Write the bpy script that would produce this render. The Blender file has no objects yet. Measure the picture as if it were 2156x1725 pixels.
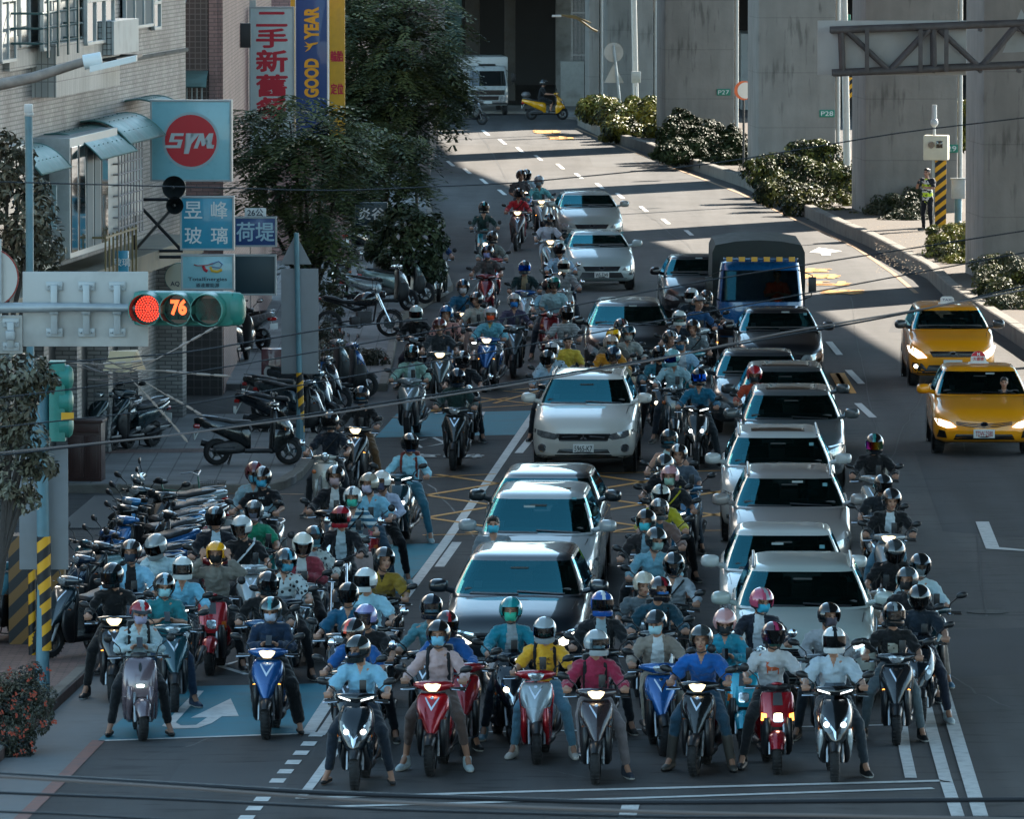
# Street junction with a waiting pack of scooters, built in metres.  Camera, sky, sun first.
import bpy,bmesh,math,random
import numpy as np
from mathutils import Vector,Matrix,noise
from mathutils.bvhtree import BVHTree
random.seed(11)
R=math.radians
SC=bpy.context.scene;COL=SC.collection
# ---------------------------------------------------------------- camera
FPX=16500.0                      # focal length in photo-display pixels (2156 wide)
TH=math.atan(1172.5/FPX)       # downward pitch
HC=10.81*math.cos(TH)          # camera height above the road
cam=bpy.data.cameras.new('camera');camo=bpy.data.objects.new('camera',cam);COL.objects.link(camo)
cam.sensor_width=36;cam.lens=36*FPX/2156;cam.clip_end=5000;cam.clip_start=.5
camo.location=(0,0,HC);camo.rotation_euler=(R(90)-TH,0,0)
cam.dof.use_dof=True;cam.dof.focus_distance=112;cam.dof.aperture_fstop=26
SC.camera=camo
# ---------------------------------------------------------------- world, sun, exposure
SUN_AZ=R(38);SUN_EL=R(28)
w=bpy.data.worlds.new('World');SC.world=w;w.use_nodes=True
nt=w.node_tree;sky=nt.nodes.new('ShaderNodeTexSky');sky.sky_type='NISHITA';sky.sun_disc=False
sky.sun_elevation=SUN_EL;sky.sun_rotation=SUN_AZ;sky.air_density=1.0;sky.dust_density=.3;sky.ozone_density=5.0
hsv=nt.nodes.new('ShaderNodeHueSaturation');hsv.inputs['Hue'].default_value=.472;hsv.inputs['Saturation'].default_value=.82
nt.links.new(sky.outputs[0],hsv.inputs['Color']);nt.links.new(hsv.outputs[0],nt.nodes['Background'].inputs[0]);nt.nodes['Background'].inputs[1].default_value=.076
sl=bpy.data.lights.new('sun','SUN');sl.energy=4.1;sl.angle=R(.5);sl.color=(1,.90,.76)
so=bpy.data.objects.new('sun',sl);COL.objects.link(so)
SUNV=Vector((math.sin(SUN_AZ)*math.cos(SUN_EL),math.cos(SUN_AZ)*math.cos(SUN_EL),math.sin(SUN_EL)))
so.rotation_euler=SUNV.to_track_quat('Z','Y').to_euler();so.location=(0,0,60)
SC.view_settings.view_transform='Standard';SC.view_settings.look='None';SC.view_settings.gamma=1
SC.view_settings.exposure=2.5
SC.cycles.max_bounces=6;SC.cycles.transparent_max_bounces=10;SC.cycles.use_denoising=True
# ---------------------------------------------------------------- where a sight line meets a plane
_ct,_st=math.cos(TH),math.sin(TH)
def ray(x,y):
 u,v=(x-1078)/FPX,-(y-862.5)/FPX
 return Vector((u,_ct+v*_st,-_st+v*_ct))
def G(x,y,h=0.0):
 d=ray(x,y);t=(h-HC)/d.z
 return Vector((0,0,HC))+d*t
def PY(x,y,Y):
 d=ray(x,y);return Vector((0,0,HC))+d*(Y/d.y)
def PX(p):                                             # world -> display pixel
 q=Vector(p)-Vector((0,0,HC));z=q.y*_ct-q.z*_st;v=q.y*_st+q.z*_ct
 return 1078+FPX*q.x/z,862.5-FPX*v/z
# ---------------------------------------------------------------- materials
MATS={}
def M(name,col,rough=.5,metal=0,coat=0,var=0,vs=6,bump=0,bs=60,em=0,emc=None,spec=.5,stretch=None,dirt=0):
 if name in MATS:return MATS[name]
 m=bpy.data.materials.new(name);m.use_nodes=True;MATS[name]=m
 n=m.node_tree.nodes;L=m.node_tree.links;b=n['Principled BSDF']
 c=tuple(col)+(1,)
 b.inputs['Base Color'].default_value=c;b.inputs['Roughness'].default_value=rough
 b.inputs['Metallic'].default_value=metal;b.inputs['Coat Weight'].default_value=coat
 b.inputs['Coat Roughness'].default_value=.04;b.inputs['Specular IOR Level'].default_value=spec
 if em:
  b.inputs['Emission Color'].default_value=tuple(emc or col)+(1,);b.inputs['Emission Strength'].default_value=em
 if var or bump or dirt:
  tc=n.new('ShaderNodeTexCoord');src=tc.outputs['Object']
  if stretch:
   mp=n.new('ShaderNodeMapping');mp.inputs['Scale'].default_value=stretch;L.new(src,mp.inputs[0]);src=mp.outputs[0]
 last=None
 if var:
  no=n.new('ShaderNodeTexNoise');no.inputs['Scale'].default_value=vs;no.inputs['Detail'].default_value=6;no.inputs['Roughness'].default_value=.65
  L.new(src,no.inputs['Vector'])
  mr=n.new('ShaderNodeMapRange');mr.inputs[1].default_value=.3;mr.inputs[2].default_value=.7
  mr.inputs[3].default_value=1-var;mr.inputs[4].default_value=1+var;L.new(no.outputs[0],mr.inputs[0])
  hs=n.new('ShaderNodeHueSaturation');hs.inputs['Color'].default_value=c;L.new(mr.outputs[0],hs.inputs['Value'])
  L.new(hs.outputs[0],b.inputs['Base Color']);last=hs.outputs[0]
  rr=n.new('ShaderNodeMapRange');rr.inputs[1].default_value=.3;rr.inputs[2].default_value=.7
  rr.inputs[3].default_value=max(0,rough-.12);rr.inputs[4].default_value=min(1,rough+.12);L.new(no.outputs[0],rr.inputs[0]);L.new(rr.outputs[0],b.inputs['Roughness'])
 if dirt:
  n2=n.new('ShaderNodeTexNoise');n2.inputs['Scale'].default_value=1.7;n2.inputs['Detail'].default_value=8;L.new(tc.outputs['Object'],n2.inputs['Vector'])
  mr=n.new('ShaderNodeMapRange');mr.inputs[1].default_value=.5;mr.inputs[2].default_value=.68;mr.inputs[4].default_value=dirt;L.new(n2.outputs[0],mr.inputs[0])
  mx=n.new('ShaderNodeMix');mx.data_type='RGBA';mx.inputs[7].default_value=(.09,.075,.06,1);L.new(mr.outputs[0],mx.inputs[0])
  if last:L.new(last,mx.inputs[6])
  else:mx.inputs[6].default_value=c
  L.new(mx.outputs[2],b.inputs['Base Color'])
 if bump:
  no=n.new('ShaderNodeTexNoise');no.inputs['Scale'].default_value=bs;no.inputs['Detail'].default_value=5;L.new(src,no.inputs['Vector'])
  bp=n.new('ShaderNodeBump');bp.inputs['Strength'].default_value=bump;bp.inputs['Distance'].default_value=.02
  L.new(no.outputs[0],bp.inputs['Height']);L.new(bp.outputs[0],b.inputs['Normal'])
 return m
def tiles(name,col,mortar,w_,h_,msize=.012,rough=.5,bump=.4,off=.5,var=.12,along='xz',dirt=.25):
 """brick/tile cladding in object space"""
 if name in MATS:return MATS[name]
 m=M(name,col,rough);n=m.node_tree.nodes;L=m.node_tree.links;b=n['Principled BSDF']
 tc=n.new('ShaderNodeTexCoord');sp=n.new('ShaderNodeSeparateXYZ');L.new(tc.outputs['Object'],sp.inputs[0])
 cb=n.new('ShaderNodeCombineXYZ')
 if along=='xz':
  ad=n.new('ShaderNodeMath');ad.operation='ADD';L.new(sp.outputs[0],ad.inputs[0]);L.new(sp.outputs[1],ad.inputs[1])
  L.new(ad.outputs[0],cb.inputs[0]);L.new(sp.outputs[2],cb.inputs[1])
 else:
  L.new(sp.outputs[0],cb.inputs[0]);L.new(sp.outputs[1],cb.inputs[1])
 br=n.new('ShaderNodeTexBrick');L.new(cb.outputs[0],br.inputs['Vector'])
 br.inputs['Scale'].default_value=1;br.inputs['Brick Width'].default_value=w_;br.inputs['Row Height'].default_value=h_
 br.inputs['Mortar Size'].default_value=msize;br.offset=off;br.inputs['Bias'].default_value=0
 br.inputs['Color1'].default_value=tuple(c*(1-var) for c in col)+(1,);br.inputs['Color2'].default_value=tuple(c*(1+var) for c in col)+(1,)
 br.inputs['Mortar'].default_value=tuple(mortar)+(1,)
 no=n.new('ShaderNodeTexNoise');no.inputs['Scale'].default_value=.9;no.inputs['Detail'].default_value=8;L.new(tc.outputs['Object'],no.inputs['Vector'])
 mr=n.new('ShaderNodeMapRange');mr.inputs[1].default_value=.35;mr.inputs[2].default_value=.7;mr.inputs[3].default_value=1.08;mr.inputs[4].default_value=1-dirt;L.new(no.outputs[0],mr.inputs[0])
 hs=n.new('ShaderNodeHueSaturation');L.new(br.outputs[0],hs.inputs['Color']);L.new(mr.outputs[0],hs.inputs['Value']);L.new(hs.outputs[0],b.inputs['Base Color'])
 bp=n.new('ShaderNodeBump');bp.inputs['Strength'].default_value=bump;bp.inputs['Distance'].default_value=.02;bp.invert=True
 L.new(br.outputs['Fac'],bp.inputs['Height']);L.new(bp.outputs[0],b.inputs['Normal'])
 return m
def glass(name,tint,refl_ior=1.9,rough=.015,gc=(1,1,1)):
 if name in MATS:return MATS[name]
 m=bpy.data.materials.new(name);m.use_nodes=True;MATS[name]=m;n=m.node_tree.nodes;L=m.node_tree.links
 n.remove(n['Principled BSDF']);o=n['Material Output']
 t=n.new('ShaderNodeBsdfTransparent');t.inputs[0].default_value=tuple(tint)+(1,)
 g=n.new('ShaderNodeBsdfGlossy');g.inputs['Roughness'].default_value=rough;g.inputs[0].default_value=gc+(1,)
 f=n.new('ShaderNodeFresnel');f.inputs[0].default_value=refl_ior
 mx=n.new('ShaderNodeMixShader');L.new(f.outputs[0],mx.inputs[0]);L.new(t.outputs[0],mx.inputs[1]);L.new(g.outputs[0],mx.inputs[2]);L.new(mx.outputs[0],o.inputs[0])
 return m
def srgb(h):                                            # '#rrggbb' -> linear
 h=h.lstrip('#');h=''.join(c*2 for c in h) if len(h)==3 else h;v=[int(h[i:i+2],16)/255 for i in (0,2,4)]
 return tuple(c/12.92 if c<=.04045 else ((c+.055)/1.055)**2.4 for c in v)
# ---------------------------------------------------------------- mesh builder
def XF(loc=(0,0,0),rot=(0,0,0),sc=(1,1,1)):
 from mathutils import Euler
 return Matrix.Translation(loc) @ Euler(rot).to_matrix().to_4x4() @ Matrix.Diagonal((*sc,1))
def basis(o,ex,ey,ez):
 m=Matrix.Identity(4)
 for i,e in enumerate((ex,ey,ez)):
  for k in range(3):m[k][i]=e[k]
 for k in range(3):m[k][3]=o[k]
 return m
_txt={}
def text_mesh(s,bold=0.0,cjk=False,spacing=1.0,line=1.0):
 k=(s,bold,spacing,line)
 if k in _txt:return _txt[k]
 c=bpy.data.curves.new('t','FONT');c.body=s;c.offset=bold;c.align_x='CENTER';c.resolution_u=3
 c.space_character=spacing;c.space_line=line
 o=bpy.data.objects.new('t',c);COL.objects.link(o)
 dg=bpy.context.evaluated_depsgraph_get();me=bpy.data.meshes.new_from_object(o.evaluated_get(dg))
 v=[tuple(q.co) for q in me.vertices];f=[tuple(p.vertices) for p in me.polygons]
 bpy.data.objects.remove(o);bpy.data.curves.remove(c);bpy.data.meshes.remove(me)
 if v:
  a=np.array(v);lo,hi=a.min(0),a.max(0);a[:,0]-=(lo[0]+hi[0])/2;a[:,1]-=(lo[1]+hi[1])/2;sz=hi-lo
  v=[tuple(r) for r in a]
 else:sz=(1,1,0)
 _txt[k]=(v,f,sz);return _txt[k]
class MB:
 def __init__(s):s.v=[];s.f=[];s.m=[]
 def add(s,vs,fs,mi=0,X=None):
  b=len(s.v)
  if X is not None:vs=[X @ Vector(v) for v in vs]
  s.v+=[tuple(v) for v in vs];s.f+=[tuple(b+i for i in f) for f in fs];s.m+=[mi]*len(fs)
  return s
 def box(s,c,d,mi=0,X=None,bev=0,rz=0):
  x,y,z=d[0]/2,d[1]/2,d[2]/2
  if bev<=0:
   vs=[(a,b,e) for a in (-x,x) for b in (-y,y) for e in (-z,z)]
   fs=[(0,1,3,2),(4,6,7,5),(0,4,5,1),(2,3,7,6),(0,2,6,4),(1,5,7,3)]
  else:
   bm=bmesh.new();bmesh.ops.create_cube(bm,size=1)
   for v in bm.verts:v.co=Vector((v.co.x*2*x,v.co.y*2*y,v.co.z*2*z))
   bmesh.ops.bevel(bm,geom=list(bm.edges),offset=min(bev,x*.9,y*.9,z*.9),segments=2,affect='EDGES',profile=.6)
   bm.verts.index_update();vs=[tuple(v.co) for v in bm.verts];fs=[tuple(v.index for v in f.verts) for f in bm.faces];bm.free()
  T=Matrix.Translation(c) @ Matrix.Rotation(rz,4,'Z')
  return s.add(vs,fs,mi,T if X is None else X @ T)
 def tube(s,pts,r,n=8,mi=0,X=None,cap=True,flat=1.0):
  P=[Vector(p) for p in pts];rs=r if isinstance(r,(list,tuple)) else [r]*len(P)
  vs=[];fs=[];up=None
  for i,p in enumerate(P):
   d=(P[min(i+1,len(P)-1)]-P[max(i-1,0)])
   d=d.normalized() if d.length>1e-9 else Vector((0,0,1))
   if up is None:up=Vector((0,0,1)) if abs(d.z)<.9 else Vector((0,1,0))
   a=d.cross(up).normalized();b=a.cross(d).normalized();up=b
   for k in range(n):
    t=2*math.pi*k/n;vs.append(p+a*(math.cos(t)*rs[i])+b*(math.sin(t)*rs[i]*flat))
  for i in range(len(P)-1):
   for k in range(n):
    k2=(k+1) % n;fs.append((i*n+k,i*n+k2,(i+1)*n+k2,(i+1)*n+k))
  if cap:fs+=[tuple(range(n))[::-1],tuple((len(P)-1)*n+k for k in range(n))]
  return s.add(vs,fs,mi,X)
 def loft(s,rings,mi=0,X=None,cap=(True,True),closed=True):
  n=len(rings[0]);vs=[p for r_ in rings for p in r_];fs=[]
  for i in range(len(rings)-1):
   for k in range(n if closed else n-1):
    k2=(k+1) % n;fs.append((i*n+k,i*n+k2,(i+1)*n+k2,(i+1)*n+k))
  if cap[0]:fs.append(tuple(range(n))[::-1])
  if cap[1]:fs.append(tuple((len(rings)-1)*n+k for k in range(n)))
  return s.add(vs,fs,mi,X)
 def ell(s,c,r,mi=0,X=None,n=14,m=9,rot=(0,0,0),lat=(-90,90)):
  rings=[]
  for j in range(m+1):
   ph=R(lat[0]+(lat[1]-lat[0])*j/m)
   rings.append([(math.cos(ph)*math.cos(2*math.pi*k/n),math.cos(ph)*math.sin(2*math.pi*k/n),math.sin(ph)) for k in range(n)])
  T=XF(c,rot,r);return s.loft(rings,mi,T if X is None else X @ T,cap=(True,True))
 def lathe(s,prof,n=20,mi=0,X=None,cap=(False,False)):   # prof [(r, x)] around local X axis
  rings=[[(x,r_*math.cos(2*math.pi*k/n),r_*math.sin(2*math.pi*k/n)) for k in range(n)] for r_,x in prof]
  return s.loft(rings,mi,X,cap=cap)
 def prism(s,poly,t,mi=0,X=None):                           # polygon in local xy, extruded t along +z
  n=len(poly);vs=[(x,y,0) for x,y in poly]+[(x,y,t) for x,y in poly]
  fs=[tuple(range(n))[::-1],tuple(n+i for i in range(n))]+[(i,(i+1) % n,n+(i+1) % n,n+i) for i in range(n)]
  return s.add(vs,fs,mi,X)
 def text(s,body,h,X,mi=0,w=None,bold=0,spacing=1.0,line=1.0):
  cjk_=any(ord(c)>9000 for c in body);thick_=h*bold*.9 if cjk_ else 0;bold=0 if cjk_ else bold

  v,f,sz=text_mesh(body,bold,spacing=spacing,line=line)
  if not v:return s
  ky=h/max(sz[1],1e-6);kx=(w/sz[0]) if w else ky
  n_=0
  if thick_:
   for k in range(8):s.add([(a*kx+thick_*math.cos(k*.785),b*ky+thick_*math.sin(k*.785),-.0012*k-.001) for a,b,_ in v],f,mi,X)
  return s.add([(a*kx,b*ky,0) for a,b,_ in v],f,mi,X)
 def build(s,name,mats,parent=None,smooth=40,X=None,kind=None):
  me=bpy.data.meshes.new(name);me.from_pydata(s.v,[],s.f)
  if not isinstance(mats,(list,tuple)):mats=[mats]
  for m in mats:me.materials.append(m)
  if len(mats)>1:me.polygons.foreach_set('material_index',s.m)
  if smooth:
   me.shade_smooth();me.set_sharp_from_angle(angle=R(smooth))
  me.update()
  o=bpy.data.objects.new(name,me);COL.objects.link(o)
  if X is not None:o.matrix_world=X
  if parent:o.parent=parent
  if kind:o['kind']=kind
  return o
 def bvh(s):return BVHTree.FromPolygons(s.v,s.f)
def tag(o,label,cat,group=None,kind=None):
 o['label']=label;o['category']=cat
 if group:o['group']=group
 if kind:o['kind']=kind
 return o
def thing(name,label,cat,loc=(0,0,0),rz=0,group=None):
 o=bpy.data.objects.new(name,None);COL.objects.link(o);o.empty_display_size=.2
 o.location=loc;o.rotation_euler=(0,0,rz);return tag(o,label,cat,group)
def inst(name,me,mats,parent,loc=(0,0,0),rot=(0,0,0)):
 """object sharing mesh data, its materials held on the object"""
 o=bpy.data.objects.new(name,me);COL.objects.link(o)
 if parent:o.parent=parent
 o.location=loc;o.rotation_euler=rot
 for i,m in enumerate(mats):
  if i<len(o.material_slots) and m:o.material_slots[i].link='OBJECT';o.material_slots[i].material=m
 return o
CAR_=0
def proj(mb,poly,bvh,off=.006,d=(0,1,0),cell=.05,mi=0,start=3.0,thick=.004):
 """lay polygon (pairs in the plane across d) on the surface hit along d, standing off it"""
 d=Vector(d).normalized();ax=[0,2] if abs(d.y)>.7 else ([0,1] if abs(d.z)>.7 else [1,2])
 bm=bmesh.new();vs=[]
 for p in poly:
  c=[0,0,0];c[ax[0]]=p[0];c[ax[1]]=p[1];vs.append(bm.verts.new(c))
 try:bm.faces.new(vs)
 except ValueError:bm.free();return
 for a in ax:
  lo=min(v.co[a] for v in bm.verts);hi=max(v.co[a] for v in bm.verts);k=math.ceil(lo/cell)*cell
  while k<hi:
   n=Vector((0,0,0));n[a]=1;co=Vector((0,0,0));co[a]=k
   bmesh.ops.bisect_plane(bm,geom=bm.verts[:]+bm.edges[:]+bm.faces[:],plane_co=co,plane_no=n);k+=cell
 bm.verts.index_update();lastd=None;out=[];miss=[]
 for v in bm.verts:
  o=v.co-d*start;h=bvh.ray_cast(o,d)
  if h[0] is None:
   miss.append(len(out));out.append(v.co.copy());continue
  t=(h[0]-v.co).dot(d);out.append(v.co+d*(t-off));lastd=t if lastd is None else max(lastd,t)
 for i in miss:out[i]=out[i]+d*((lastd or 0)-off)
 n=len(out);fs=[tuple(v.index for v in f.verts) for f in bm.faces]
 mb.add(out,fs,mi)
 be=[e for e in bm.edges if len(e.link_faces)==1];b0=len(mb.v)
 for e in be:
  a,b=e.verts[0].index,e.verts[1].index;A,B=out[a],out[b]
  mb.add([A,B,B+d*(off+thick),A+d*(off+thick)],[(0,1,2,3)],mi)
 bm.free()
def blob(prims,voxel=.012,smooth=3,wr=0,seed=0,wf=9):
 """one continuous surface grown round tapered limbs, ellipsoids and boxes"""
 mb=MB()
 for p in prims:
  if p[0]=='c':
   _,a,b,r0,r1=p[:5];a,b=Vector(a),Vector(b);d=b-a;L_=d.length;fl=p[5] if len(p)>5 else 1
   q=d.to_track_quat('Z','Y').to_matrix().to_4x4();X=Matrix.Translation(a) @ q;n=12
   prof=[(r0*math.sin(t),-r0*math.cos(t)) for t in (.25,.7,1.15,1.571)]+[(r1*math.cos(t),L_+r1*math.sin(t)) for t in (0,.45,.9,1.35)]
   mb.loft([[(r_*math.cos(2*math.pi*k/n),r_*fl*math.sin(2*math.pi*k/n),z) for k in range(n)] for r_,z in prof],0,X)
  elif p[0]=='e':
   X=p[4] if len(p)>4 else None;mb.ell(p[1],p[2],0,X,n=18,m=12,rot=p[3] if len(p)>3 else (0,0,0))
  elif p[0]=='b':
   mb.box(p[1],p[2],0,p[3] if len(p)>3 else None,bev=p[4] if len(p)>4 else .02)
 o=mb.build('tmp',[],smooth=0)
 m=o.modifiers.new('r','REMESH');m.mode='VOXEL';m.voxel_size=voxel;m.use_smooth_shade=True
 if smooth:s=o.modifiers.new('s','SMOOTH');s.iterations=smooth;s.factor=.6
 dg=bpy.context.evaluated_depsgraph_get();me=bpy.data.meshes.new_from_object(o.evaluated_get(dg));old=o.data
 bpy.data.objects.remove(o);bpy.data.meshes.remove(old)
 if wr:
  nv=len(me.vertices);no=[v.normal.copy() for v in me.vertices]
  for i,v in enumerate(me.vertices):
   c=v.co;k=noise.noise(Vector((c.x*wf+seed,c.y*wf,c.z*wf*2.2)))+.6*noise.noise(Vector((c.x*wf*2.3+c.z*11,c.y*wf*2,c.z*wf*1.6+seed)))
   v.co=c+no[i]*(k*wr)
 me.shade_smooth();return me
# ================================================================ vehicles (builders)
def sg(c,e):return math.copysign(abs(c)**e,c)
def ring(z,w,yf,yb,pf=2.0,pb=3.0,n=24,x0=0):
 """horizontal section, front (yf) rounded by power pf, rear (yb) by pb"""
 out=[]
 for k in range(n):
  t=2*math.pi*k/n;c,s_=math.cos(t),math.sin(t);yc=yf*.35+yb*.65 if yf<yb else yf
  e=2/(pf if s_<0 else pb);h=(yc-yf) if s_<0 else (yb-yc)
  out.append((x0+w*sg(c,2/2.6),yc+h*sg(s_,e),z))
 return out
def hring(x,cy,cz,ry,rz,n=16,e=.8):
 return [(x,cy+ry*sg(math.cos(2*math.pi*k/n),e),cz+rz*sg(math.sin(2*math.pi*k/n),e)) for k in range(n)]
BLK=M('black plastic',(.011,.012,.014),.38,var=.3,vs=30)
BLKG=M('gloss black',(.006,.007,.009),.12,coat=1)
TYRE=M('tyre rubber',(.012,.012,.013),.75,var=.3,vs=40,bump=.2)
CHROME=M('chrome',(.75,.77,.8),.08,metal=1)
STEEL=M('dull steel',(.28,.29,.30),.35,metal=1,var=.2,vs=20)
RIMM=M('rim grey',(.10,.105,.11),.35,metal=.7)
SEATM=M('seat vinyl',(.014,.015,.017),.5,bump=.15,bs=220)
ENG=M('engine alloy',(.07,.07,.072),.5,metal=.6,var=.3,vs=25)
MIRR=M('mirror glass',(.5,.53,.56),.03,metal=1)
LENS=M('lens clear',(.42,.45,.47),.1,coat=1,metal=.55,var=.5,vs=55)
LENSD=M('lens smoked',(.05,.055,.06),.06,coat=1)
LIT=M('headlight lit',(1,.9,.7),.2,em=2.2,emc=(1,.80,.50))
LITW=M('led lit',(1,1,1),.2,em=1.1,emc=(.95,1,1))
AMB=M('amber lens',(.55,.12,.01),.15,coat=1)
AMBL=M('amber lit',(1,.35,.05),.2,em=1.1,emc=(1,.34,.05))
TAIL=M('tail lens',(.35,.01,.01),.15,coat=1)
PLATE=M('plate white',(.62,.64,.62),.5)
INK=M('plate ink',(.01,.02,.02),.5)
PAINT={}
def paint(hexc,flake=False):
 if hexc not in PAINT:
  c=srgb(hexc);PAINT[hexc]=M('paint '+hexc,c,.26,metal=.35 if flake else 0,coat=1,var=.06,vs=3)
 return PAINT[hexc]
def wheel_parts(r,wt,rim_r,spokes=5):
 t=MB();prof=[]
 for k in range(13):
  a=math.pi*k/12;prof.append((rim_r+(r-rim_r)*(math.sin(a)**.55),-wt/2*math.cos(a)))
 t.lathe(prof,28)
 for k in range(28):                                           # tread cuts
  a=2*math.pi*k/28
  for s_ in (-1,1):t.box((s_*wt*.22,r*.975*math.cos(a),r*.975*math.sin(a)),(wt*.34,.012,.012),X=None)
 m=MB();m.lathe([(rim_r,-wt*.42),(rim_r*.93,-wt*.3),(rim_r*.9,0),(rim_r*.93,wt*.3),(rim_r,wt*.42)],28)
 for k in range(spokes):
  a=2*math.pi*k/spokes
  m.tube([(0,.03*math.cos(a),.03*math.sin(a)),(0,rim_r*.92*math.cos(a+.25),rim_r*.92*math.sin(a+.25))],[.022,.014],6)
 m.lathe([(.035,-wt*.5),(.035,wt*.5)],10,cap=(True,True))
 m.lathe([(rim_r*.55,wt*.2),(rim_r*.55,wt*.26)],20,cap=(True,True))
 return t,m
_parts={}
def mesh_of(mb,name,nslots=1,smooth=38):
 o=mb.build(name,[BLK]*nslots,smooth=smooth);me=o.data;bpy.data.objects.remove(o);return me
def scooter_parts(ty):
 """list of (name, mesh, slot keys, parent index or None, loc)"""
 if ty in _parts:return _parts[ty]
 P=[]
 def add(name,mb,keys,par=None,loc=(0,0,0)):
  P.append((name,mesh_of(mb,name,len(keys)),keys,par,loc));return len(P)-1
 FW,RW,wr=-.70,.56,.235
 retro=ty in ('gogoro','vespa','box')
 # --- wheels
 t,m=wheel_parts(wr,.115,.15)
 i=add('front_wheel',t,['T'],None,(0,FW,wr));P.append(('rim',mesh_of(m,'rim'),['R'],i,(0,0,0)))
 t,m=wheel_parts(wr,.13,.15)
 i=add('rear_wheel',t,['T'],None,(0,RW,wr));P.append(('rim',mesh_of(m,'rim'),['R'],i,(0,0,0)))
 # --- front fender
 f=MB();rings=[]
 a0,a1=(20,165) if retro else (35,150)
 for k in range(13):
  a=R(a0+(a1-a0)*k/12);rr=wr+(.03 if not retro else .035);wd=(.075 if not retro else .105)*(.72+.28*math.sin(math.pi*k/12))
  ctr=Vector((0,FW-math.cos(a)*rr,wr+math.sin(a)*rr));nrm=Vector((0,-math.cos(a),math.sin(a)))
  rings.append([ctr+nrm*(.018*math.cos(q)-.004)*(1.6 if retro else 1)+Vector((wd*math.sin(q),0,0))-nrm*(.05 if retro else .035)*(abs(math.sin(q))**3) for q in [R(-90+18*j) for j in range(11)]])
 f.loft(rings,0,cap=(False,False),closed=False)
 f.loft([[p-Vector((0,-math.cos(R(a0+(a1-a0)*i_/12)),math.sin(R(a0+(a1-a0)*i_/12))))*.006 for p in r_][::-1] for i_,r_ in enumerate(rings)],0,cap=(False,False),closed=False)
 add('front_fender',f,['A' if retro else ('F')])
 # --- fork
 f=MB()
 for s_ in (-1,1):
  f.tube([(s_*.085,FW,wr),(s_*.085,FW+.10,.52),(s_*.06,FW+.2,.78)],[.022,.026,.024],8)
 add('front_fork',f,['G2'])
 # --- leg shield (dark inner + lower apron)
 f=MB()
 lw=.215 if ty !='gogoro' else .22
 f.loft([ring(z,w_,yf,yb,2.4,3) for z,w_,yf,yb in ((.20,.135,-.43,-.36),(.26,.17,-.47,-.35),(.36,.185,-.50,-.36),(.5,.19,-.50,-.37),(.66,lw-.015,-.50,-.39),(.8,lw,-.49,-.39),(.92,lw-.03,-.47,-.39),(.96,.14,-.46,-.40))])
 for s_ in (-1,1):                                            # side lobes that hug the tyre
  f.loft([ring(z,w_,yf,yb,2,3,x0=s_*x_) for z,w_,yf,yb,x_ in ((.21,.028,-.52,-.42,.125),(.26,.04,-.60,-.42,.135),(.36,.05,-.66,-.42,.135),(.46,.052,-.69,-.42,.13),(.58,.052,-.68,-.42,.13),(.66,.04,-.64,-.42,.13))])
 ls=add('leg_shield',f,['K' if ty !='gogoro' and ty !='vespa' else 'A'])
 # --- front cowl
 f=MB();det=[]
 if ty=='sport':
  prof=((.95,.15,-.47,-.42),(.92,.178,-.53,-.42),(.86,.192,-.58,-.42),(.78,.196,-.625,-.42),(.70,.178,-.66,-.42),(.62,.146,-.69,-.42),(.54,.098,-.725,-.44),(.48,.052,-.75,-.5),(.445,.016,-.755,-.6))
  f.loft([ring(z,w_,yf,yb,1.55,4) for z,w_,yf,yb in prof])
 elif ty=='maxi':
  prof=((.99,.10,-.48,-.40),(.95,.15,-.55,-.40),(.88,.185,-.63,-.40),(.80,.20,-.70,-.40),(.70,.205,-.75,-.40),(.60,.19,-.78,-.42),(.52,.15,-.80,-.46),(.46,.085,-.81,-.6),(.43,.03,-.80,-.66))
  f.loft([ring(z,w_,yf,yb,1.7,4) for z,w_,yf,yb in prof])
 elif ty=='gogoro':
  prof=((1.0,.10,-.44,-.38),(.985,.15,-.49,-.38),(.95,.185,-.53,-.38),(.85,.208,-.575,-.38),(.72,.22,-.60,-.38),(.60,.225,-.61,-.38),(.53,.225,-.605,-.38),(.515,.215,-.59,-.38))
  f.loft([ring(z,w_,yf,yb,3.2,4) for z,w_,yf,yb in prof])
  for s_ in (-1,1):
   f.loft([ring(z,w_,yf,yb,3,3,x0=s_*.185) for z,w_,yf,yb in ((.24,.012,-.45,-.36),(.30,.028,-.52,-.36),(.40,.036,-.575,-.36),(.53,.042,-.60,-.36))])
 elif ty=='vespa':
  prof=((.93,.10,-.47,-.42),(.90,.19,-.52,-.42),(.80,.215,-.55,-.42),(.65,.22,-.56,-.42),(.50,.215,-.56,-.42),(.38,.19,-.54,-.40),(.32,.15,-.50,-.38))
  f.loft([ring(z,w_,yf,yb,3.4,4) for z,w_,yf,yb in prof])
 elif ty=='box':
  prof=((.955,.14,-.45,-.40),(.945,.175,-.50,-.40),(.90,.195,-.53,-.40),(.80,.20,-.56,-.40),(.66,.205,-.60,-.40),(.58,.20,-.61,-.40),(.55,.17,-.60,-.42))
  f.loft([ring(z,w_,yf,yb,3.0,4) for z,w_,yf,yb in prof])
 bv=f.bvh();fc=f
 ci=add('front_cowl',fc,['A'])
 V=lambda pts:[(-x,z) for x,z in pts]
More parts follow.
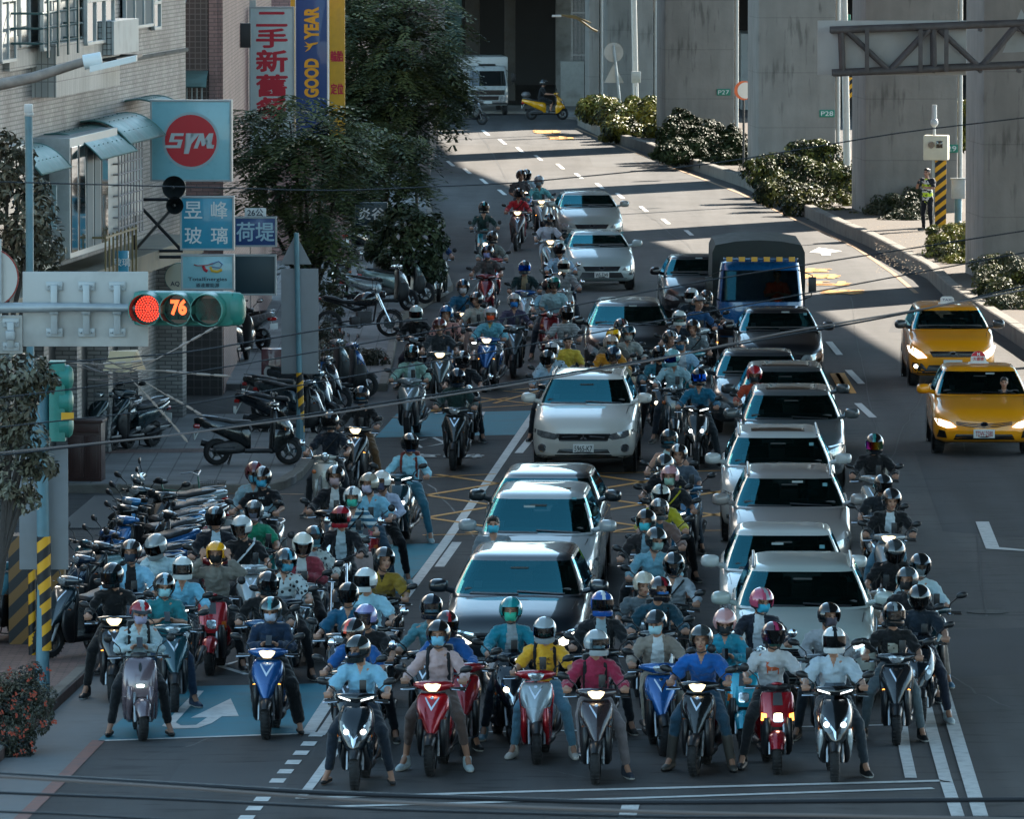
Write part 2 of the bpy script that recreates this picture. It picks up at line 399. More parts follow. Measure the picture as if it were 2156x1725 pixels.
 if ty=='sport':
  for s_ in (-1,1):
   d=MB();proj(d,[(s_*x,z) for x,z in ((.192,.80),(.186,.70),(.118,.545),(.072,.50),(.105,.60),(.155,.70))],bv,.007)
   k_=add('turn_signal',d,['L0'],None)
   d=MB();proj(d,[(s_*x,z) for x,z in ((.172,.66),(.120,.555),(.085,.52),(.115,.60),(.15,.67))],bv,.012)
   P.append(('bulb',mesh_of(d,'bulb'),['O'],k_,(0,0,0)))
  d=MB()
  for s_ in (-1,1):proj(d,[(s_*x,z) for x,z in ((.0,.76),(.0,.80),(.075,.915),(.085,.90))],bv,.006)
  add('chevron_trim',d,['C'],ci)
  d=MB();proj(d,[(.022*math.cos(a),.905+.016*math.sin(a)) for a in [k*math.pi/6 for k in range(12)]],bv,.006);add('badge',d,['C'],ci)
 if ty=='maxi':
  for s_ in (-1,1):
   d=MB();proj(d,[(s_*x,z) for x,z in ((.035,.60),(.06,.70),(.14,.79),(.185,.80),(.175,.70),(.12,.61),(.07,.575))],bv,.008)
   k_=add('headlight',d,['LD'],None)
   d=MB();proj(d,[(s_*(.10+.032*math.cos(a)),.68+.032*math.sin(a)) for a in [k*math.pi/6 for k in range(12)]],bv,.014);P.append(('bulb',mesh_of(d,'bulb'),['H'],k_,(0,0,0)))
   d=MB();proj(d,[(s_*x,z) for x,z in ((.145,.56),(.20,.645),(.205,.62),(.15,.535))],bv,.009);add('turn_signal',d,['O'],None)
   d=MB();proj(d,[(s_*x,z) for x,z in ((.02,.545),(.0,.50),(.0,.60),(.12,.76),(.135,.75),(.03,.60))],bv,.008);add('cowl_trim',d,['C'],ci)
   d=MB();d.loft([ring(z,w_,yf,yb,2,3,x0=s_*.165) for z,w_,yf,yb in ((.27,.02,-.50,-.40),(.36,.035,-.62,-.40),(.47,.045,-.70,-.40),(.56,.045,-.72,-.40),(.62,.03,-.70,-.42))]);add('side_cowl',d,['A2'],ci)
  d=MB();d.loft([[(x,y_,z+.10*0) for x in (-w_,-w_*.5,0,w_*.5,w_) for y_ in [-.56+(.10)*(z-.93)/.2+.05*(x/.16)**2]] for z,w_ in ((.93,.13),(1.0,.15),(1.08,.145),(1.14,.11))],cap=(False,False),closed=False)
  add('windscreen',d,['W'],None)
 if ty=='gogoro':
  d=MB();ov=[(.078*sg(math.cos(a),.55),.665+.033*math.sin(a)) for a in [k*math.pi/10 for k in range(20)]]
  proj(d,ov,bv,.010);k_=add('headlight',d,['LD'])
  d=MB();proj(d,[(.052*sg(math.cos(a),.6),.665+.02*math.sin(a)) for a in [k*math.pi/8 for k in range(16)]],bv,.016);P.append(('bulb',mesh_of(d,'bulb'),['H'],k_,(0,0,0)))
  d=MB();proj(d,[(.02*math.cos(a),.89+.055*math.sin(a)) for a in [k*math.pi/8 for k in range(16)]],bv,.008);add('badge',d,['K'],ci)
  for s_ in (-1,1):
   d=MB();d.box((s_*.15,-.60,.50),(.05,.03,.02),bev=.008);add('turn_signal',d,['O'])
 if ty in ('box',):
  d=MB();proj(d,[(.062*sg(math.cos(a),.4),.665+.058*sg(math.sin(a),.4)) for a in [k*math.pi/10 for k in range(20)]],bv,.012);k_=add('headlight',d,['C'])
  d=MB();proj(d,[(.05*sg(math.cos(a),.4),.665+.046*sg(math.sin(a),.4)) for a in [k*math.pi/10 for k in range(20)]],bv,.02);P.append(('bulb',mesh_of(d,'bulb'),['H'],k_,(0,0,0)))
  for s_ in (-1,1):
   d=MB();proj(d,[(s_*x,z) for x,z in ((.135,.62),(.135,.70),(.19,.71),(.195,.62))],bv,.010);add('turn_signal',d,['O'])
  d=MB();proj(d,[(-.06,.80),(.06,.80),(.05,.945),(-.05,.945)],bv,.005);add('cowl_panel',d,['GR'],ci)
 if ty=='vespa':
  d=MB();proj(d,[(-.035,.40),(.035,.40),(.04,.88),(-.04,.88)],bv,.016);add('horn_cover',d,['A'],ci)
  for s_ in (-1,1):
   d=MB();d.ell((s_*.17,-.57,.78),(.035,.03,.035));add('turn_signal',d,['O'])
 # --- handlebar, grips, levers
 f=MB()
 hz,hy=1.0,-.40
 f.tube([(-.36,hy+.05,hz),(-.22,hy,hz+.005),(0,hy-.02,hz),(.22,hy,hz+.005),(.36,hy+.05,hz)],.012,8)
 f.tube([(0,hy-.02,hz),(0,-.47,.86)],.03,8)
 for s_ in (-1,1):
  f.tube([(s_*.23,hy+.002,hz),(s_*.365,hy+.052,hz)],.019,10)
  f.box((s_*.22,hy,hz),(.05,.06,.05),bev=.012)
 hb=add('handlebar',f,['K'])
 for s_ in (-1,1):
  d=MB();d.tube([(s_*.22,hy-.04,hz-.005),(s_*.30,hy-.055,hz-.01),(s_*.385,hy-.015,hz-.015)],[.009,.008,.01],6)
  P.append(('brake_lever',mesh_of(d,'brake_lever'),['C'],hb,(0,0,0)))
 # --- handlebar cover with the lamp
 f=MB()
 if ty in ('sport','maxi'):
  hh=1.03 if ty=='sport' else 1.04
  f.loft([hring(x,-.455+.09*(abs(x)/.24)**1.6,hh+.012*abs(x)/.24,ry,rz) for x,ry,rz in ((-.245,.02,.016),(-.22,.042,.032),(-.16,.065,.048),(-.09,.085,.062),(0,.092,.068),(.09,.085,.062),(.16,.065,.048),(.22,.042,.032),(.245,.02,.016))])
  bvh=f.bvh();cv=add('handlebar_cover',f,['B'])
  if ty=='sport':
   d=MB();proj(d,[(-.10,1.058),(-.085,1.02),(-.045,.975),(.045,.975),(.085,1.02),(.10,1.058),(.05,1.072),(0,1.066),(-.05,1.072)],bvh,.014);k_=add('headlight',d,['L'])
   d=MB();proj(d,[(-.062,1.045),(-.035,.99),(.035,.99),(.062,1.045)],bvh,.02);P.append(('bulb',mesh_of(d,'bulb'),['H'],k_,(0,0,0)))
  else:
   for s_ in (-1,1):
    d=MB();proj(d,[(s_*x,z) for x,z in ((.06,1.015),(.07,1.032),(.20,1.062),(.20,1.045))],bvh,.01);add('running_light',d,['D'])
 elif ty=='vespa':
  f.loft([hring(x,-.44+.06*abs(x)/.2,1.0,ry,rz) for x,ry,rz in ((-.2,.02,.02),(-.12,.045,.035),(0,.08,.07),(.12,.045,.035),(.2,.02,.02))]);add('handlebar_cover',f,['A'])
  d=MB();d.lathe([(.0,0),(.05,0),(.068,.004),(.072,.03),(.055,.09)],20,X=XF((0,-.545,1.02),(0,0,R(90))));k_=add('headlight',d,['C'])
  d=MB();d.ell((0,-.545,1.02),(.056,.018,.056));P.append(('bulb',mesh_of(d,'bulb'),['H'],k_,(0,0,0)))
 elif ty=='box':
  f.loft([hring(x,-.43+.05*abs(x)/.13,1.0,ry,rz,e=.6) for x,ry,rz in ((-.13,.03,.025),(-.09,.055,.04),(0,.065,.05),(.09,.055,.04),(.13,.03,.025))]);add('handlebar_cover',f,['K'])
  d=MB();d.ell((0,-.455,1.045),(.07,.045,.022));add('instrument_hood',d,['A'])
 else:
  f.loft([hring(x,-.41+.03*abs(x)/.1,1.01,ry,rz) for x,ry,rz in ((-.1,.03,.03),(-.06,.05,.045),(0,.055,.05),(.06,.05,.045),(.1,.03,.03))]);add('handlebar_cover',f,['K'])
 # --- mirrors
 for s_ in (-1,1):
  d=MB();rnd=retro
  d.tube([(s_*.21,hy,hz+.02),(s_*.24,hy-.01,hz+.12),(s_*.33,hy-.04,1.20)],.0075,6)
  c=Vector((s_*.385,hy-.045,1.235))
  if rnd:d.ell(c,(.055,.022,.055),n=16)
  else:
   d.loft([[(c.x+s_*a*sc_,c.y+off+abs(a)*.1,c.z+b*sc_) for a,b in ((-.075,-.03),(-.06,-.042),(.0,-.044),(.05,-.03),(.075,.0),(.072,.03),(.04,.046),(-.02,.04),(-.065,.01))] for off,sc_ in ((-.028,.55),(-.018,.85),(0,1),(.014,1))])
  k_=add('mirror',d,['C' if ty=='vespa' else 'K'])
  d=MB();d.ell((c.x,c.y+.02+(0 if not rnd else .004),c.z),((.048 if rnd else .058),.004,(.048 if rnd else .033)),n=14,m=6);P.append(('mirror_glass',mesh_of(d,'mirror_glass'),['MG'],k_,(0,0,0)))
 # --- floorboard, body, seat, tail
 f=MB();f.loft([hring2 for hring2 in [[(x*w_,y_,z_) for x,z_ in ((-1,.235),(-.9,.21),(.9,.21),(1,.235),(1,.27),(.92,.29),(-.92,.29),(-1,.27))] for y_,w_ in ((-.42,.15),(-.36,.18),(-.2,.19),(0,.19),(.08,.17))]]);add('floorboard',f,['K'])
 def sec(y_,w_,z0,z1,zw=None,n=20,e=.62):
  zc=(z0+z1)/2;h=(z1-z0)/2
  return [(w_*sg(math.cos(2*math.pi*k/n),e),y_,zc+h*sg(math.sin(2*math.pi*k/n),e)) for k in range(n)]
 f=MB()
 if retro:f.loft([sec(y_,w_,a,b) for y_,w_,a,b in ((-.02,.12,.30,.68),(.03,.17,.26,.74),(.15,.205,.30,.75),(.35,.215,.33,.75),(.55,.20,.40,.75),(.72,.15,.50,.74),(.80,.09,.56,.70))])
 else:f.loft([sec(y_,w_,a,b) for y_,w_,a,b in ((-.03,.11,.28,.66),(.03,.15,.27,.72),(.15,.175,.36,.74),(.35,.19,.44,.77),(.55,.18,.54,.80),(.75,.14,.63,.83),(.90,.09,.70,.84),(.95,.05,.74,.82))])
 add('rear_body',f,['A'])
 f=MB();f.loft([sec(y_,w_,a,b,e=.7) for y_,w_,a,b in ((-.06,.09,.69,.75),(-.02,.13,.69,.79),(.12,.155,.70,.80),(.3,.165,.71,.805),(.38,.16,.72,.83),(.6,.14,.75,.86),(.74,.10,.77,.86),(.78,.06,.78,.84))]);add('seat',f,['S'])
 f=MB();f.tube([(.12,.55,.84),(.13,.78,.87),(.07,.92,.88),(-.07,.92,.88),(-.13,.78,.87),(-.12,.55,.84)],.013,8);add('grab_rail',f,['C2'])
 f=MB();f.loft([sec(y_,w_,a,b) for y_,w_,a,b in ((.05,.07,.22,.40),(.2,.11,.20,.45),(.45,.11,.18,.42),(.62,.07,.20,.36))])
 f.tube([(-.10,.25,.27),(-.13,.6,.27)],.05,10);add('engine',f,['U'])
 f=MB();f.tube([(.14,.18,.26),(.155,.35,.27),(.16,.42,.30),(.165,.82,.40)],[.02,.03,.055,.06],12);k_=add('exhaust',f,['K'])
 d=MB();d.box((.215,.62,.365),(.012,.28,.075),bev=.01,X=None);P.append(('heat_shield',mesh_of(d,'heat_shield'),['C2'],k_,(0,0,0)))
 f=MB();f.loft([sec(y_,w_,a,b) for y_,w_,a,b in ((.86,.10,.64,.74),(.95,.09,.65,.73),(.965,.07,.66,.72))]);add('tail_light',f,['TL'])
 f=MB();f.tube([(0,.84,.66),(0,.95,.45)],.012,6);f.box((0,.955,.53),(.22,.012,.13),bev=.004);k_=add('licence_plate',f,['PL'])
 f=MB()
 f.tube([(-.09,.30,.20),(-.13,.36,.02)],.011,6);f.tube([(.09,.30,.20),(.13,.36,.02)],.011,6);f.tube([(-.13,.36,.02),(.13,.36,.02)],.011,6)
 add('centre_stand',f,['K'])
 _parts[ty]=P;return P
SCN={'sport':'scooter','maxi':'sports_scooter','gogoro':'electric_scooter','vespa':'retro_scooter','box':'city_scooter'}
def scooter(ty,pos,rz,label,A='#202428',B=None,A2=None,lit=0,amb=0,group='scooters waiting at the light',skip=(),lean=0,steer=0,A_flake=True,shield=None):
 t=thing(SCN[ty],label,'scooter',pos,rz,group);t.rotation_euler=(0,R(lean),rz)
 mA=paint(A,A_flake);mB=paint(B,A_flake) if B else mA;mA2=paint(A2,A_flake) if A2 else mA
 key={'A':mA,'B':mB,'A2':mA2,'F':BLK,'K':BLK,'T':TYRE,'R':RIMM,'C':CHROME,'C2':STEEL,'S':SEATM,'U':ENG,'G2':STEEL,'MG':MIRR,'TL':TAIL,'PL':PLATE,
   'L':LENS if not lit else M('lens glowing',(.9,.75,.5),.2,em=.45,emc=(1,.72,.38)),'L0':LENS,'LD':LENSD,'H':(LIT if lit==1 else LITW) if lit else LENS,'O':AMBL if amb else AMB,'D':LITW if lit else LENS,
   'W':glass('screen tint',(.25,.27,.3),1.5,.03),'GR':M('matt grey panel',(.05,.05,.055),.4)}
 objs=[]
 for name,me,keys,par,loc in scooter_parts(ty):
  if name in skip:objs.append(None);continue
  if name=='centre_stand' and not group.startswith('parked'):objs.append(None);continue
  rot=(0,0,0)
  if steer and name in ('handlebar','handlebar_cover','mirror','front_wheel','front_fender','front_fork','headlight') and not (retro_front(ty) and name=='headlight'):
   rot=(0,0,R(steer));piv=Vector((0,-.5,0));l0=Vector(loc);loc=tuple(piv+Matrix.Rotation(R(steer),3,'Z') @ (l0-piv))
  o=inst(name,me,[paint(shield)] if shield and name=='leg_shield' else [key[k] for k in keys],objs[par] if par is not None and objs[par] else t,loc,rot);objs.append(o)
 return t
def retro_front(ty):return ty in ('gogoro','box')
# ---------------------------------------------------------------- naked motorcycle
def motorcycle(pos,rz,label,tank='#0b0d10',group=None,round_light=False,lit=0,lean=0):
 t=thing('motorcycle',label,'motorcycle',pos,rz,group);t.rotation_euler=(0,R(lean),rz)
 for nm,y_ in (('front_wheel',-.70),('rear_wheel',.66)):
  a,_=wheel_parts(.30,.12,.225);o=a.build(nm,TYRE,t);o.location=(0,y_,.30)
  m=MB();m.lathe([(.225,-.05),(.21,0),(.225,.05)],28)
  for k in range(10):
   an=2*math.pi*k/10;m.tube([(0,.03*math.cos(an),.03*math.sin(an)),(0,.215*math.cos(an+.1),.215*math.sin(an+.1))],.009,5)
  m.lathe([(.04,-.06),(.04,.06)],12,cap=(True,True));m.lathe([(.13,.055),(.13,.06)],20,cap=(True,True));r_=m.build('rim',RIMM,o)
 f=MB()
 for s_ in (-1,1):f.tube([(s_*.10,-.70,.30),(s_*.10,-.52,.70),(s_*.09,-.42,.95)],[.028,.022,.022],10)
 f.build('front_fork',CHROME,t)
 f=MB();f.loft([[(x*.075,-.70-math.cos(a)*.33,.30+math.sin(a)*.33+z_) for x,z_ in ((-1,-.02),(-.6,.005),(.6,.005),(1,-.02))] for a in [R(30+12*k) for k in range(10)]],cap=(False,False),closed=False);f.build('front_fender',BLK,t)
 def sec(y_,w_,a,b,n=16):
  return [(w_*sg(math.cos(2*math.pi*k/n),.8),y_,(a+b)/2+(b-a)/2*sg(math.sin(2*math.pi*k/n),.8)) for k in range(n)]
 f=MB();f.loft([sec(*q) for q in ((-.42,.06,.74,.90),(-.36,.13,.68,.97),(-.2,.17,.66,1.0),(-.02,.15,.68,.95),(.10,.09,.70,.84))]);f.build('fuel_tank',paint(tank),t)
 f=MB();f.loft([sec(*q) for q in ((.05,.07,.72,.80),(.12,.12,.72,.82),(.35,.14,.74,.83),(.5,.12,.78,.90),(.72,.08,.84,.93),(.80,.04,.87,.91))]);f.build('seat',SEATM,t)
 f=MB();f.box((0,-.12,.42),(.26,.34,.30),bev=.05);f.box((0,.08,.36),(.30,.22,.2),bev=.05)
 for k in range(5):f.box((0,-.22,.50+k*.03),(.24,.16,.012),bev=.003)
 f.build('engine',ENG,t)
 f=MB();f.tube([(0,-.42,.88),(0,-.15,.64),(0,.15,.62),(0,.45,.74),(0,.78,.84)],.025,8);f.tube([(0,-.42,.84),(0,-.34,.35),(0,.05,.24),(0,.2,.42)],.022,8)
 f.tube([(.08,.2,.36),(.08,.66,.30)],.02,8);f.tube([(-.08,.2,.36),(-.08,.66,.30)],.02,8);f.build('frame',BLK,t)
 f=MB();f.tube([(.10,-.24,.36),(.12,-.05,.20),(.16,.2,.24),(.18,.4,.32),(.19,.72,.46)],[.02,.02,.03,.05,.05],10);f.build('exhaust',STEEL,t)
 f=MB();f.tube([(-.38,-.26,1.04),(-.2,-.36,1.06),(0,-.40,.99),(.2,-.36,1.06),(.38,-.26,1.04)],.013,8)
 for s_ in (-1,1):f.tube([(s_*.26,-.32,1.055),(s_*.39,-.255,1.04)],.02,8);f.tube([(s_*.24,-.38,1.05),(s_*.38,-.34,1.03)],.008,6)
 f.build('handlebar',BLK,t)
 for s_ in (-1,1):
  f=MB();f.tube([(s_*.22,-.35,1.06),(s_*.26,-.37,1.16),(s_*.34,-.38,1.24)],.007,6);f.ell((s_*.37,-.38,1.27),(.06,.02,.045));f.build('mirror',BLK,t)
 f=MB();f.lathe([(0,0),(.075,0),(.085,.02),(.075,.08),(.03,.12)],20,X=XF((0,-.60,.93),(0,0,R(90))));h=f.build('headlight',CHROME if round_light else BLK,t)
 f=MB();f.ell((0,-.602,.93),(.07,.02,.07));f.build('lens',LIT if lit else LENS,h)
 f=MB();f.ell((0,.86,.86),(.05,.04,.03));f.build('tail_light',TAIL,t)
 return t
# ---------------------------------------------------------------- cars
CARGLASS=glass('car glass',(.32,.35,.35),1.85,.012,(.13,.55,.66))  # windscreens and side glass tint their reflections teal, painting in sky colour
SIDEG=glass('car side glass',(.10,.12,.12),1.7,.02,(.3,.7,.85))
CABIN=M('car cabin',(.05,.048,.045),.8,var=.2,vs=4)
HLENS=M('car lamp clear',(.50,.54,.57),.07,coat=1,metal=.6,var=.55,vs=16)
GRILL=M('grille black',(.006,.006,.007),.3)
def carpaint(h):return M('car paint '+h,srgb(h),.38,metal=.06,coat=.85,spec=.4)
def car(kind,pos,rz,label,color,W=1.82,L=4.6,H=1.68,name=None,plate=None,plate_red=False,hood=None,detail='suv',rails=False,sunroof=False,lit=0,drl=0,flake=True,group=None,driver=None,low=None,roofsign=None,cat='car',roofcol=None,side_paint=None):
 t=thing(name or kind,label,cat,pos,rz,group)
 hw=W/2;P_=carpaint(color)
 spec={'suv':dict(cowl=1.12,belt=1.00,hood0=.93,hood1=1.17,rf=1.98,rr=L-.35,nose=.86),'sedan':dict(cowl=1.22,belt=.90,hood0=.79,hood1=1.03,rf=2.12,rr=L-1.0,nose=.74),'mpv':dict(cowl=.92,belt=1.0,hood0=.90,hood1=1.14,rf=1.85,rr=L-.25,nose=.85)}[kind]
 zb=.24 if kind !='suv' else .28;hn=spec['hood0'];hc=spec['hood1'];cy_=spec['cowl']
 st=[(0,.78,.67*hn/.8,zb+.10),(.03,.86,.76*hn/.8,zb+.06),(.09,.92,.83*hn/.8,zb+.03),(.2,.965,.87*hn/.8,zb),(.42,.985,.91*hn/.8,zb),(.75,.995,hn+(hc-hn)*.75,zb),(cy_,1.0,hc,zb),(cy_+.5,1,hc+.01,zb),(L*.55,1,hc+.02,zb),(L-.7,.99,hc+.03,zb),(L-.2,.96,hc+.02,zb+.02),(L-.05,.90,hc-.05,zb+.08),(L,.80,hc-.25,zb+.14)]
 def sect(y_,wk,zt,z0):
  ww=hw*wk;zs=zt-(.16 if y_<cy_+.1 else .06);pts=[(0,z0),(ww*.80,z0),(ww*.95,z0+.05),(ww*.985,z0+.15),(ww,(z0+zs)*.5),(ww*.992,zs-.10),(ww*.975,zs),(ww*.93,zs+(zt-zs)*.45),(ww*.82,zs+(zt-zs)*.78),(ww*.55,zt-.008),(ww*.25,zt),(0,zt)]
  half=[(x,y_+.10*(x/hw)**4*(1 if y_<.3 else 0)*1.6,z) for x,z in pts]
  return half+[(-x,y2,z) for x,y2,z in half[-2:0:-1]]
 b=MB();b.loft([sect(*q) for q in st])
 bv=b.bvh();body=b.build('body',P_,t,smooth=50)
 # greenhouse
 H-=.035;roofz=H;belt=hc-.02;rf,rr=spec['rf'],spec['rr']
 def plan(tt,n=64):
  e=tt;w_=hw*(.93-.205*e**1.25);yf=cy_-.06+(rf-cy_+.06)*(e**.94);yr=(L-.12 if kind !='sedan' else L-.55)+(rr-(L-.12 if kind !='sedan' else L-.55))*e**1.1
  z=belt+(roofz-.07-belt)*e;yc,hl=(yf+yr)/2,(yr-yf)/2;out=[]
  for k in range(n):
   a=2*math.pi*(k+.5)/n;c,s_=math.cos(a),math.sin(a)
   x=w_*sg(c,.42);ex=.20 if s_<0 else .3
   y_=yc+hl*sg(s_,ex);out.append(Vector((x,y_,z+(.0 if s_>0 else 0))))
  return out
 T_=[0,.06,.2,.4,.6,.8,.93,1.0];rings=[plan(q) for q in T_];n=64
 g=MB();ws=MB();sw=(MB(),MB());rg=MB()
 bpl=cy_+(rf-cy_)*.5+(1.15)
 for i in range(len(T_)-1):
  for k in range(n):
   q=[rings[i][k],rings[i][(k+1) % n],rings[i+1][(k+1) % n],rings[i+1][k]];c=sum(q,Vector())/4;tm=(T_[i]+T_[i+1])/2;w_=hw*(.93-.205*tm**1.25)
   a=2*math.pi*(k+1)/n;s_=math.sin(a);inb=.05<tm<.94
   if inb and s_<0 and abs(c.x)<w_*.935:ws.add(q,[(0,1,2,3)])
   elif inb and s_>0 and abs(c.x)<w_*.85:rg.add(q,[(0,1,2,3)])
   elif inb and abs(c.x)>=w_*.9 and (rings[i][k].y>cy_+.35+tm*.62) and c.y<rr-.25 and not (abs(c.y-bpl)<.0):sw[int(c.x>0)].add(q,[(0,1,2,3)])
   else:g.add(q,[(0,1,2,3)])
 top=rings[-1];cc=sum(top,Vector())/n;rr2=[top]
 for sc_,dz in ((.96,.025),(.85,.045),(.6,.06),(.25,.068)):rr2.append([Vector((cc.x+(p.x-cc.x)*sc_,cc.y+(p.y-cc.y)*sc_,p.z+dz)) for p in top])
 g.loft(rr2,cap=(False,True));gh=g.build('roof',carpaint(roofcol) if roofcol else P_,t,smooth=50)
 gb=g.bvh()
 ws.build('windshield',CARGLASS,t,smooth=60);[q_.build('side_window',SIDEG,t,smooth=60) for q_ in sw];rg.build('rear_window',SIDEG,t,smooth=60)
 wsb=ws.bvh()
 # cabin: dark tub, dash, seats, wheel
 c=MB();c.box((0,(cy_+L)/2+.2,hc+.02),(W*.78,L-cy_-.9,.02));c.box((0,cy_+.38,belt+.03),(W*.76,.42,.14),bev=.05)
 kz=min(1,(roofz-.13-belt)/.47)
 for s_ in (-1,1):
  for yy in (2.35,3.0):
   if yy<L-1.2:c.box((s_*.36,yy,belt+.12*kz),(.46,.14,.40*kz),bev=.06);c.box((s_*.36,yy+.02,belt+.38*kz),(.24,.09,.16*kz),bev=.04)
 c.tube([(.36+.17*math.cos(a),cy_+.68+.06*math.sin(a),belt+.10+.16*math.sin(a)) for a in [k*math.pi/8 for k in range(17)]],.014,6);cb=c.build('cabin',CABIN,t)
 m_=MB();m_.box((0,rf-.22,roofz-.20),(.24,.03,.07),bev=.012);m_.build('rear_view_mirror',CABIN,t)
 wp=MB();
 proj(wp,[(-.62,belt+.035),(-.60,belt+.055),(.02,belt+.045),(.02,belt+.03)],wsb,.02);proj(wp,[(.0,belt+.06),(.0,belt+.075),(.62,belt+.045),(.62,belt+.03)],wsb,.025);wp.build('wiper',BLK,t)
 ck=sum(ord(c_) for c_ in label)
 for k_,(sx,sz,sw,sh_) in enumerate(((-.52,.10,.10,.07),(.50,.42,.07,.05),(-.1+(ck % 5)*.05,.47,.16,.03))):
  if (ck>>k_) & 1 or k_==0:
   st_=MB();proj(st_,[(sx-sw/2,belt+sz),(sx+sw/2,belt+sz),(sx+sw/2,belt+sz+sh_),(sx-sw/2,belt+sz+sh_)],wsb,-.012);st_.build('windscreen_sticker',M('sticker %d' % (k_ % 2),((.35,.4,.4),(.12,.3,.34))[k_ % 2],.6),t)
 # wheels
 wr=.35 if kind=='suv' else .32
 for y_ in (.88,L-.92):
  for s_ in (-1,1):
   a,r_=wheel_parts(wr,.22,wr*.64,7);o=a.build('wheel',TYRE,t);o.location=(s_*(hw-.125),y_,wr);r_.build('rim',STEEL,o)
   ar=MB();ar.lathe([(wr+.035,s_*.018),(wr+.03,s_*.022),(wr*.6,s_*.020)],28,X=Matrix.Translation((s_*(hw-.024),y_,wr+.02)));ar.build('wheel_arch',GRILL,t)
   ar2=a
 # mirrors
 for s_ in (-1,1):
  m_=MB();yy=cy_+.42;mx=s_*(hw+.12)
  m_.loft([[(mx+s_*a*.125*k_,yy+dy-.02*a,belt+.10+b_*.088*k_) for a,b_ in [(sg(math.cos(2*math.pi*j/16),.7),sg(math.sin(2*math.pi*j/16),.7)) for j in range(16)]] for dy,k_ in ((-.10,.45),(-.085,.75),(-.05,.95),(0,1.03),(.035,1.0))])
  m_.tube([(s_*(hw-.08),yy+.02,belt+.03),(mx-s_*.06,yy,belt+.07)],[.04,.03],8);m_.build('side_mirror',carpaint(side_paint) if side_paint else P_,t)
 # trim common: seams (hood shut line), sills
 hwf=hw*.92;zt=hn
 def pj(nm,poly,mat,off=.008,d=(0,1,0),par=None,both=True,bvh=None):
  outs=[]
  for s_ in ((-1,1) if both else (1,)):
   d_=MB();proj(d_,[(s_*p[0],p[1]) for p in poly],bvh or bv,off,d)
   if d_.v:outs.append(d_.build(nm,mat,par or t,smooth=50))
  return outs
 K=hn/.8
 lampM=M('car lamp lit',(1,.95,.85),.2,em=.8,emc=(1,.88,.68)) if lit else HLENS
 if detail=='outlander':
  ls_=pj('headlight',[(.42,.66),(.50,.62),(.72,.655),(.88,.74),(.86,.80),(.60,.755),(.42,.71)],M('lamp smoked',(.20,.21,.22),.08,coat=1,metal=.5,var=.5,vs=18));
  pj('grille',[(-.42,.60),(.42,.60),(.47,.73),(-.47,.73)],GRILL,.008,both=False);pj('chrome_bar',[(.09,.675),(.36,.655),(.38,.672),(.11,.695)],CHROME,.016);pj('chrome_bar',[(-.40,.595),(.40,.595),(.41,.612),(-.41,.612)],CHROME,.016,both=False);pj('chrome_bar',[(-.44,.715),(.44,.715),(.45,.728),(-.45,.728)],CHROME,.016,both=False)
  pj('lower_intake',[(-.50,.34),(.50,.34),(.42,.46),(-.42,.46)],GRILL,.008,both=False);pj('bumper_skirt',[(-.86,.29),(.86,.29),(.84,.345),(.55,.335),(-.55,.335),(-.84,.345)],BLK,.010,both=False)
  pj('fog_lamp',[(.72+.075*math.cos(a),.475+.075*math.sin(a)) for a in [k*math.pi/8 for k in range(16)]],CHROME,.010);pj('fog_lens',[(.72+.05*math.cos(a),.475+.05*math.sin(a)) for a in [k*math.pi/8 for k in range(16)]],LENSD,.016)
  for k in range(3):
   a=R(90+120*k);e1=Vector((math.cos(a),math.sin(a)))*.036;n1=Vector((-math.sin(a),math.cos(a)))*.019;d_=MB();proj(d_,[(0,.665),(e1.x+n1.x,.665+e1.y+n1.y),(2*e1.x,.665+2*e1.y),(e1.x-n1.x,.665+e1.y-n1.y)],bv,.02);d_.build('emblem',CHROME if k==0 else M('emblem',(.6,.62,.65),.1,metal=1),t)
 else:
  sd=kind=='sedan'
  z0=.58 if sd else .64
  lp={'suv':[(.52,z0+.01),(.62,z0-.03),(.80,z0+.03),(.90,z0+.15),(.86,z0+.18),(.66,z0+.10)],'sedan':[(.50,z0-.05),(.66,z0-.07),(.82,z0-.02),(.88,z0+.08),(.80,z0+.09),(.6,z0+.03)],'mpv':[(.52,z0-.02),(.70,z0-.04),(.86,z0+.06),(.90,z0+.19),(.80,z0+.19),(.62,z0+.08)]}[kind]
  pj('headlight',lp,lampM,.010)
  if detail=='corolla':
   pj('lamp_bulb',[(.70+.05*math.cos(a),z0+.0+.042*math.sin(a)) for a in [k*math.pi/6 for k in range(12)]],LIT if lit else LENS,.018)
   for k in range(3):pj('chrome_bar',[(.0,z0-.07+k*.03),(.28,z0-.045+k*.028),(.5,z0-.01+k*.022),(.5,z0+.006+k*.022),(.28,z0-.03+k*.028),(0,z0-.055+k*.03)],CHROME,.014)
   pj('lower_intake',[(-.55,.30),(.55,.30),(.50,.40),(-.50,.40)],GRILL,.010,both=False);pj('side_vent',[(.66,.33),(.84,.34),(.80,.48),(.70,.46)],GRILL,.010)
  else:
   gz=z0+.06 if not sd else z0-.01
   gp=[(-.40,gz-.07),(.40,gz-.07),(.47,gz+.05),(-.47,gz+.05)]
   pj('grille',gp,GRILL,.008,both=False)
   for k in range(3):pj('chrome_bar',[(-.41,gz-.055+k*.035),(.41,gz-.055+k*.035),(.415,gz-.045+k*.035),(-.415,gz-.045+k*.035)],CHROME if k !=1 or sd else STEEL,.014,both=False)
   if detail=='crv':pj('chrome_bar',[(0,gz+.055),(.50,gz+.05),(.90,gz+.14),(.90,gz+.155),(.50,gz+.08),(0,gz+.085)],CHROME,.016)
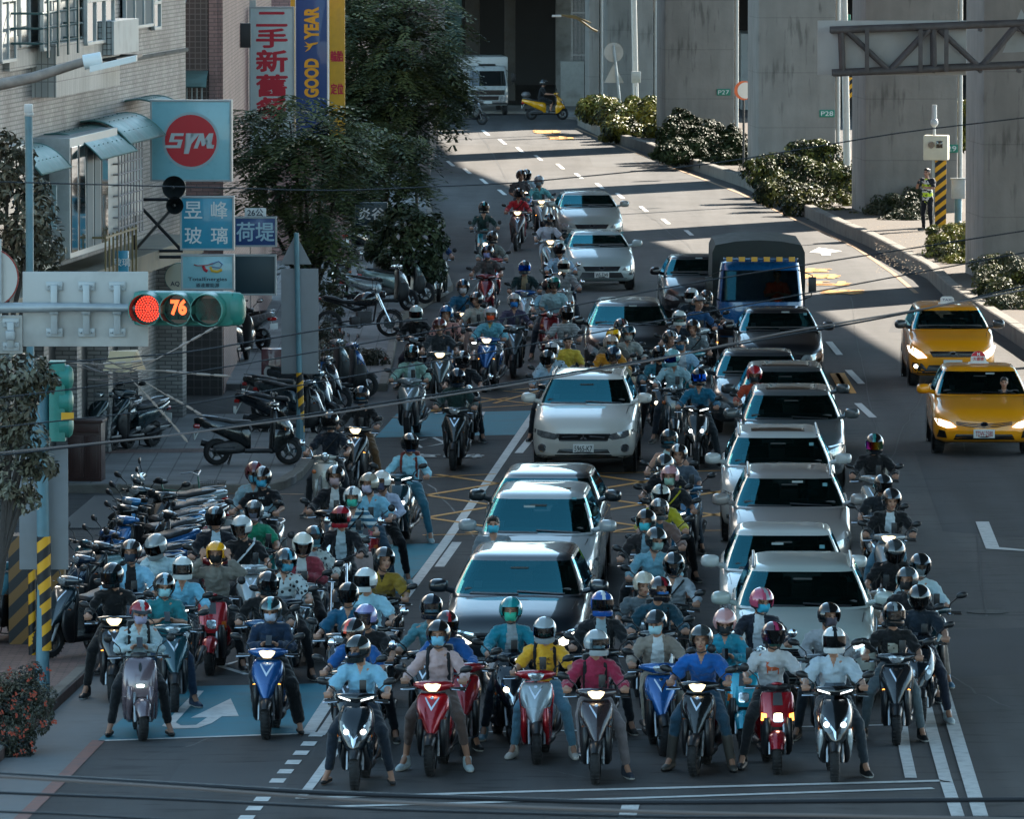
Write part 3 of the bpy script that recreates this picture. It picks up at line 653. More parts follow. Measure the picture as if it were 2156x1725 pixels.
   pj('lower_intake',[(-.55,.34),(.55,.34),(.48,.47),(-.48,.47)],GRILL,.010,both=False);pj('fog_lamp',[(.68,.40),(.82,.42),(.82,.48),(.68,.47)],LENSD,.010)
   pj('bumper_trim',[(-.62,.315),(.62,.315),(.62,.33),(-.62,.33)],CHROME,.014,both=False)
   if low:pj('bumper_skirt',[(-.86,.29),(.86,.29),(.86,.52),(.62,.50),(.5,.35),(-.5,.35),(-.62,.50),(-.86,.52)],BLK,.006,both=False)
  if drl:pj('running_light',[(.52,z0+.115),(.70,z0+.15),(.86,z0+.20),(.80,z0+.08),(.78,z0+.08),(.82,z0+.175),(.70,z0+.125),(.52,z0+.095)],LITW,.02)
  ep=[(.07*math.cos(a),(z0+.07 if not sd else z0+.0)+.045*math.sin(a)) for a in [k*math.pi/8 for k in range(16)]]
  pj('emblem',ep,CHROME,.024,both=False);pj('emblem_core',[(x*.75,(ep[0][1])+(z-ep[0][1])*.7) for x,z in ep],BLKG,.028,both=False)
  if lit==2:pj('fog_lit',[(.74+.04*math.cos(a),.44+.04*math.sin(a)) for a in [k*math.pi/6 for k in range(12)]],LITW,.018)
 # shut lines on the hood and licence plate
 pj('hood_seam',[(hw*.80,.55),(hw*.81,.55),(hw*.845,cy_-.05),(hw*.835,cy_-.05)],GRILL,.002,d=(0,0,-1))
 pz=.47 if detail=='outlander' else (.50 if kind !='sedan' else .41)
 hit=bv.ray_cast(Vector((0,-2,pz)),Vector((0,1,0)));py=hit[0].y-.022 if hit[0] else-.02
 pm=MB();pm.box((0,py,pz),(.36 if not plate_red else .38,.012,.155),bev=.006);pl=pm.build('licence_plate',PLATE,t)
 if plate:
  tx=MB();tx.text(plate,.10,basis((0,py-.009,pz),Vector((1,0,0)),Vector((0,0,1)),Vector((0,-1,0))),w=.31,bold=.015);tx.build('lettering',M('plate red',(.35,.02,.03),.5) if plate_red else INK,pl,smooth=0)
 if rails:
  for s_ in (-1,1):
   r_=MB();x_=s_*hw*.68;r_.tube([(x_,rf+.12,H-.06),(x_,rf+.28,H+.012),(x_,L-.8,H+.0),(x_,L-.6,H-.08)],.017,8);r_.build('roof_rail',CHROME if rails==2 else STEEL,t)
 if sunroof:pj('sunroof',[(-.42,rf+.30),(.42,rf+.30),(.42,rf+.85),(-.42,rf+.85)],BLKG,.004,d=(0,0,-1),both=False,bvh=gb)
 if roofsign:
  rs=MB();yy=rf+.45;rs.loft([[(x*k_,yy+y_*k_,H+.015+z_) for x,y_ in ((-.15,-.05),(.15,-.05),(.15,.05),(-.15,.05))] for z_,k_ in ((0,1.25),(.02,1.2),(.03,.95),(.12,.9),(.15,.6))]);sg_=rs.build('roof_sign',roofsign[0],t)
  ty=MB();ty.text(roofsign[1],roofsign[3],basis((0,yy-.062,H+.10),Vector((1,0,0)),Vector((0,0,1)),Vector((0,-1,0))),w=.20 if roofsign[3]<.1 else None,bold=.01);ty.build('lettering',roofsign[2],sg_,smooth=0)
  if len(roofsign)>4:rd=MB();rd.loft([[(x*q,yy-.04,H+.14+z_) for x in (-1,1)]+[(x*q,yy+.04,H+.14+z_) for x in (1,-1)] for z_,q in ((0,.13),(.05,.11),(.09,.05),(.10,.01))]);rd.build('sign_crown',roofsign[4],sg_);rt=MB();rt.text('M',.055,basis((0,yy-.05,H+.185),Vector((1,0,0)),Vector((0,0,1)),Vector((0,-1,0))),bold=.02);rt.build('lettering',M('sign ink white',(.8,.8,.8),.5),sg_,smooth=0)
 return t
# ================================================================ people
SKIN=M('skin',(.36,.19,.125),.5,var=.1,vs=9);EYE=M('eye dark',(.015,.011,.01),.3);LIP=M('lips',(.26,.09,.075),.45);HAIR=M('hair black',(.012,.010,.009),.45,bump=.5,bs=120)
SOLE=M('shoe sole',(.5,.5,.48),.6)
def cloth(hexc,kind='plain'):
 k='cloth '+hexc+kind
 if k in MATS:return MATS[k]
 m=M(k,srgb(hexc),.82,var=.16,vs=6,bump=.9,bs=13,spec=.25)
 n=m.node_tree.nodes;L=m.node_tree.links;b=n['Principled BSDF'];b.inputs['Sheen Weight'].default_value=.25
 if kind in ('stripe','bold','floral','denim'):
  tc=n.new('ShaderNodeTexCoord');hs=[q for q in n if q.type=='HUE_SAT'][0];mx=n.new('ShaderNodeMix');mx.data_type='RGBA'
  if kind in ('stripe','bold'):
   wv=n.new('ShaderNodeTexWave');wv.bands_direction='Z';wv.inputs['Scale'].default_value=11 if kind=='stripe' else 3.6;L.new(tc.outputs['Object'],wv.inputs[0]);f=wv.outputs['Fac']
   th=n.new('ShaderNodeMath');th.operation='GREATER_THAN';th.inputs[1].default_value=.5 if kind=='bold' else .72;L.new(f,th.inputs[0]);f=th.outputs[0]
   c2=(.02,.10,.16) if kind=='bold' else (.06,.07,.09)
  elif kind=='floral':
   vo=n.new('ShaderNodeTexVoronoi');vo.inputs['Scale'].default_value=16;L.new(tc.outputs['Object'],vo.inputs['Vector']);th=n.new('ShaderNodeMath');th.operation='LESS_THAN';th.inputs[1].default_value=.33;L.new(vo.outputs['Distance'],th.inputs[0]);f=th.outputs[0];c2=(.02,.025,.03)
  else:
   no=n.new('ShaderNodeTexNoise');no.inputs['Scale'].default_value=90;L.new(tc.outputs['Object'],no.inputs['Vector']);f=no.outputs[0];c2=tuple(c*.45 for c in srgb(hexc))
  mx.inputs[7].default_value=c2+(1,);L.new(f,mx.inputs[0]);L.new(hs.outputs[0],mx.inputs[6]);L.new(mx.outputs[2],b.inputs['Base Color'])
 return m
V3=Vector
def lerp(a,b,t):return V3(a)*(1-t)+V3(b)*t
def joints(arm='bars',leg='both',lean=0):
 J=dict(pel=V3((0,.16,.85)),wst=V3((0,.165,1.0)),chs=V3((0,.13-lean,1.17)),nck=V3((0,.10-lean*1.3,1.325)),hd=V3((0,.06-lean*1.6,1.47)))
 for s in (-1,1):
  k='R' if s<0 else 'L'
  J['sh'+k]=V3((s*.168,.12-lean,1.232));J['hp'+k]=V3((s*.09,.14,.84))
  if arm=='bars':J['el'+k]=V3((s*.305,.0-lean*.5,1.055));J['wr'+k]=V3((s*.325,-.255,1.035));J['hn'+k]=V3((s*.325,-.33,1.03));J['gr'+k]=1
  elif arm=='phone':J['el'+k]=V3((s*.25,.06,1.03));J['wr'+k]=V3((s*.085,-.16,1.07));J['hn'+k]=V3((s*.05,-.22,1.10))
  elif arm=='raised':J['el'+k]=V3((s*.33,-.04,1.25));J['wr'+k]=V3((s*.185,-.09,1.40));J['hn'+k]=V3((s*.165,-.08,1.49))
  elif arm=='hold':J['el'+k]=V3((s*.27,-.02,1.05));J['wr'+k]=V3((s*.17,-.26,1.0));J['hn'+k]=V3((s*.15,-.33,.98))
  elif arm=='lap':J['el'+k]=V3((s*.27,.08,1.02));J['wr'+k]=V3((s*.15,-.12,.93));J['hn'+k]=V3((s*.13,-.19,.92))
  down=leg=='both' or (leg=='left' and s>0) or (leg=='right' and s<0)
  if down:J['kn'+k]=V3((s*.265,-.22,.60));J['an'+k]=V3((s*.34,-.10,.155));J['bl'+k]=V3((s*.385,-.24,.035));J['hl'+k]=V3((s*.335,-.055,.045))
  else:J['kn'+k]=V3((s*.16,-.26,.70));J['an'+k]=V3((s*.14,-.20,.37));J['bl'+k]=V3((s*.15,-.36,.315));J['hl'+k]=V3((s*.14,-.17,.325))
 if leg=='stand':
  for s in (-1,1):
   k='R' if s<0 else 'L'
   J['kn'+k]=V3((s*.12,.0,.48));J['an'+k]=V3((s*.13,.06,.09));J['bl'+k]=V3((s*.16,-.08,.035));J['hl'+k]=V3((s*.13,.10,.04));J['hp'+k]=V3((s*.09,.03,.9))
  J['pel']=V3((0,.03,.92));J['wst']=V3((0,.03,1.08));J['chs']=V3((0,.02,1.28));J['nck']=V3((0,.02,1.46));J['hd']=V3((0,.0,1.62))
  for s in (-1,1):
   k='R' if s<0 else 'L';J['sh'+k]=V3((s*.18,.03,1.41))
   if arm=='cam':J['el'+k]=V3((s*.27,-.08,1.20));J['wr'+k]=V3((s*.10,-.24,1.30+(.12 if s<0 else-.08)));J['hn'+k]=V3((s*.07,-.27,1.38 if s<0 else 1.24))
   else:J['el'+k]=V3((s*.26,.05,1.14));J['wr'+k]=V3((s*.25,-.06,.90));J['hn'+k]=V3((s*.24,-.10,.82))
 return J
def headM(J,yaw=0,pitch=0):
 return Matrix.Translation(J['nck']+V3((0,0,.02))) @ Matrix.Rotation(R(yaw),4,'Z') @ Matrix.Rotation(R(pitch),4,'X') @ Matrix.Translation((0,J['hd'].y-J['nck'].y,J['hd'].z-J['nck'].z-.02))
def fingers(J,k,s,arm):
 P=[];w_,h=J['wr'+k],J['hn'+k];d=(h-w_).normalized()
 if arm=='bars':
  side=V3((s,.15,0)).normalized();dn=V3((0,.2,-1)).normalized();c=h
  P+=[('c',w_,c,.026,.030,.6),('c',c+side*-.03,c+side*.035,.020,.018)]
  for i in range(4):
   b=c+side*(-.033+.022*i)+d*.02;L_=(.034,.038,.036,.028)[i]
   P+=[('c',b,b+d*L_*.7+dn*.012,.0105,.0095),('c',b+d*L_*.7+dn*.012,b+d*L_*.45+dn*.045,.0095,.008),('c',b+d*L_*.45+dn*.045,b-d*.005+dn*.05,.008,.007)]
  t0=w_+(c-w_)*.4-side*.022;P+=[('c',t0,c-side*.055+dn*.01,.012,.010),('c',c-side*.055+dn*.01,c-side*.05+d*.03+dn*.03,.010,.008)]
 else:
  up=V3((0,0,1)) if abs(d.z)<.7 else V3((0,-1,0));side=d.cross(up).normalized()
  P+=[('c',w_,h,.025,.028,.6),('c',h-side*.028,h+side*.028,.017,.016)]
  inn=side*(1 if side.x*s<0 else-1)
  for i in range(4):
   b=h+side*(-.03+.02*i)+d*.015;L_=(.06,.07,.066,.052)[i]
   m_=b+d*L_*.55;P+=[('c',b,m_,.010,.009),('c',m_,m_+d*L_*.3+inn*0+up*(-.02 if arm=='phone' else .004),.009,.007)]
  P+=[('c',w_+(h-w_)*.3,h+inn*.045+up*.01,.012,.010),('c',h+inn*.045+up*.01,h+inn*.05+d*.04+up*.012,.010,.008)]
 return P
_pm={}
def body_mesh(arm,leg,yaw,pitch,lean):
 k=('b',arm,leg,yaw,pitch,lean)
 if k in _pm:return _pm[k]
 J=joints(arm,leg,lean);H=headM(J,yaw,pitch);P=[]
 P+=[('c',J['pel'],J['wst'],.125,.115,.75),('c',J['wst'],J['chs'],.115,.135,.72),('c',J['chs'],lerp(J['chs'],J['nck'],.6),.135,.09,.75),('c',lerp(J['chs'],J['nck'],.6),J['hd']-V3((0,0,.03)),.055,.05)]
 for s in (-1,1):
  q='R' if s<0 else 'L'
  P+=[('c',lerp(J['chs'],J['nck'],.45),J['sh'+q],.07,.058),('c',J['sh'+q],J['el'+q],.052,.040),('c',J['el'+q],J['wr'+q],.041,.027)]+fingers(J,q,s,arm)
  P+=[('c',J['hp'+q],J['kn'+q],.080,.053),('c',J['kn'+q],lerp(J['kn'+q],J['an'+q],.35),.052,.050),('c',lerp(J['kn'+q],J['an'+q],.35),J['an'+q],.050,.034),('c',J['an'+q],J['bl'+q],.036,.030,.9),('c',J['hl'+q],J['bl'+q],.034,.034)]
 hd=[('e',(0,.012,.018),(.076,.094,.098),(0,0,0),H),('e',(0,-.028,-.045),(.056,.060,.062),(0,0,0),H),('e',(0,-.062,-.082),(.026,.022,.02),(0,0,0),H),('e',(0,-.072,.034),(.05,.018,.014),(0,0,0),H)]
 hd+=[('e',(0,-.092,-.012),(.013,.016,.026),(R(-18),0,0),H),('e',(0,-.100,-.028),(.018,.014,.011),(0,0,0),H),('e',(0,-.082,-.056),(.024,.012,.010),(0,0,0),H)]
 for s in (-1,1):hd+=[('e',(s*.077,.012,-.005),(.011,.02,.033),(0,0,R(s*12)),H),('e',(s*.042,-.062,-.018),(.022,.022,.016),(0,0,0),H)]
 me=blob(P+hd,.0095,2)
 for m in (SKIN,EYE,LIP):me.materials.append(m)
 Hi=H.inverted()
 for p in me.polygons:
  c=Hi @ p.center
  if c.y<-.055:
   for s in (-1,1):
    if ((c.x-s*.031)/.016)**2+((c.z-.012)/.0075)**2<1:p.material_index=1
   if (c.x/.024)**2+((c.z+.058)/.008)**2<1:p.material_index=2
   for s in (-1,1):
    if ((c.x-s*.033)/.022)**2+((c.z-.032)/.005)**2<1:p.material_index=1
 _pm[k]=me;return me
def shirt_mesh(arm,style,lean,seed=0,leg='both'):
 leg='stand' if leg=='stand' else 'both'
 k=('s',arm,style,lean,seed,leg)
 if k in _pm:return _pm[k]
 J=joints(arm,leg,lean);g=.016 if style not in ('jacket','open') else .028;up=V3((0,0,.02))
 P=[('c',J['pel']+V3((0,.01,-.02)),J['wst'],.142+g,.132+g,.80),('c',J['wst'],J['chs'],.128+g,.142+g,.76),('c',J['chs'],lerp(J['chs'],J['nck'],.55),.142+g,.095+g*.6,.78)]
 if style=='open' or style=='jacket' or style=='shirt':
  for s in (-1,1):P.append(('c',J['nck']+V3((s*.03,.02,-.03)),J['nck']+V3((s*.055,-.055,-.055)),.026,.022))
 for s in (-1,1):
  q='R' if s<0 else 'L'
  if style=='tank':P.append(('c',lerp(J['chs'],J['nck'],.45),lerp(lerp(J['chs'],J['nck'],.5),J['sh'+q],.7),.075,.05));continue
  P.append(('c',lerp(J['chs'],J['nck'],.45),J['sh'+q],.078+g*.4,.060+g*.5))
  if style in ('short',):e=lerp(J['sh'+q],J['el'+q],.72);P.append(('c',J['sh'+q],e,.066+g*.6,.062+g*.6))
  elif style=='shirtshort':e=lerp(J['sh'+q],J['el'+q],.8);P.append(('c',J['sh'+q],e,.068+g*.6,.07+g*.6))
  else:P+=[('c',J['sh'+q],J['el'+q],.057+g*.7,.050+g*.6),('c',J['el'+q],lerp(J['el'+q],J['wr'+q],.86),.052+g*.6,.036+g*.5)]
 me=blob(P,.012,2,wr=.0175,seed=seed*3.1,wf=11);me.materials.append(None);me.materials.append(None)
 if style in ('jacket','open','shirt','shirtshort'):
  for p in me.polygons:
   c=p.center;tz=(c.z-J['pel'].z)/(J['nck'].z-J['pel'].z);w_=(.035+.045*(1-abs(tz-.45)*1.2)) if style=='open' else max(0,(tz-.74)*.17)
   if c.y<J['chs'].y-.02 and abs(c.x)<w_ and tz>(-.1 if style=='open' else .74):p.material_index=1
 _pm[k]=me;return me
def pants_mesh(arm,leg,style,lean):
 k=('p',leg,style)
 if k in _pm:return _pm[k]
 J=joints(arm,leg,0);P=[('c',J['pel']+V3((0,.01,-.01)),J['wst']-V3((0,0,.05)),.136,.125,.82)]
 wd=.018 if style=='wide' else 0
 for s in (-1,1):
  q='R' if s<0 else 'L';P.append(('c',J['hp'+q],J['kn'+q],.100,.074+wd))
  if style=='shorts':P.append(('c',J['hp'+q],lerp(J['hp'+q],J['kn'+q],.9),.104,.088));continue
  e=lerp(J['kn'+q],J['an'+q],.62 if style=='capri' else .93);P.append(('c',J['kn'+q],e,.070+wd,.052+wd*1.4))
 if style=='shorts':P=[p for i,p in enumerate(P) if not (i and p[4]==.074)]
 me=blob(P,.013,3,wr=.010,seed=5);me.materials.append(None);_pm[k]=me;return me
def shoe_mesh(arm,leg,s,style):
 k=('f',leg,s,style)
 if k in _pm:return _pm[k]
 J=joints(arm,leg,0);q='R' if s<0 else 'L';h,b,a=J['hl'+q],J['bl'+q],J['an'+q];d=(b-h);d.z=0;d.normalize();z0=min(h.z,b.z)-.035
 P=[('c',h+V3((0,0,.010)),b,.050,.050,.95),('c',b,b+d*.055-V3((0,0,.004)),.049,.040,.85),('c',h+V3((0,0,.015)),a-V3((0,0,.025)),.050,.052)]
 if style=='boot':P.append(('c',a-V3((0,0,.03)),lerp(a,J['kn'+q],.55),.056,.066))
 if style=='flat':P=[('c',h,b,.036,.038,.8),('c',b,b+d*.05,.036,.02,.7)]
 me=blob(P,.010,2)
 zc=(h.z if style !='x' else 0)-.018
 for v in me.vertices:
  if v.co.z<z0+.004:v.co.z=z0+.004
 me.materials.append(None);me.materials.append(None)
 for p in me.polygons:
  if p.center.z<z0+.028:p.material_index=1
 _pm[k]=me;return me
def helmet_meshes(kind):
 """shell, lining edge and visor in head space"""
 k=('h',kind)
 if k in _pm:return _pm[k]
 sh=MB();n,m=36,22;rx,ry,rz=.138,.157,.149;cz=.030;cy=.012
 if kind=='half':rx,ry,rz=.133,.152,.142
 def pt(i,j,s=1.0):
  ph=R(90-(i/m)*(132 if kind=='full' else (126 if kind=='open' else 98)));th=2*math.pi*j/n
  r_=math.cos(ph) if ph>R(-20) else math.cos(ph)*.5+.47*(1+(ph-R(-20))*.35)
  z=math.sin(ph);return V3((rx*s*r_*math.sin(th),cy-ry*s*r_*math.cos(th),cz+rz*s*(z if z>-.6 else z)))
 grid=[[pt(i,j) for j in range(n)] for i in range(m+1)];gin=[[pt(i,j,.90) for j in range(n)] for i in range(m+1)]
 def keep(c):
  u=c.x/rx;v=c.z-cz;fr=c.y<cy-.02
  if kind=='open':return not (fr and v<.040 and abs(c.x)<.100)
  if kind=='half':return not (fr and v<.045)
  return not (fr and-.060<v<.042 and abs(c.x)<.098)
 idx={};vs=[];fs=[]
 def vid(l,i,j):
  q=(l,i,j % n if i else 0)
  if q not in idx:idx[q]=len(vs);vs.append((grid if l==0 else gin)[i][j % n])
  return idx[q]
 kept={}
 for i in range(m):
  for j in range(n):
   c=(grid[i][j]+grid[i+1][(j+1) % n])/2;kept[(i,j)]=keep(c)
 for (i,j),kp in kept.items():
  if not kp:continue
  f=[vid(0,i,j),vid(0,i,j+1),vid(0,i+1,j+1),vid(0,i+1,j)] if i else [vid(0,0,0),vid(0,1,j+1),vid(0,1,j)]
  g_=[vid(1,i,j),vid(1,i,j+1),vid(1,i+1,j+1),vid(1,i+1,j)] if i else [vid(1,0,0),vid(1,1,j+1),vid(1,1,j)]
  fs.append(tuple(f[::-1]));fs.append(tuple(g_))
  for di,dj,a,b in ((0,-1,(i+1,j),(i,j)),(0,1,(i,j+1),(i+1,j+1)),(-1,0,(i,j),(i,j+1)),(1,0,(i+1,j+1),(i+1,j))):
   q=(i+di,(j+dj) % n)
   if 0<=q[0]<m and kept.get(q):continue
   if q[0]<0:continue
   fs.append((vid(0,*a),vid(0,*b),vid(1,*b),vid(1,*a)))
 sh.add(vs,fs)
 for f_i,f in enumerate(sh.f):
  c=sum((V3(sh.v[i]) for i in f),V3())/len(f);inner=f_i % 1
  if (c.z-cz)<-.055 or ((c-V3((0,cy,cz))).length<.118 and kind !='half'):sh.m[f_i]=1
  elif abs(c.x)<.024 and c.z>cz+.02:sh.m[f_i]=2  # centre band slot: stripes on some helmets, painted reflection streaks on others
 if kind=='full':sh.loft([[(math.sin(a)*(rx+o_-.016),cy-math.cos(a)*(ry+o_+.008),cz-.108+z_) for o_,z_ in ((.0,-.028),(.008,-.005),(.006,.03),(-.012,.035),(-.016,-.02))] for a in [R(-70+10*q) for q in range(15)]],0)
 if kind=='half' :sh.loft([[(math.sin(a)*rx*1.01,cy-math.cos(a)*(ry*1.0+e),cz+.047-e*.35+t_) for e,t_ in ((-.01,0),(.045*math.cos(a)**.5,0),(.045*math.cos(a)**.5,.006),(-.01,.01))] for a in [R(-60+10*q) for q in range(13)]],1)
 if kind=='open':
  for s in (-1,1):sh.tube([(s*.095,cy-.02,-.06),(s*.06,-.03,-.115),(0,-.045,-.135)],.008,6,1)
 shell=mesh_of(sh,'helmet',3,smooth=45)
 vz=MB();z0,z1=(cz-.062,cz+.058) if kind !='open' else (cz-.095,cz+.062)
 rows=[[(math.sin(R(a))*(rx+.008),cy-math.cos(R(a))*(ry+.010-.02*max(0,(cz-z)/.1)**2),z) for a in range(-62,63,8)] for z in [z0+(z1-z0)*q/6 for q in range(7)]]
 if kind=='open':rows=[[(x*(1-.05*(6-i)),y_,z) for x,y_,z in r_] for i,r_ in enumerate(rows)]
 vz.loft(rows,cap=(False,False),closed=False)
 vz.loft([[(x*.985,y_*.985+.0,z) for x,y_,z in r_][::-1] for r_ in rows],cap=(False,False),closed=False)
 vis=mesh_of(vz,'visor',1,smooth=70)
 _pm[k]=(shell,vis);return _pm[k]
def mask_mesh():
 if 'mask' in _pm:return _pm['mask']
 mb=MB();rows=[]
 for i in range(9):
  z=.004-.104*i/8;bul=math.sin(math.pi*min(1,(i+1.2)/9))**.6
  rows.append([(x*(1-.25*(i/8)**2),-.062-.052*bul*(1-(abs(x)/.082)**2.2)+(.045 if abs(x)>.07 else 0)+.002*math.sin(i*3.1),z) for x in [-.078+.156*q/12 for q in range(13)]])
 mb.loft(rows,cap=(False,False),closed=False)
 mb.loft([[(x*.98,y_+.003,z) for x,y_,z in r_][::-1] for r_ in rows],cap=(False,False),closed=False)
 for s in (-1,1):
  mb.tube([(s*.07,-.05,-.005),(s*.082,.0,.0),(s*.08,.03,-.015)],.0022,4);mb.tube([(s*.062,-.05,-.08),(s*.08,-.0,-.05),(s*.08,.03,-.03)],.0022,4)
 _pm['mask']=mesh_of(mb,'face_mask',1,smooth=70);return _pm['mask']
def hair_mesh():
 if 'hair' in _pm:return _pm['hair']
 me=blob([('e',(0,.022,.045),(.086,.098,.088)),('e',(0,.05,.0),(.082,.075,.09)),('e',(0,-.055,.095),(.06,.03,.028))],.008,2,wr=.006,wf=30);me.materials.append(HAIR);_pm['hair']=me;return me
def strap_mesh(arm,lean,kind,leg='both'):
 k=('st',arm,lean,kind)
 if k in _pm:return _pm[k]
 J=joints(arm,leg,lean);mb=MB();c=J['chs']
 sm=shirt_mesh(arm,'short',lean,0,leg);bv=BVHTree.FromPolygons([v.co for v in sm.vertices],[tuple(p.vertices) for p in sm.polygons])
 def on(x,z,back=False):
  o=V3((x,c.y+(1.5 if back else-1.5),z));h=bv.ray_cast(o,V3((0,-1 if back else 1,0)));p=h[0] if h[0] else V3((x,c.y-.1,z));return p+V3((0,.012 if back else-.012,0))
 if kind=='backpack':
  for s in (-1,1):
   pts=[on(s*.115,z) for z in (.98,1.05,1.12,1.18,1.24)];pts+=[V3((s*.11,c.y+.0,1.345))];mb.tube(pts,.020,8,flat=.35)
  mb.box((0,c.y+.20,1.16),(.28,.14,.40),bev=.05)
 else:
  pts=[on(.13-.26*q/6,1.27-.30*q/6) for q in range(7)];mb.tube([V3((.14,c.y+.02,1.335))]+pts,.016,8,flat=.35)
 _pm[k]=mesh_of(mb,'strap');return _pm[k]
VIS={'clear':glass('visor clear',(.72,.76,.78),1.55,.02),'dark':glass('visor smoke',(.06,.06,.07),1.7,.02)}
def viscol(v):
 if v in VIS:return VIS[v]
 c={'blue':(.01,.12,.75),'fire':(.9,.16,.02),'teal':(.02,.4,.45)}[v]
 m=M('visor mirror '+v,c,.05,metal=1)
 if v=='fire':
  n=m.node_tree.nodes;L=m.node_tree.links;tc=n.new('ShaderNodeTexCoord');sp=n.new('ShaderNodeSeparateXYZ');L.new(tc.outputs['Object'],sp.inputs[0]);cr=n.new('ShaderNodeValToRGB');mr=n.new('ShaderNodeMapRange');mr.inputs[1].default_value=-.12;mr.inputs[2].default_value=.12;L.new(sp.outputs[0],mr.inputs[0]);L.new(mr.outputs[0],cr.inputs[0])
  e=cr.color_ramp.elements;e[0].color=(.3,.02,.4,1);e[1].color=(.05,.5,.3,1);e.new(.4).color=(.9,.05,.02,1);e.new(.62).color=(1,.55,.02,1);L.new(cr.outputs[0],n['Principled BSDF'].inputs['Base Color'])
 VIS[v]=m;return m
def person(pos,rz,label,hel='open',hc='#1c1e22',hs=None,vis=None,mask=None,top='#333',style='short',inner=None,tk='plain',pants='#1d2430',pstyle='long',shoe='#222',sstyle='shoe',arm='bars',leg='both',yaw=0,pitch=0,lean=0,strap=None,strapc='#15171a',group='riders waiting at the light',prop=None,print_=None,z=0,scale=1):
 t=thing('person',label,'person',(pos[0],pos[1],z),rz,group);t.scale=(scale,)*3
 J=joints(arm,leg,lean);H=headM(J,yaw,pitch)
 inst('body',body_mesh(arm,leg,yaw,pitch,lean),[SKIN,EYE,LIP],t)
 m1=cloth(top,tk);m2=cloth(inner) if inner else (SKIN if style in ('shirt','shirtshort') else m1)
 sh=inst('shirt' if style in ('short','shirt','shirtshort','tank','long') else 'jacket',shirt_mesh(arm,style,lean,hash_(label) % 2,leg),[m1,m2],t)
 inst('trousers' if pstyle !='shorts' else 'shorts',pants_mesh(arm,leg,pstyle,lean),[cloth(pants,'denim' if pants in ('#33586e','#3d6f88','#5b8aa0') else 'plain')],t)
 for s in (-1,1):inst('boot' if sstyle=='boot' else 'shoe',shoe_mesh(arm,leg,s,sstyle),[M('shoe '+shoe,srgb(shoe),.55,var=.15,vs=20),SOLE if srgb(shoe)[0]>.12 or sstyle=='shoe' and shoe !='#16181b' else BLK],t)
 def hobj(nm,me,mats,par=t):
  o=inst(nm,me,mats,par)
  if par is t:o.matrix_local=H
  return o
 if hel in ('open','full','half'):
  shell,vz=helmet_meshes(hel);hm=M('helmet '+hc,srgb(hc),.14,coat=1,var=.08,vs=12)
  ho=hobj('helmet',shell,[hm,BLK,M('helmet '+hs,srgb(hs),.14,coat=1) if hs else hm])
  if vis:hobj('visor',vz,[viscol(vis)],ho)
 elif hel=='hair':hobj('hair',hair_mesh(),[HAIR])
 if mask:hobj('face_mask',mask_mesh(),[M('mask '+mask,srgb(mask),.8,bump=.2,bs=150)])
 if strap:inst('backpack' if strap=='backpack' else 'shoulder_strap',strap_mesh(arm,lean,strap,leg),[cloth(strapc)],t)
 if print_:
  sm=shirt_mesh(arm,style,lean,hash_(label) % 2,leg);bv=BVHTree.FromPolygons([v.co for v in sm.vertices],[tuple(p.vertices) for p in sm.polygons])
  d=MB()
  if print_[0]=='poly':
   for poly in print_[2]:proj(d,poly,bv,.004,cell=.03)
  else:
   for ln,zz,hh in print_[2]:
    q=MB();q.text(ln,hh,basis((0,-1,zz),V3((1,0,0)),V3((0,0,1)),V3((0,-1,0))),bold=.02)
    out=[]
    for v in q.v:
     hq=bv.ray_cast(V3(v),V3((0,1,0)));out.append((hq[0] if hq[0] else V3((v[0],J['chs'].y-.12,v[2])))-V3((0,.006,0)))
    d.add(out,q.f)
  d.build('print',M('print '+print_[1],srgb(print_[1]),.7),sh,smooth=0)
 return t
def hash_(s):return sum(ord(c)*(i+3) for i,c in enumerate(s))
# ================================================================ the setting
def road_mat(name,col,tracks=True):
 m=M(name,col,.9,spec=.3);n=m.node_tree.nodes;L=m.node_tree.links;b=n['Principled BSDF']
 tc=n.new('ShaderNodeTexCoord')
 def nz(sc,det=6,st=None):
  q=n.new('ShaderNodeTexNoise');q.inputs['Scale'].default_value=sc;q.inputs['Detail'].default_value=det;v=tc.outputs['Object']
  if st:mp=n.new('ShaderNodeMapping');mp.inputs['Scale'].default_value=st;L.new(v,mp.inputs[0]);v=mp.outputs[0]
  L.new(v,q.inputs['Vector']);return q.outputs[0]
 def mr(v,a,b_,c,d):q=n.new('ShaderNodeMapRange');q.inputs[1].default_value=a;q.inputs[2].default_value=b_;q.inputs[3].default_value=c;q.inputs[4].default_value=d;L.new(v,q.inputs[0]);return q.outputs[0]
 def mul(a,b_):q=n.new('ShaderNodeMath');q.operation='MULTIPLY';L.new(a,q.inputs[0]);L.new(b_,q.inputs[1]);return q.outputs[0]
 v=mul(mr(nz(.35),.3,.7,.86,1.12),mr(nz(60,3),.3,.7,.82,1.18))
 if tracks:v=mul(v,mr(nz(1.0,4,(1.0,.035,1)),.38,.62,.74,1.14));v=mul(v,mr(nz(2.4,5,(.5,1.6,1)),.55,.68,1,.58))
 hs=n.new('ShaderNodeHueSaturation');hs.inputs['Color'].default_value=tuple(col)+(1,);L.new(v,hs.inputs['Value']);L.new(hs.outputs[0],b.inputs['Base Color'])
 bp=n.new('ShaderNodeBump');bp.inputs['Strength'].default_value=.35;bp.inputs['Distance'].default_value=.01;L.new(nz(110,2),bp.inputs['Height']);L.new(bp.outputs[0],b.inputs['Normal'])
 return m
ASPH=road_mat('asphalt',(.074,.072,.072))
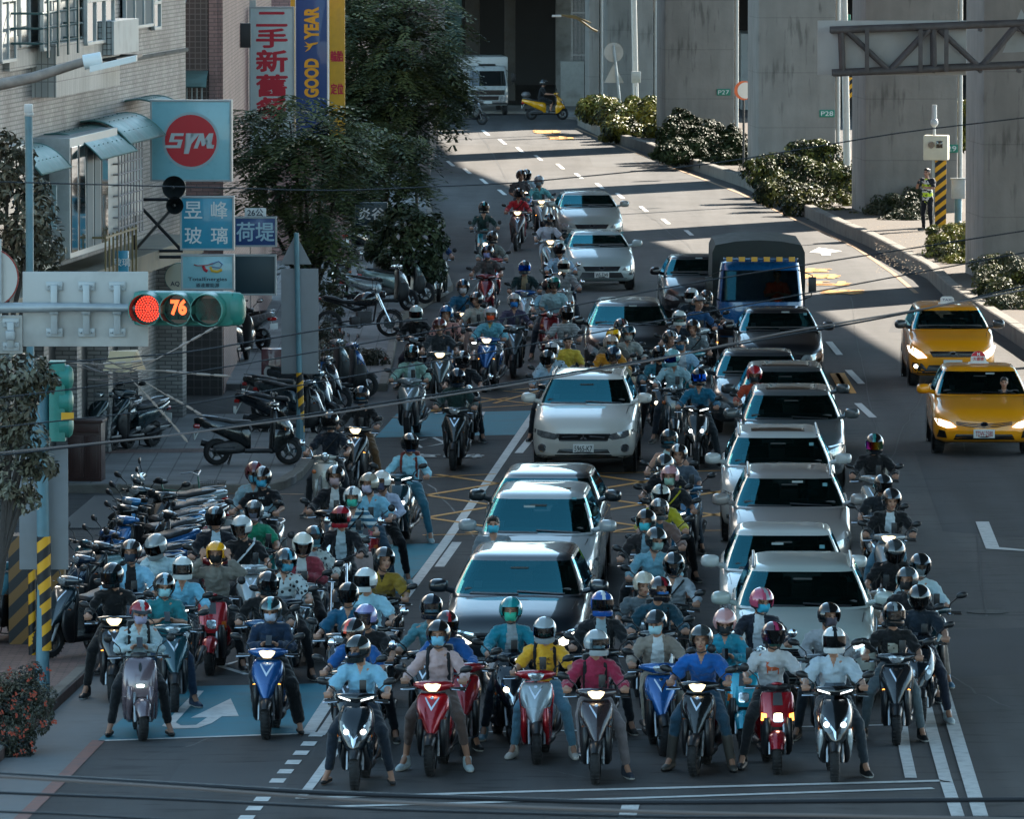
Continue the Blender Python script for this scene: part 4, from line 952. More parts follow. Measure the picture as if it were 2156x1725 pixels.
def worn(name,col,amt=.45,sc=5):
 """road paint worn through to the asphalt in patches"""
 m=M(name,col,.75);n=m.node_tree.nodes;L=m.node_tree.links;b=n['Principled BSDF'];tc=n.new('ShaderNodeTexCoord')
 a=n.new('ShaderNodeTexNoise');a.inputs['Scale'].default_value=sc;a.inputs['Detail'].default_value=9;a.inputs['Roughness'].default_value=.7;L.new(tc.outputs['Object'],a.inputs['Vector'])
 r=n.new('ShaderNodeMapRange');r.inputs[1].default_value=.46;r.inputs[2].default_value=.66;r.inputs[4].default_value=amt;L.new(a.outputs[0],r.inputs[0])
 mx=n.new('ShaderNodeMix');mx.data_type='RGBA';mx.inputs[6].default_value=tuple(col)+(1,);mx.inputs[7].default_value=(.07,.07,.075,1);L.new(r.outputs[0],mx.inputs[0]);L.new(mx.outputs[2],b.inputs['Base Color'])
 return m
WHT=worn('road paint white',(.62,.62,.60),.35);YEL=worn('road paint yellow',(.62,.30,.06),.3);BLU=worn('road paint blue',(.012,.185,.25),.3,1.3);RED=worn('road paint red',(.22,.09,.07),.5)
CONC=M('concrete',(.27,.26,.245),.85,var=.16,vs=1.4,bump=.3,bs=22,dirt=.5)
KERB=M('kerb concrete',(.165,.15,.13),.88,var=.22,vs=3,bump=.4,bs=30,dirt=.6)
def ground(name,px,mat,h=0.0,kind='structure',thick=0):
 pts=[G(x,y,0) if isinstance((x,y),tuple) else 0 for x,y in px]
 mb=MB();n=len(pts)
 mb.add([(p.x,p.y,h) for p in pts],[tuple(range(n))])
 if thick:mb.add([(p.x,p.y,h) for p in pts]+[(p.x,p.y,h-thick) for p in pts],[(i,(i+1) % n,n+(i+1) % n,n+i) for i in range(n)])
 o=mb.build(name,mat,smooth=0);o['kind']=kind;return o
def strips(name,segs,mat,h=.008,wd=.12):
 """painted lines: each a list of display pixels run along the road; width in metres"""
 mb=MB()
 for s_ in segs:
  ww=wd
  if isinstance(s_,tuple):s_,ww=s_
  P=[G(*p) for p in s_]
  for i,p in enumerate(P):
   d=(P[min(i+1,len(P)-1)]-P[max(i-1,0)]).normalized();nn=Vector((-d.y,d.x,0))*ww/2
   mb.v+=[(p.x+nn.x,p.y+nn.y,h),(p.x-nn.x,p.y-nn.y,h)]
   if i:b=len(mb.v);mb.f.append((b-4,b-3,b-1,b-2));mb.m.append(0)
 o=mb.build(name,mat,smooth=0);o['kind']='structure';return o
gm=MB();gm.add([(-1500,-50,0),(1500,-50,0),(1500,3500,0),(-1500,3500,0)],[(0,1,2,3)]);o=gm.build('road',ASPH,smooth=0);o['kind']='structure'
# darker resurfaced strip and older paler patch
ground('road_patch',[(1925,950),(2400,950),(2400,1150),(1985,1120)],road_mat('asphalt dark',(.046,.048,.052)),.003)
# blue waiting boxes
ground('waiting_box',[(205,1561),(652,1547),(697,1478),(700,1440),(370,1447),(285,1490)],BLU,.004)
ground('waiting_box',[(790,922),(1100,916),(1135,865),(835,872)],BLU,.004)
ground('waiting_box',[(838,1250),(935,1145),(800,1148),(700,1260)],BLU,.004)
# white lines
strips('lane_marking',[[(655,1546),(208,1562)],([(648,1546),(697,1470)],.16),[(632,1684),(660,1648),(690,1606),(722,1560)],[(674,1550),(712,1494)],
 ([(632,1683),(1000,1672),(1985,1646)],.17),([(690,1701),(1300,1684),(1965,1662)],.15),([(850,1262),(937,1144),(1030,1010),(1128,866)],.15),([(925,1195),(962,1143)],.15),([(1092,955),(1116,926)],.15),
 ([(2066,1724),(2020,1572),(1990,1470),(1975,1420),(1958,1330)],.17),([(2018,1724),(1990,1640),(1962,1540),(1950,1490)],.15),([(1918,1640),(1905,1580),(1898,1520)],.14),
 [(1985,1648),(2000,1648)],([(1330,1690),(1320,1724)],.2),([(905,1545),(1350,1538)],.1),([(1560,1535),(1890,1528)],.1)],WHT)
strips('lane_dash',[([(915+.0,325),(925,331)],.12)]+[([(x-6,y-5),(x+7,y+6)],.13) for x,y in ((915,325),(948,344),(983,360),(1018.6,381.6),(1056.5,404.6),(1022,279),(1057,298),(1094,315),(1133,332),(1179,350),(1218,370),(1262,391),(1305,412),(1355,440),(1401,466),(1450,490),(884,308))]+[([(1745,720),(1768,748)],.15),([(1786,780),(1814,809)],.15),([(1806,850),(1838,880)],.15)],WHT)
strips('bicycle_dash',[([(524+8+(647-524)*t,1709-(1709-1563)*t),(524+8+(647-524)*t+7,1709-(1709-1563)*t-9)],.17) for t in [k/7.5 for k in range(-1,9)]],WHT,.009)
# red and yellow kerb lines
strips('kerb_line',[([(208,1561),(122,1650),(40,1730),(0,1760)],.16)],RED)
strips('kerb_line',[[(1212,270),(1330,318),(1440,362),(1560,408),(1690,470),(1800,520),(1880,575),(1930,618)],[(640,1042),(200,1038)]],YEL if 0 else worn('kerb paint faded',(.36,.22,.12),.6))
# yellow hatched box
def clipbox(segs,x0,x1,y0,y1):return segs
yl=[([(905,1006),(1045,999)],.10),([(1260,998),(1525,992)],.10),([(890,1128),(1010,1126)],.1),([(1290,1122),(1525,1118)],.1),([(885,868),(1128,852)],.1),([(1080,822),(1150,815)],.1)]
for k in range(-8,12):
 for a,(sx,off) in ((.145,(1,0)),(-.165,(-1,0))):
  y0=900+k*47;x0_,x1_=890,1525
  # clip in display space, lay on the road
  pts=[]
  for x in range(x0_,x1_+1,5):
   y=y0+a*(x-1200)
   if 1000<y<1124:pts.append((x,y))
  if len(pts)>3:yl.append(([pts[0],pts[-1]],.14))
for p in ([(900,866),(1070,838)],[(1010,838),(1125,852)],[(1060,824),(1150,832)],[(1040,850),(1140,822)]):yl.append((p,.085))
strips('hatched_box',yl,YEL,.0085)
strips('yellow_block',[([(1757,787),(1780,829)],.2),([(1768,786),(1793,829)],.2)],YEL)
def flat_text(name,body,x,y,w_,h_,mat,rz=math.pi,hh=.009,bold=.02):
 p=G(x,y);mb=MB();mb.text(body,h_,XF((p.x,p.y,hh+.011),(0,0,rz)),w=w_,bold=bold);o=mb.build(name,mat,smooth=0);o['kind']='structure';return o
for ch,y_ in zip('車機行禁',(570,583,598,616)):flat_text('lane_lettering',ch,1690+(y_-560)*1.5,y_,1.0,1.9,YEL,R(176),bold=.035)
for ch,y_ in zip('機車',(278,291)):flat_text('lane_lettering',ch,1060+(y_-240)*2.4,y_,1.0,3.4,YEL,R(180))
flat_text('lane_lettering','機車',930,962,1.5,.8,WHT,R(175))
strips('diamond_mark',[([(868,931),(912,922),(938,934),(888,944),(868,931)],.10),([(465,1405),(500,1394),(530,1404)],.10),([(465,1405),(520,1422)],.1)],WHT)
# turning arrows
def arrow(pts,h=.0095):q=MB();P=[G(*p) for p in pts];q.add([(p.x,p.y,h) for p in P],[tuple(range(len(P)))]);o=q.build('arrow_mark',WHT,smooth=0);o['kind']='structure'
D3=lambda l:[(x*.3592,1105+y*.3592) for x,y in l]
arrow(D3([(950,1185),(1150,978),(1195,980),(1030,1165),(1060,1183),(1150,1180),(1215,1135),(1118,1138),(1352,1025),(1400,1128),(1300,1130),(1240,1170),(1160,1198),(1020,1202)]))
D4=lambda l:[(x*.3409+1420.9,y*.3409) for x,y in l]
arrow(D4([(830,1560),(890,1530),(1035,1553),(965,1562),(960,1580),(905,1578),(900,1565)]))
arrow([(985,905),(1003,868),(1022,868),(1000,910)])
# cracks, seams and repairs in the surface
cr=MB();rc=random.Random(4)
def crackline(x,y,dx,dy,n,wd,jit):
 for _ in range(n):
  a=G(x,y);x+=dx*rc.uniform(.5,1.5)+rc.uniform(-jit,jit);y+=dy*rc.uniform(.5,1.5)+rc.uniform(-jit,jit)*.4;b=G(x,y);d=(b-a)
  if d.length<1e-4:continue
  d.normalize();nn=Vector((-d.y,d.x,0))*wd*rc.uniform(.6,1.4);cr.add([(a.x+nn.x,a.y+nn.y,.002),(a.x-nn.x,a.y-nn.y,.002),(b.x-nn.x,b.y-nn.y,.002),(b.x+nn.x,b.y+nn.y,.002)],[(0,1,2,3)])
for x,y,dx,dy,n in ((300,1600,22,-6,14),(1100,1620,18,1,12),(1900,1350,20,10,12),(2020,900,4,26,14),(1990,1210,24,-2,8),(420,850,16,2,10),(950,640,14,2,14),(960,520,12,-1,14),(1100,400,14,-1,20),(1150,330,14,1,16),(1500,520,16,3,10),(1950,800,-8,16,10),(1000,760,12,3,12),(1080,300,12,0,14),(1330,460,15,1,16),(900,1020,9,10,12),(60,1700,20,-14,6)):crackline(x,y,dx,dy,n,.012,5)
for x0,y0,x1,y1 in ((930,700,1120,460),(1120,460,1000,280),(1870,1080,1790,640),(1500,560,1290,420)):crackline(x0,y0,(x1-x0)/24,(y1-y0)/24,24,.010,1.2)
o=cr.build('road_cracks',M('tar seam',(.022,.022,.024),.6),smooth=0);o['kind']='structure'
for k,pts in enumerate(([(1930,1330),(2156,1322),(2156,1420),(1960,1432)],[(380,1610),(620,1604),(600,1665),(340,1672)],[(930,560),(1080,556),(1085,585),(925,590)],[(1240,330),(1330,330),(1345,352),(1250,352)],[(1870,700),(1890,660),(1960,655),(1975,700)],[(1040,1020),(1230,1016),(1240,1050),(1020,1056)])):ground('road_patch',pts,road_mat('asphalt patch %d' % (k % 2),((.045,.046,.05),(.080,.080,.082))[k % 2],False),.0012+k*.0002)
arrow([(2054,1100),(2082,1100),(2104,1154),(2170,1160),(2170,1163),(2076,1157)])
# manhole, grate
for nm,x,y,r_ in (('manhole_cover',862,880,.34),('manhole_cover',1240,1410,.3),('manhole_cover',2065,600,.3),('manhole_cover',2080,1290,.3),('manhole_cover',1000,480,.32)):
 q=MB();p=G(x,y);q.lathe([(0,0),(r_,0),(r_,-.01)],24,X=XF((p.x,p.y,.011),(0,R(-90),0)));o=q.build(nm,M('cast iron',(.05,.05,.05),.6,metal=.6,bump=.8,bs=40));o['kind']='structure'
q=MB()
for k in range(26):
 a,b=G(200+k*4.2,1047,0),G(140+k*4.2-20,1115,0);q.tube([(a.x,a.y,.012),(b.x,b.y,.012)],.018,4)
o=q.build('drain_grate',M('steel grate',(.08,.09,.1),.5,metal=.7));o['kind']='structure'
# pavements with kerbs
PAVE=tiles('pavers',(.19,.19,.19),(.09,.09,.09),.42,.42,.012,.8,.5,0,.12,'xy',.35);BRK=tiles('brick paving',(.17,.10,.085),(.08,.06,.05),.22,.11,.01,.8,.5,.5,.2,'xy',.3)
def pavement(name,px,mat,h=.13):return ground(name,px,mat,h,thick=h+.02)
def kerbrun(name,px,wd=.16,h=.15,side=1,mat=KERB,joint=1.0):
 P=[G(*p) for p in px];Q=[]
 for a,b in zip(P,P[1:]):
  n_=max(1,int((b-a).length/joint));Q+=[a.lerp(b,k/n_) for k in range(n_)]
 Q.append(P[-1]);mb=MB()
 for i in range(len(Q)-1):
  a,b=Q[i],Q[i+1];d=(b-a).normalized();nn=Vector((-d.y,d.x,0))*wd*side;a2=a+d*.006;b2=b-d*.006;hh=h+random.uniform(-.006,.006)
  base=[a2,b2,b2+nn,a2+nn];tp=[a2+nn*.12,b2+nn*.12,b2+nn,a2+nn]
  mb.add([(p.x,p.y,0) for p in base]+[(p.x,p.y,hh-.02) for p in base]+[(p.x,p.y,hh) for p in tp],[(0,1,5,4),(1,2,6,5),(3,0,4,7),(4,5,9,8),(5,6,10,9),(7,4,8,11),(8,9,10,11),(2,3,7,6)])
 o=mb.build(name,mat,smooth=0);o['kind']='structure';return o
pavement('pavement',[(192,1426),(0,1606),(-120,1720),(-500,1720),(-500,1285),(150,1290)],BRK)
ground('gutter',[(192,1426),(330,1432),(285,1490),(205,1561),(120,1646),(30,1725),(-200,1900),(-200,1790),(0,1607)],M('gutter concrete',(.16,.165,.165),.85,var=.15,vs=2,dirt=.3),.005)
kerbrun('kerb',[(192,1424),(100,1512),(0,1606),(-120,1720)],side=-1)
pavement('pavement',[(-200,1036),(560,1038),(620,1020),(660,975),(668,930),(640,885),(-200,890)],PAVE)
kerbrun('kerb',[(-50,1038),(560,1040),(600,1030),(636,1008),(660,978),(670,930)],side=1)
ground('brick_band',[(215,963),(560,958),(563,966),(212,971)],BRK,.135)
pavement('pavement',[(640,822),(815,822),(822,783),(842,678),(905,640),(952,612),(925,540),(905,440),(872,300),(868,262),(300,262),(300,822)],PAVE)
kerbrun('kerb',[(640,824),(815,824),(824,783),(844,678),(907,640),(954,612),(927,540),(907,440),(874,300)],side=1)
ground('ramp_plate',[(868,636),(948,628),(905,612),(862,612)],M('steel plate',(.14,.15,.16),.5,metal=.6,bump=.6,bs=60),.15,thick=.02)
pavement('pavement',[(1180,250),(1240,252),(1240,226),(860,226),(860,238),(1175,240)],CONC,.1)
# raised median island
isl=[(1216,263.6),(1277,295),(1360,321),(1421,346),(1499,371.6),(1567,395),(1639,431),(1694,457),(1762,491),(1820,515),(1898,556),(1953,588),(1992,627),(2064,675),(2156,736),(2300,830),(2480,960),(2700,1130),(2900,1300)]
P=[G(*p) for p in isl];mb=MB();Q=[(p.x+6.8,p.y+.5) for p in P][::-1]
Q=[(G(1560,258).x,G(1560,258).y)]+[] if 0 else Q
mb.add([(p.x,p.y,.27) for p in P]+[(a,b,.27) for a,b in Q],[(i,i+1,2*len(P)-2-i,2*len(P)-1-i) for i in range(len(P)-1)])
o=mb.build('median_soil',M('dry soil',(.075,.058,.045),.95,var=.35,vs=4,bump=.8,bs=18),smooth=0);o['kind']='structure'
kerbrun('median_kerb',isl,.26,.36,1,KERB,1.6)
ground('far_kerb_strip',[(1216,263),(1212,255),(1300,252),(1300,263)],KERB,.12)
# ---------------------------------------------------------------- viaduct
def pillar(xl,xr,ybase,label,num=None,nump=None,stains=0,depth=3.4,right=None,hgt=15.4):
 a=G(xl,ybase);b=PY(xr,ybase,a.y);w_=b.x-a.x;rz=R(4)
 m=MATS.get('pillar concrete')
 if not m:
  m=M('pillar concrete',(.245,.232,.212),.88,bump=.5,bs=7);n=m.node_tree.nodes;L=m.node_tree.links;bb=n['Principled BSDF'];tc=n.new('ShaderNodeTexCoord')
  def nz(sc,st,det=7):mp=n.new('ShaderNodeMapping');mp.inputs['Scale'].default_value=st;L.new(tc.outputs['Object'],mp.inputs[0]);q=n.new('ShaderNodeTexNoise');q.inputs['Scale'].default_value=sc;q.inputs['Detail'].default_value=det;L.new(mp.outputs[0],q.inputs['Vector']);return q.outputs[0]
  def mr(v,a_,b_,c,d):q=n.new('ShaderNodeMapRange');q.inputs[1].default_value=a_;q.inputs[2].default_value=b_;q.inputs[3].default_value=c;q.inputs[4].default_value=d;L.new(v,q.inputs[0]);return q.outputs[0]
  def mul(a_,b_):q=n.new('ShaderNodeMath');q.operation='MULTIPLY';L.new(a_,q.inputs[0]);L.new(b_,q.inputs[1]);return q.outputs[0]
  v=mul(mr(nz(1.1,(1,1,1)),.3,.7,.88,1.1),mr(nz(3,(1,1,.12)),.35,.7,.93,1.08))
  st=mr(nz(2.6,(1.6,1.6,.28)),.56,.66,1,.5);msk=mr(nz(.30,(1,1,.6)),.42,.56,0,1);mx=n.new('ShaderNodeMix');mx.inputs[2].default_value=1;L.new(msk,mx.inputs[0]);L.new(st,mx.inputs[3]);v=mul(v,mx.outputs[0])
  sp=n.new('ShaderNodeSeparateXYZ');L.new(tc.outputs['Object'],sp.inputs[0]);md=n.new('ShaderNodeMath');md.operation='MODULO';md.inputs[1].default_value=1.8;L.new(sp.outputs[2],md.inputs[0]);v=mul(v,mr(md.outputs[0],0,.03,.62,1))
  hs=n.new('ShaderNodeHueSaturation');hs.inputs['Color'].default_value=(.245,.232,.212,1);L.new(v,hs.inputs['Value']);L.new(hs.outputs[0],bb.inputs['Base Color'])
 root=thing('viaduct_pillar',label,'pillar',(a.x,a.y,0),rz,'pillars of the viaduct')
 q=MB();q.box((w_/2,depth/2,hgt/2),(w_,depth,hgt),bev=.12);q.build('shaft',m,root)
 q=MB();q.tube([(w_+.10,.25,0),(w_+.10,.25,hgt-.2)],.07,10)
 for k in range(6):q.box((w_+.07,.25,1+k*2.6),(.14,.06,.05))
 q.build('downpipe',M('pvc pipe',(.5,.5,.47),.4,var=.1),root)
 if num:
  # the plate's place on the face
  p=PY(nump[0],nump[1],a.y);d=p.x-a.x;z=p.z
  q=MB();q.box((d,-.018,z),(.50,.03,.24),bev=.004);pl=q.build('number_plate',M('plate green',(.01,.20,.13),.5),root)
  q=MB();q.text(num,.15,basis((d,-.038,z),Vector((1,0,0)),Vector((0,0,1)),Vector((0,-1,0))),w=.40);q.build('lettering',M('plate lettering',(.7,.72,.7),.5),pl,smooth=0)
 return root
pillar(1399,1547,312,'concrete viaduct pillar with green plate P27 and one dark streak','P27',(1524,194))
pillar(1595,1760,385,'concrete viaduct pillar with green plate P28 above the clipped hedge','P28',(1742,239))
pillar(1820,2017,468,'stained concrete viaduct pillar behind the police officer and speed camera','P29',(2000,313))
pillar(2068,2300,612,'nearest concrete viaduct pillar, cut by the right edge of the photo')
pillar(1338,1376,262,'pale slim viaduct pillar left of the P27 pillar',depth=2)
pillar(1277,1332,250,'dark narrow viaduct pillar behind the round and triangular signs',depth=2.5)
pillar(1239,1262,256,'narrow light pillar at the hedge end, beside the underpass',depth=2)
DK=MB();lft=[(-1,330),(2.0,290),(2.5,240),(2.5,60),(2.5,20)];rgt=[(15.5,330),(17.1,293),(25.7,215),(26.8,192),(31,170),(32,20)]  # unseen deck; edges shaped so its shadow bounds the sunlit road
def dz(y,tab):
 t2=sorted(tab,key=lambda q:q[1]);return float(np.interp(y,[q[1] for q in t2],[q[0] for q in t2]))
ys=[20,60,100,140,170,190,215,240,265,293,315,330];rg_=[]
for y in ys:
 a,b=dz(y,lft),dz(y,rgt);rg_.append([(a,y,17.0),(a,y,16.2),(a+1.2,y,15.9),(a+3,y,15.4),(b-3,y,15.4),(b-1.2,y,15.9),(b,y,16.2),(b,y,17.0),(b-.3,y,17.0),(b-.3,y,16.4),(a+.3,y,16.4),(a+.3,y,17.0)])
vr=thing('viaduct','elevated road deck on concrete pillars over the street','viaduct',(0,0,0))
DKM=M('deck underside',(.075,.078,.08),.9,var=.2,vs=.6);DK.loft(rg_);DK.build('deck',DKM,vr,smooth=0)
q=MB()
for y in range(30,325,12):a,b=dz(y,lft),dz(y,rgt);q.box(((a+b)/2,y,15.2),(b-a-5,.5,.45))
q.build('cross_beam',DKM,vr,smooth=0)
# ---------------------------------------------------------------- far underpass that closes the view
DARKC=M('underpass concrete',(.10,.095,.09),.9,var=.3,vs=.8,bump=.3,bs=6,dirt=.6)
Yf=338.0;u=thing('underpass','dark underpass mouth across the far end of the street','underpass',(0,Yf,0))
q=MB();q.box((2,9,9.2),(70,48,5.0));q.build('roof',DARKC,u,smooth=0)  # roof out of view, run forward to shade the box lorry
q=MB();q.box((0,28,4),(70,1,8));q.build('back_wall',M('dark wall',(.03,.032,.035),.9,var=.3,vs=.5),u,smooth=0)  # near-black wall colour stands in for the darkness under the crossing
for x0,x1,dy,mt in ((1170,1205,-2,CONC),(980,1010,6,DARKC),(1062,1085,4,DARKC),(940,966,9,DARKC)):
 a,b=PY(x0,200,Yf+dy),PY(x1,200,Yf+dy);q=MB();q.box(((a.x+b.x)/2,dy+.75,3.5),(b.x-a.x,1.5,7),bev=.05);q.build('pier',mt,u,smooth=0)
q=MB();a,b=PY(1180,200,Yf-6),PY(1230,60,Yf-6);q.box(((a.x+b.x)/2,-6,1.0),(b.x-a.x,.6,2.0),bev=.03);cab=q.build('electric_cabinet',M('cabinet grey',(.30,.30,.28),.6,var=.1,dirt=.4));cab.location=(0,Yf,0);tag(cab,'grey electric cabinets against the pier beside the underpass','cabinet')
q=MB();a,b=PY(1203,190,Yf-4),PY(1240,0,Yf-4)
for k in range(14):q.box((a.x+(b.x-a.x)*k/13,-4,4.4),(.03,.05,5),0)
for z in (2.2,4,6):q.box(((a.x+b.x)/2,-4,z),(b.x-a.x,.06,.06))
o=q.build('ribbed_fence',STEEL);o.location=(0,Yf,0);tag(o,'tall grey ribbed metal fence beside the underpass','fence')
a=PY(921,250,318);q=MB();q.tube([(0,0,0),(0,0,15)],.31,20);o=q.build('round_column',CONC);o.location=(a.x,318,0);tag(o,'round pale sunlit column at the top beside the big dark tree','column')
# buildings beyond the other carriageway and behind the trees
def block(name,label,x0,x1,Y,h,mat,d=14,base=None,win=None,lift=0):
 a,b=PY(x0,300,Y),PY(x1,300,Y);r_=thing(name,label,'building',((a.x+b.x)/2,Y,0));w_=b.x-a.x
 q=MB();q.box((0,d/2,h/2),(w_,d,h));q.build('wall',mat,r_,smooth=0)
 if win:
  for zz in win[0]:
   for k in range(win[1]):
    xx=-w_/2+w_*(k+.5)/win[1];q=MB();q.box((xx,-.03,zz),(w_/win[1]*.62,.08,1.3),bev=.01);f=q.build('window',win[2],r_,smooth=0);q=MB();q.box((xx,-.08,zz),(w_/win[1]*.5,.02,1.1));q.build('pane',SIDEG,f,smooth=0)
 return r_
block('building','dark green clad building seen between the right viaduct pillars',1500,2600,400,22,M('dark green cladding',(.02,.05,.045),.6,var=.3,vs=.4),20,win=((2,6,10),14,M('window dark',(.05,.06,.06),.4)))
block('building','low pale shop row across the far carriageway, right of the pillars',1560,1700,330,3.2,M('pale wall',(.35,.35,.34),.8,dirt=.3),6)
block('building','dark green panelled structure behind the round pale column',935,972,332,10,M('green panel',(.02,.07,.065),.5,var=.2),4)
# ---------------------------------------------------------------- left street front
TILEW=tiles('grey tile wall',(.27,.262,.255),(.10,.10,.10),.24,.075,.010,.5,.5,dirt=.5,var=.2);TILEP=tiles('pink tile wall',(.29,.17,.155),(.15,.10,.095),.24,.075,.009,.5,.5);TILEB=tiles('brown grid tile',(.075,.048,.042),(.17,.13,.12),.11,.11,.010,.4,.4,0);TILED=tiles('dark grid tile',(.030,.028,.032),(.10,.095,.10),.16,.16,.008,.35,.4,0)
TILEV=tiles('white block tile',(.42,.41,.38),(.2,.19,.18),.11,.30,.009,.5,.5,0)
ALU=M('aluminium frame',(.36,.40,.41),.4,metal=.5,var=.15);GLD=M('window glass dark',(.012,.03,.035),.08,coat=1);TEAL=M('teal sheet metal',(.10,.20,.19),.45,metal=.3,var=.2,vs=3,dirt=.3,bump=.1,bs=30);CURT=M('curtain grey',(.20,.22,.22),.8,var=.2,vs=5,stretch=(6,6,.3));GRNB=M('dark green bars',(.012,.06,.065),.4);WPAN=M('pale blue panel',(.28,.42,.46),.5,var=.08)
U=Vector((.0995,.995,0));N=Vector((.995,-.0995,0));P0=Vector((-10.0,115.0,0))
def fx(x,y,out=0.0):                                      # sight line on the facade plane -> (run, height)
 d=ray(x,y);O=P0+N*out;t=(O-Vector((0,0,HC))).dot(N)/d.dot(N);p=Vector((0,0,HC))+d*t;return (p-O).dot(U),p.z
XFA=basis(P0,N,U,Vector((0,0,1)))                       # local: x out, y along, z up
bA=thing('building','grey tiled apartment block with curved metal awnings, left edge','building');bA.matrix_world=XFA
def fbox(nm,s0,s1,z0,z1,o0,o1,mat,bev=.01,par=None):
 q=MB();q.box(((o0+o1)/2,(s0+s1)/2,(z0+z1)/2),(o1-o0,s1-s0,z1-z0),bev=bev);return q.build(nm,mat,par or bA,smooth=0)
fbox('wall',-14,37,0,15,-9,0,TILEW,0)
fbox('ledge',-14,37,6.95,7.02,0,.06,KERB)
def bay(x0,x1,ytop,ybot,out,mat,nm='bay'):
 s0,zt=fx(x0,ytop,out);s1,_=fx(x1,ytop,out);_,zb=fx(x0,ybot,out);return fbox(nm,s0,s1,zb,zt,.0,out,mat,.004),s0,s1,zb,zt
def window(x0,x1,ytop,ybot,out=.05,n=2,nm='window',frame=ALU,pane=GLD,par=None):
 s0,zt=fx(x0,ytop,out);s1,_=fx(x1,ytop,out);_,zb=fx(x0,ybot,out)
 q=MB();w_=s1-s0
 for k in range(n+1):q.box((out,s0+w_*k/n,(zb+zt)/2),(.07,.07,zt-zb),bev=.006)
 for z in (zb,zt,zb+(zt-zb)*.68):q.box((out+.002,(s0+s1)/2,z),(.075,w_,.06),bev=.006)
 f=q.build(nm,frame,par or bA,smooth=0);q=MB();q.box((out-.01,(s0+s1)/2,(zb+zt)/2),(.02,w_,zt-zb));q.build('pane',pane,f,smooth=0);return f
bay(118,252,92,205,.42,TILEV);bay(20,108,78,150,.10,TILEV)
window(180,238,-40,92,.45,3);window(0,30,-60,130,.10,2,pane=CURT);window(40,80,-60,96,.10,2,pane=CURT);window(262,320,-50,60,.08,3,pane=CURT);window(88,172,-50,104,.30,5,pane=CURT);window(322,336,-20,60,.06,1)
q=MB();s0,zt=fx(88,0,.62);s1,_=fx(172,0,.62);_,zb=fx(88,104,.62)
for z in (zb+.1,zb+.35,zb+.6,zb+.85):q.tube([(.0,s0,z),(.62,s0,z),(.62,s1,z),(.0,s1,z)],.022,6)
for k in range(4):q.box((.64,s0+(s1-s0)*(k+.5)/4,(zb+zt)/2+.1),(.03,.12,zt-zb+.5))
q.build('window_cage',GRNB,bA)
acr,s0,s1,zb,zt=bay(240,292,45,116,.62,M('air conditioner white',(.50,.52,.50),.5,var=.08,dirt=.3),'air_conditioner')
q=MB()
for k in range(7):q.box((.12+k*.075,s0-.012,(zb+zt)/2),(.010,.012,zt-zb));q.box((.33,s0-.012,zb+(zt-zb)*k/6),(.5,.012,.010))
q.build('air_conditioner_grille',BLK,acr)
q=MB();q.box((.3,(s0+s1)/2,zb-.08),(.75,s1-s0+.1,.05));q.build('bracket',BLK,bA)
def awning(nm,wn,wf,out,drop,mat=TEAL):
 (s0,z0),(s1,z1)=fx(*wn),fx(*wf);z=(z0+z1)/2;q=MB();rows=[]
 for k in range(11):
  t=k/10;rows.append([(out*t,s_,z-drop*(t**2.4)+.05*math.sin(t*3.1)) for s_ in [s0+(s1-s0)*j/8 for j in range(9)]])
 q.loft(rows,cap=(False,False),closed=False);q.loft([[(a,b,c-.015) for a,b,c in r_][::-1] for r_ in rows],cap=(False,False),closed=False)
 for s_ in (s0,s1):
  q.tube([r_[0 if s_==s0 else 8] for r_ in rows],.018,6)
 for j in range(0,9,1):
  for k in (2,5,8):q.ell((rows[k][j][0],rows[k][j][1],rows[k][j][2]+.01),(.014,.014,.008),n=6,m=4)
 q.tube([rows[-1][0],rows[-1][-1]],.02,6);return q.build(nm,mat,bA,smooth=50)
awning('awning',(92,290),(170,260),1.0,.42);awning('awning',(168,262),(245,234),.90,.38);awning('awning',(-20,322),(45,300),.85,.38);awning('awning',(262,214),(300,203),.75,.15)
# glazed balconies under the awnings
bb,s0,s1,zb,zt=bay(232,300,300,470,.68,ALU,'balcony');bb.hide_render=False
fbox('balcony',fx(150,400,.72)[0]-0,fx(250,400,.72)[0],3.9,5.95,0,.70,ALU)
s0,s1=fx(152,400,.74)[0],fx(232,400,.74)[0]
for k in range(5):fbox('window',s0+(s1-s0)*k/5+.1,s0+(s1-s0)*(k+1)/5-.1,4.0,5.8,.70,.72,CURT if k in (2,3) else GLD)
fbox('window',s0-.012,s0+.002,4.05,5.8,.10,.35,GLD);fbox('sign_panel',fx(150,400,.72)[0]-.95,fx(150,400,.72)[0]-.90,4.45,5.2,.05,.62,WPAN)
q=MB();s0,s1=fx(250,380,.80)[0],fx(300,380,.80)[0]
for k in range(9):q.tube([(.80,s0+(s1-s0)*k/8,4.0),(.80,s0+(s1-s0)*k/8,5.7)],.016,4)
for k in range(10):q.tube([(.2,s0,4.0+1.7*k/9),(.80,s0,4.0+1.7*k/9),(.80,s1,4.0+1.7*k/9)],.014,4)
for k in range(5):q.tube([(.2+.15*k,s0,4.0),(.2+.15*k,s0,5.7)],.014,4)
q.build('window_lattice',M('pinkish lattice',(.33,.30,.30),.5,metal=.3),bA)
fbox('balcony',fx(-30,400,.6)[0],fx(60,400,.6)[0],4.0,6.0,0,.6,ALU)
for k in range(4):s0=fx(-30,400,.6)[0]+.3+k*.9;fbox('window',s0,s0+.7,4.3,5.8,.6,.62,GLD)
fbox('shopfront',-2,30,.1,3.2,0,.04,M('shop dark',(.02,.025,.028),.5,var=.3,vs=.6),.002)
for k in range(9):fbox('shop_pillar',-1+k*3.6,-.5+k*3.6,0,3.3,.0,.42,TILEW,.01)
fbox('shop_canopy',2,33,3.25,3.6,0,.9,M('canopy tan',(.20,.17,.12),.7,var=.2,dirt=.4))
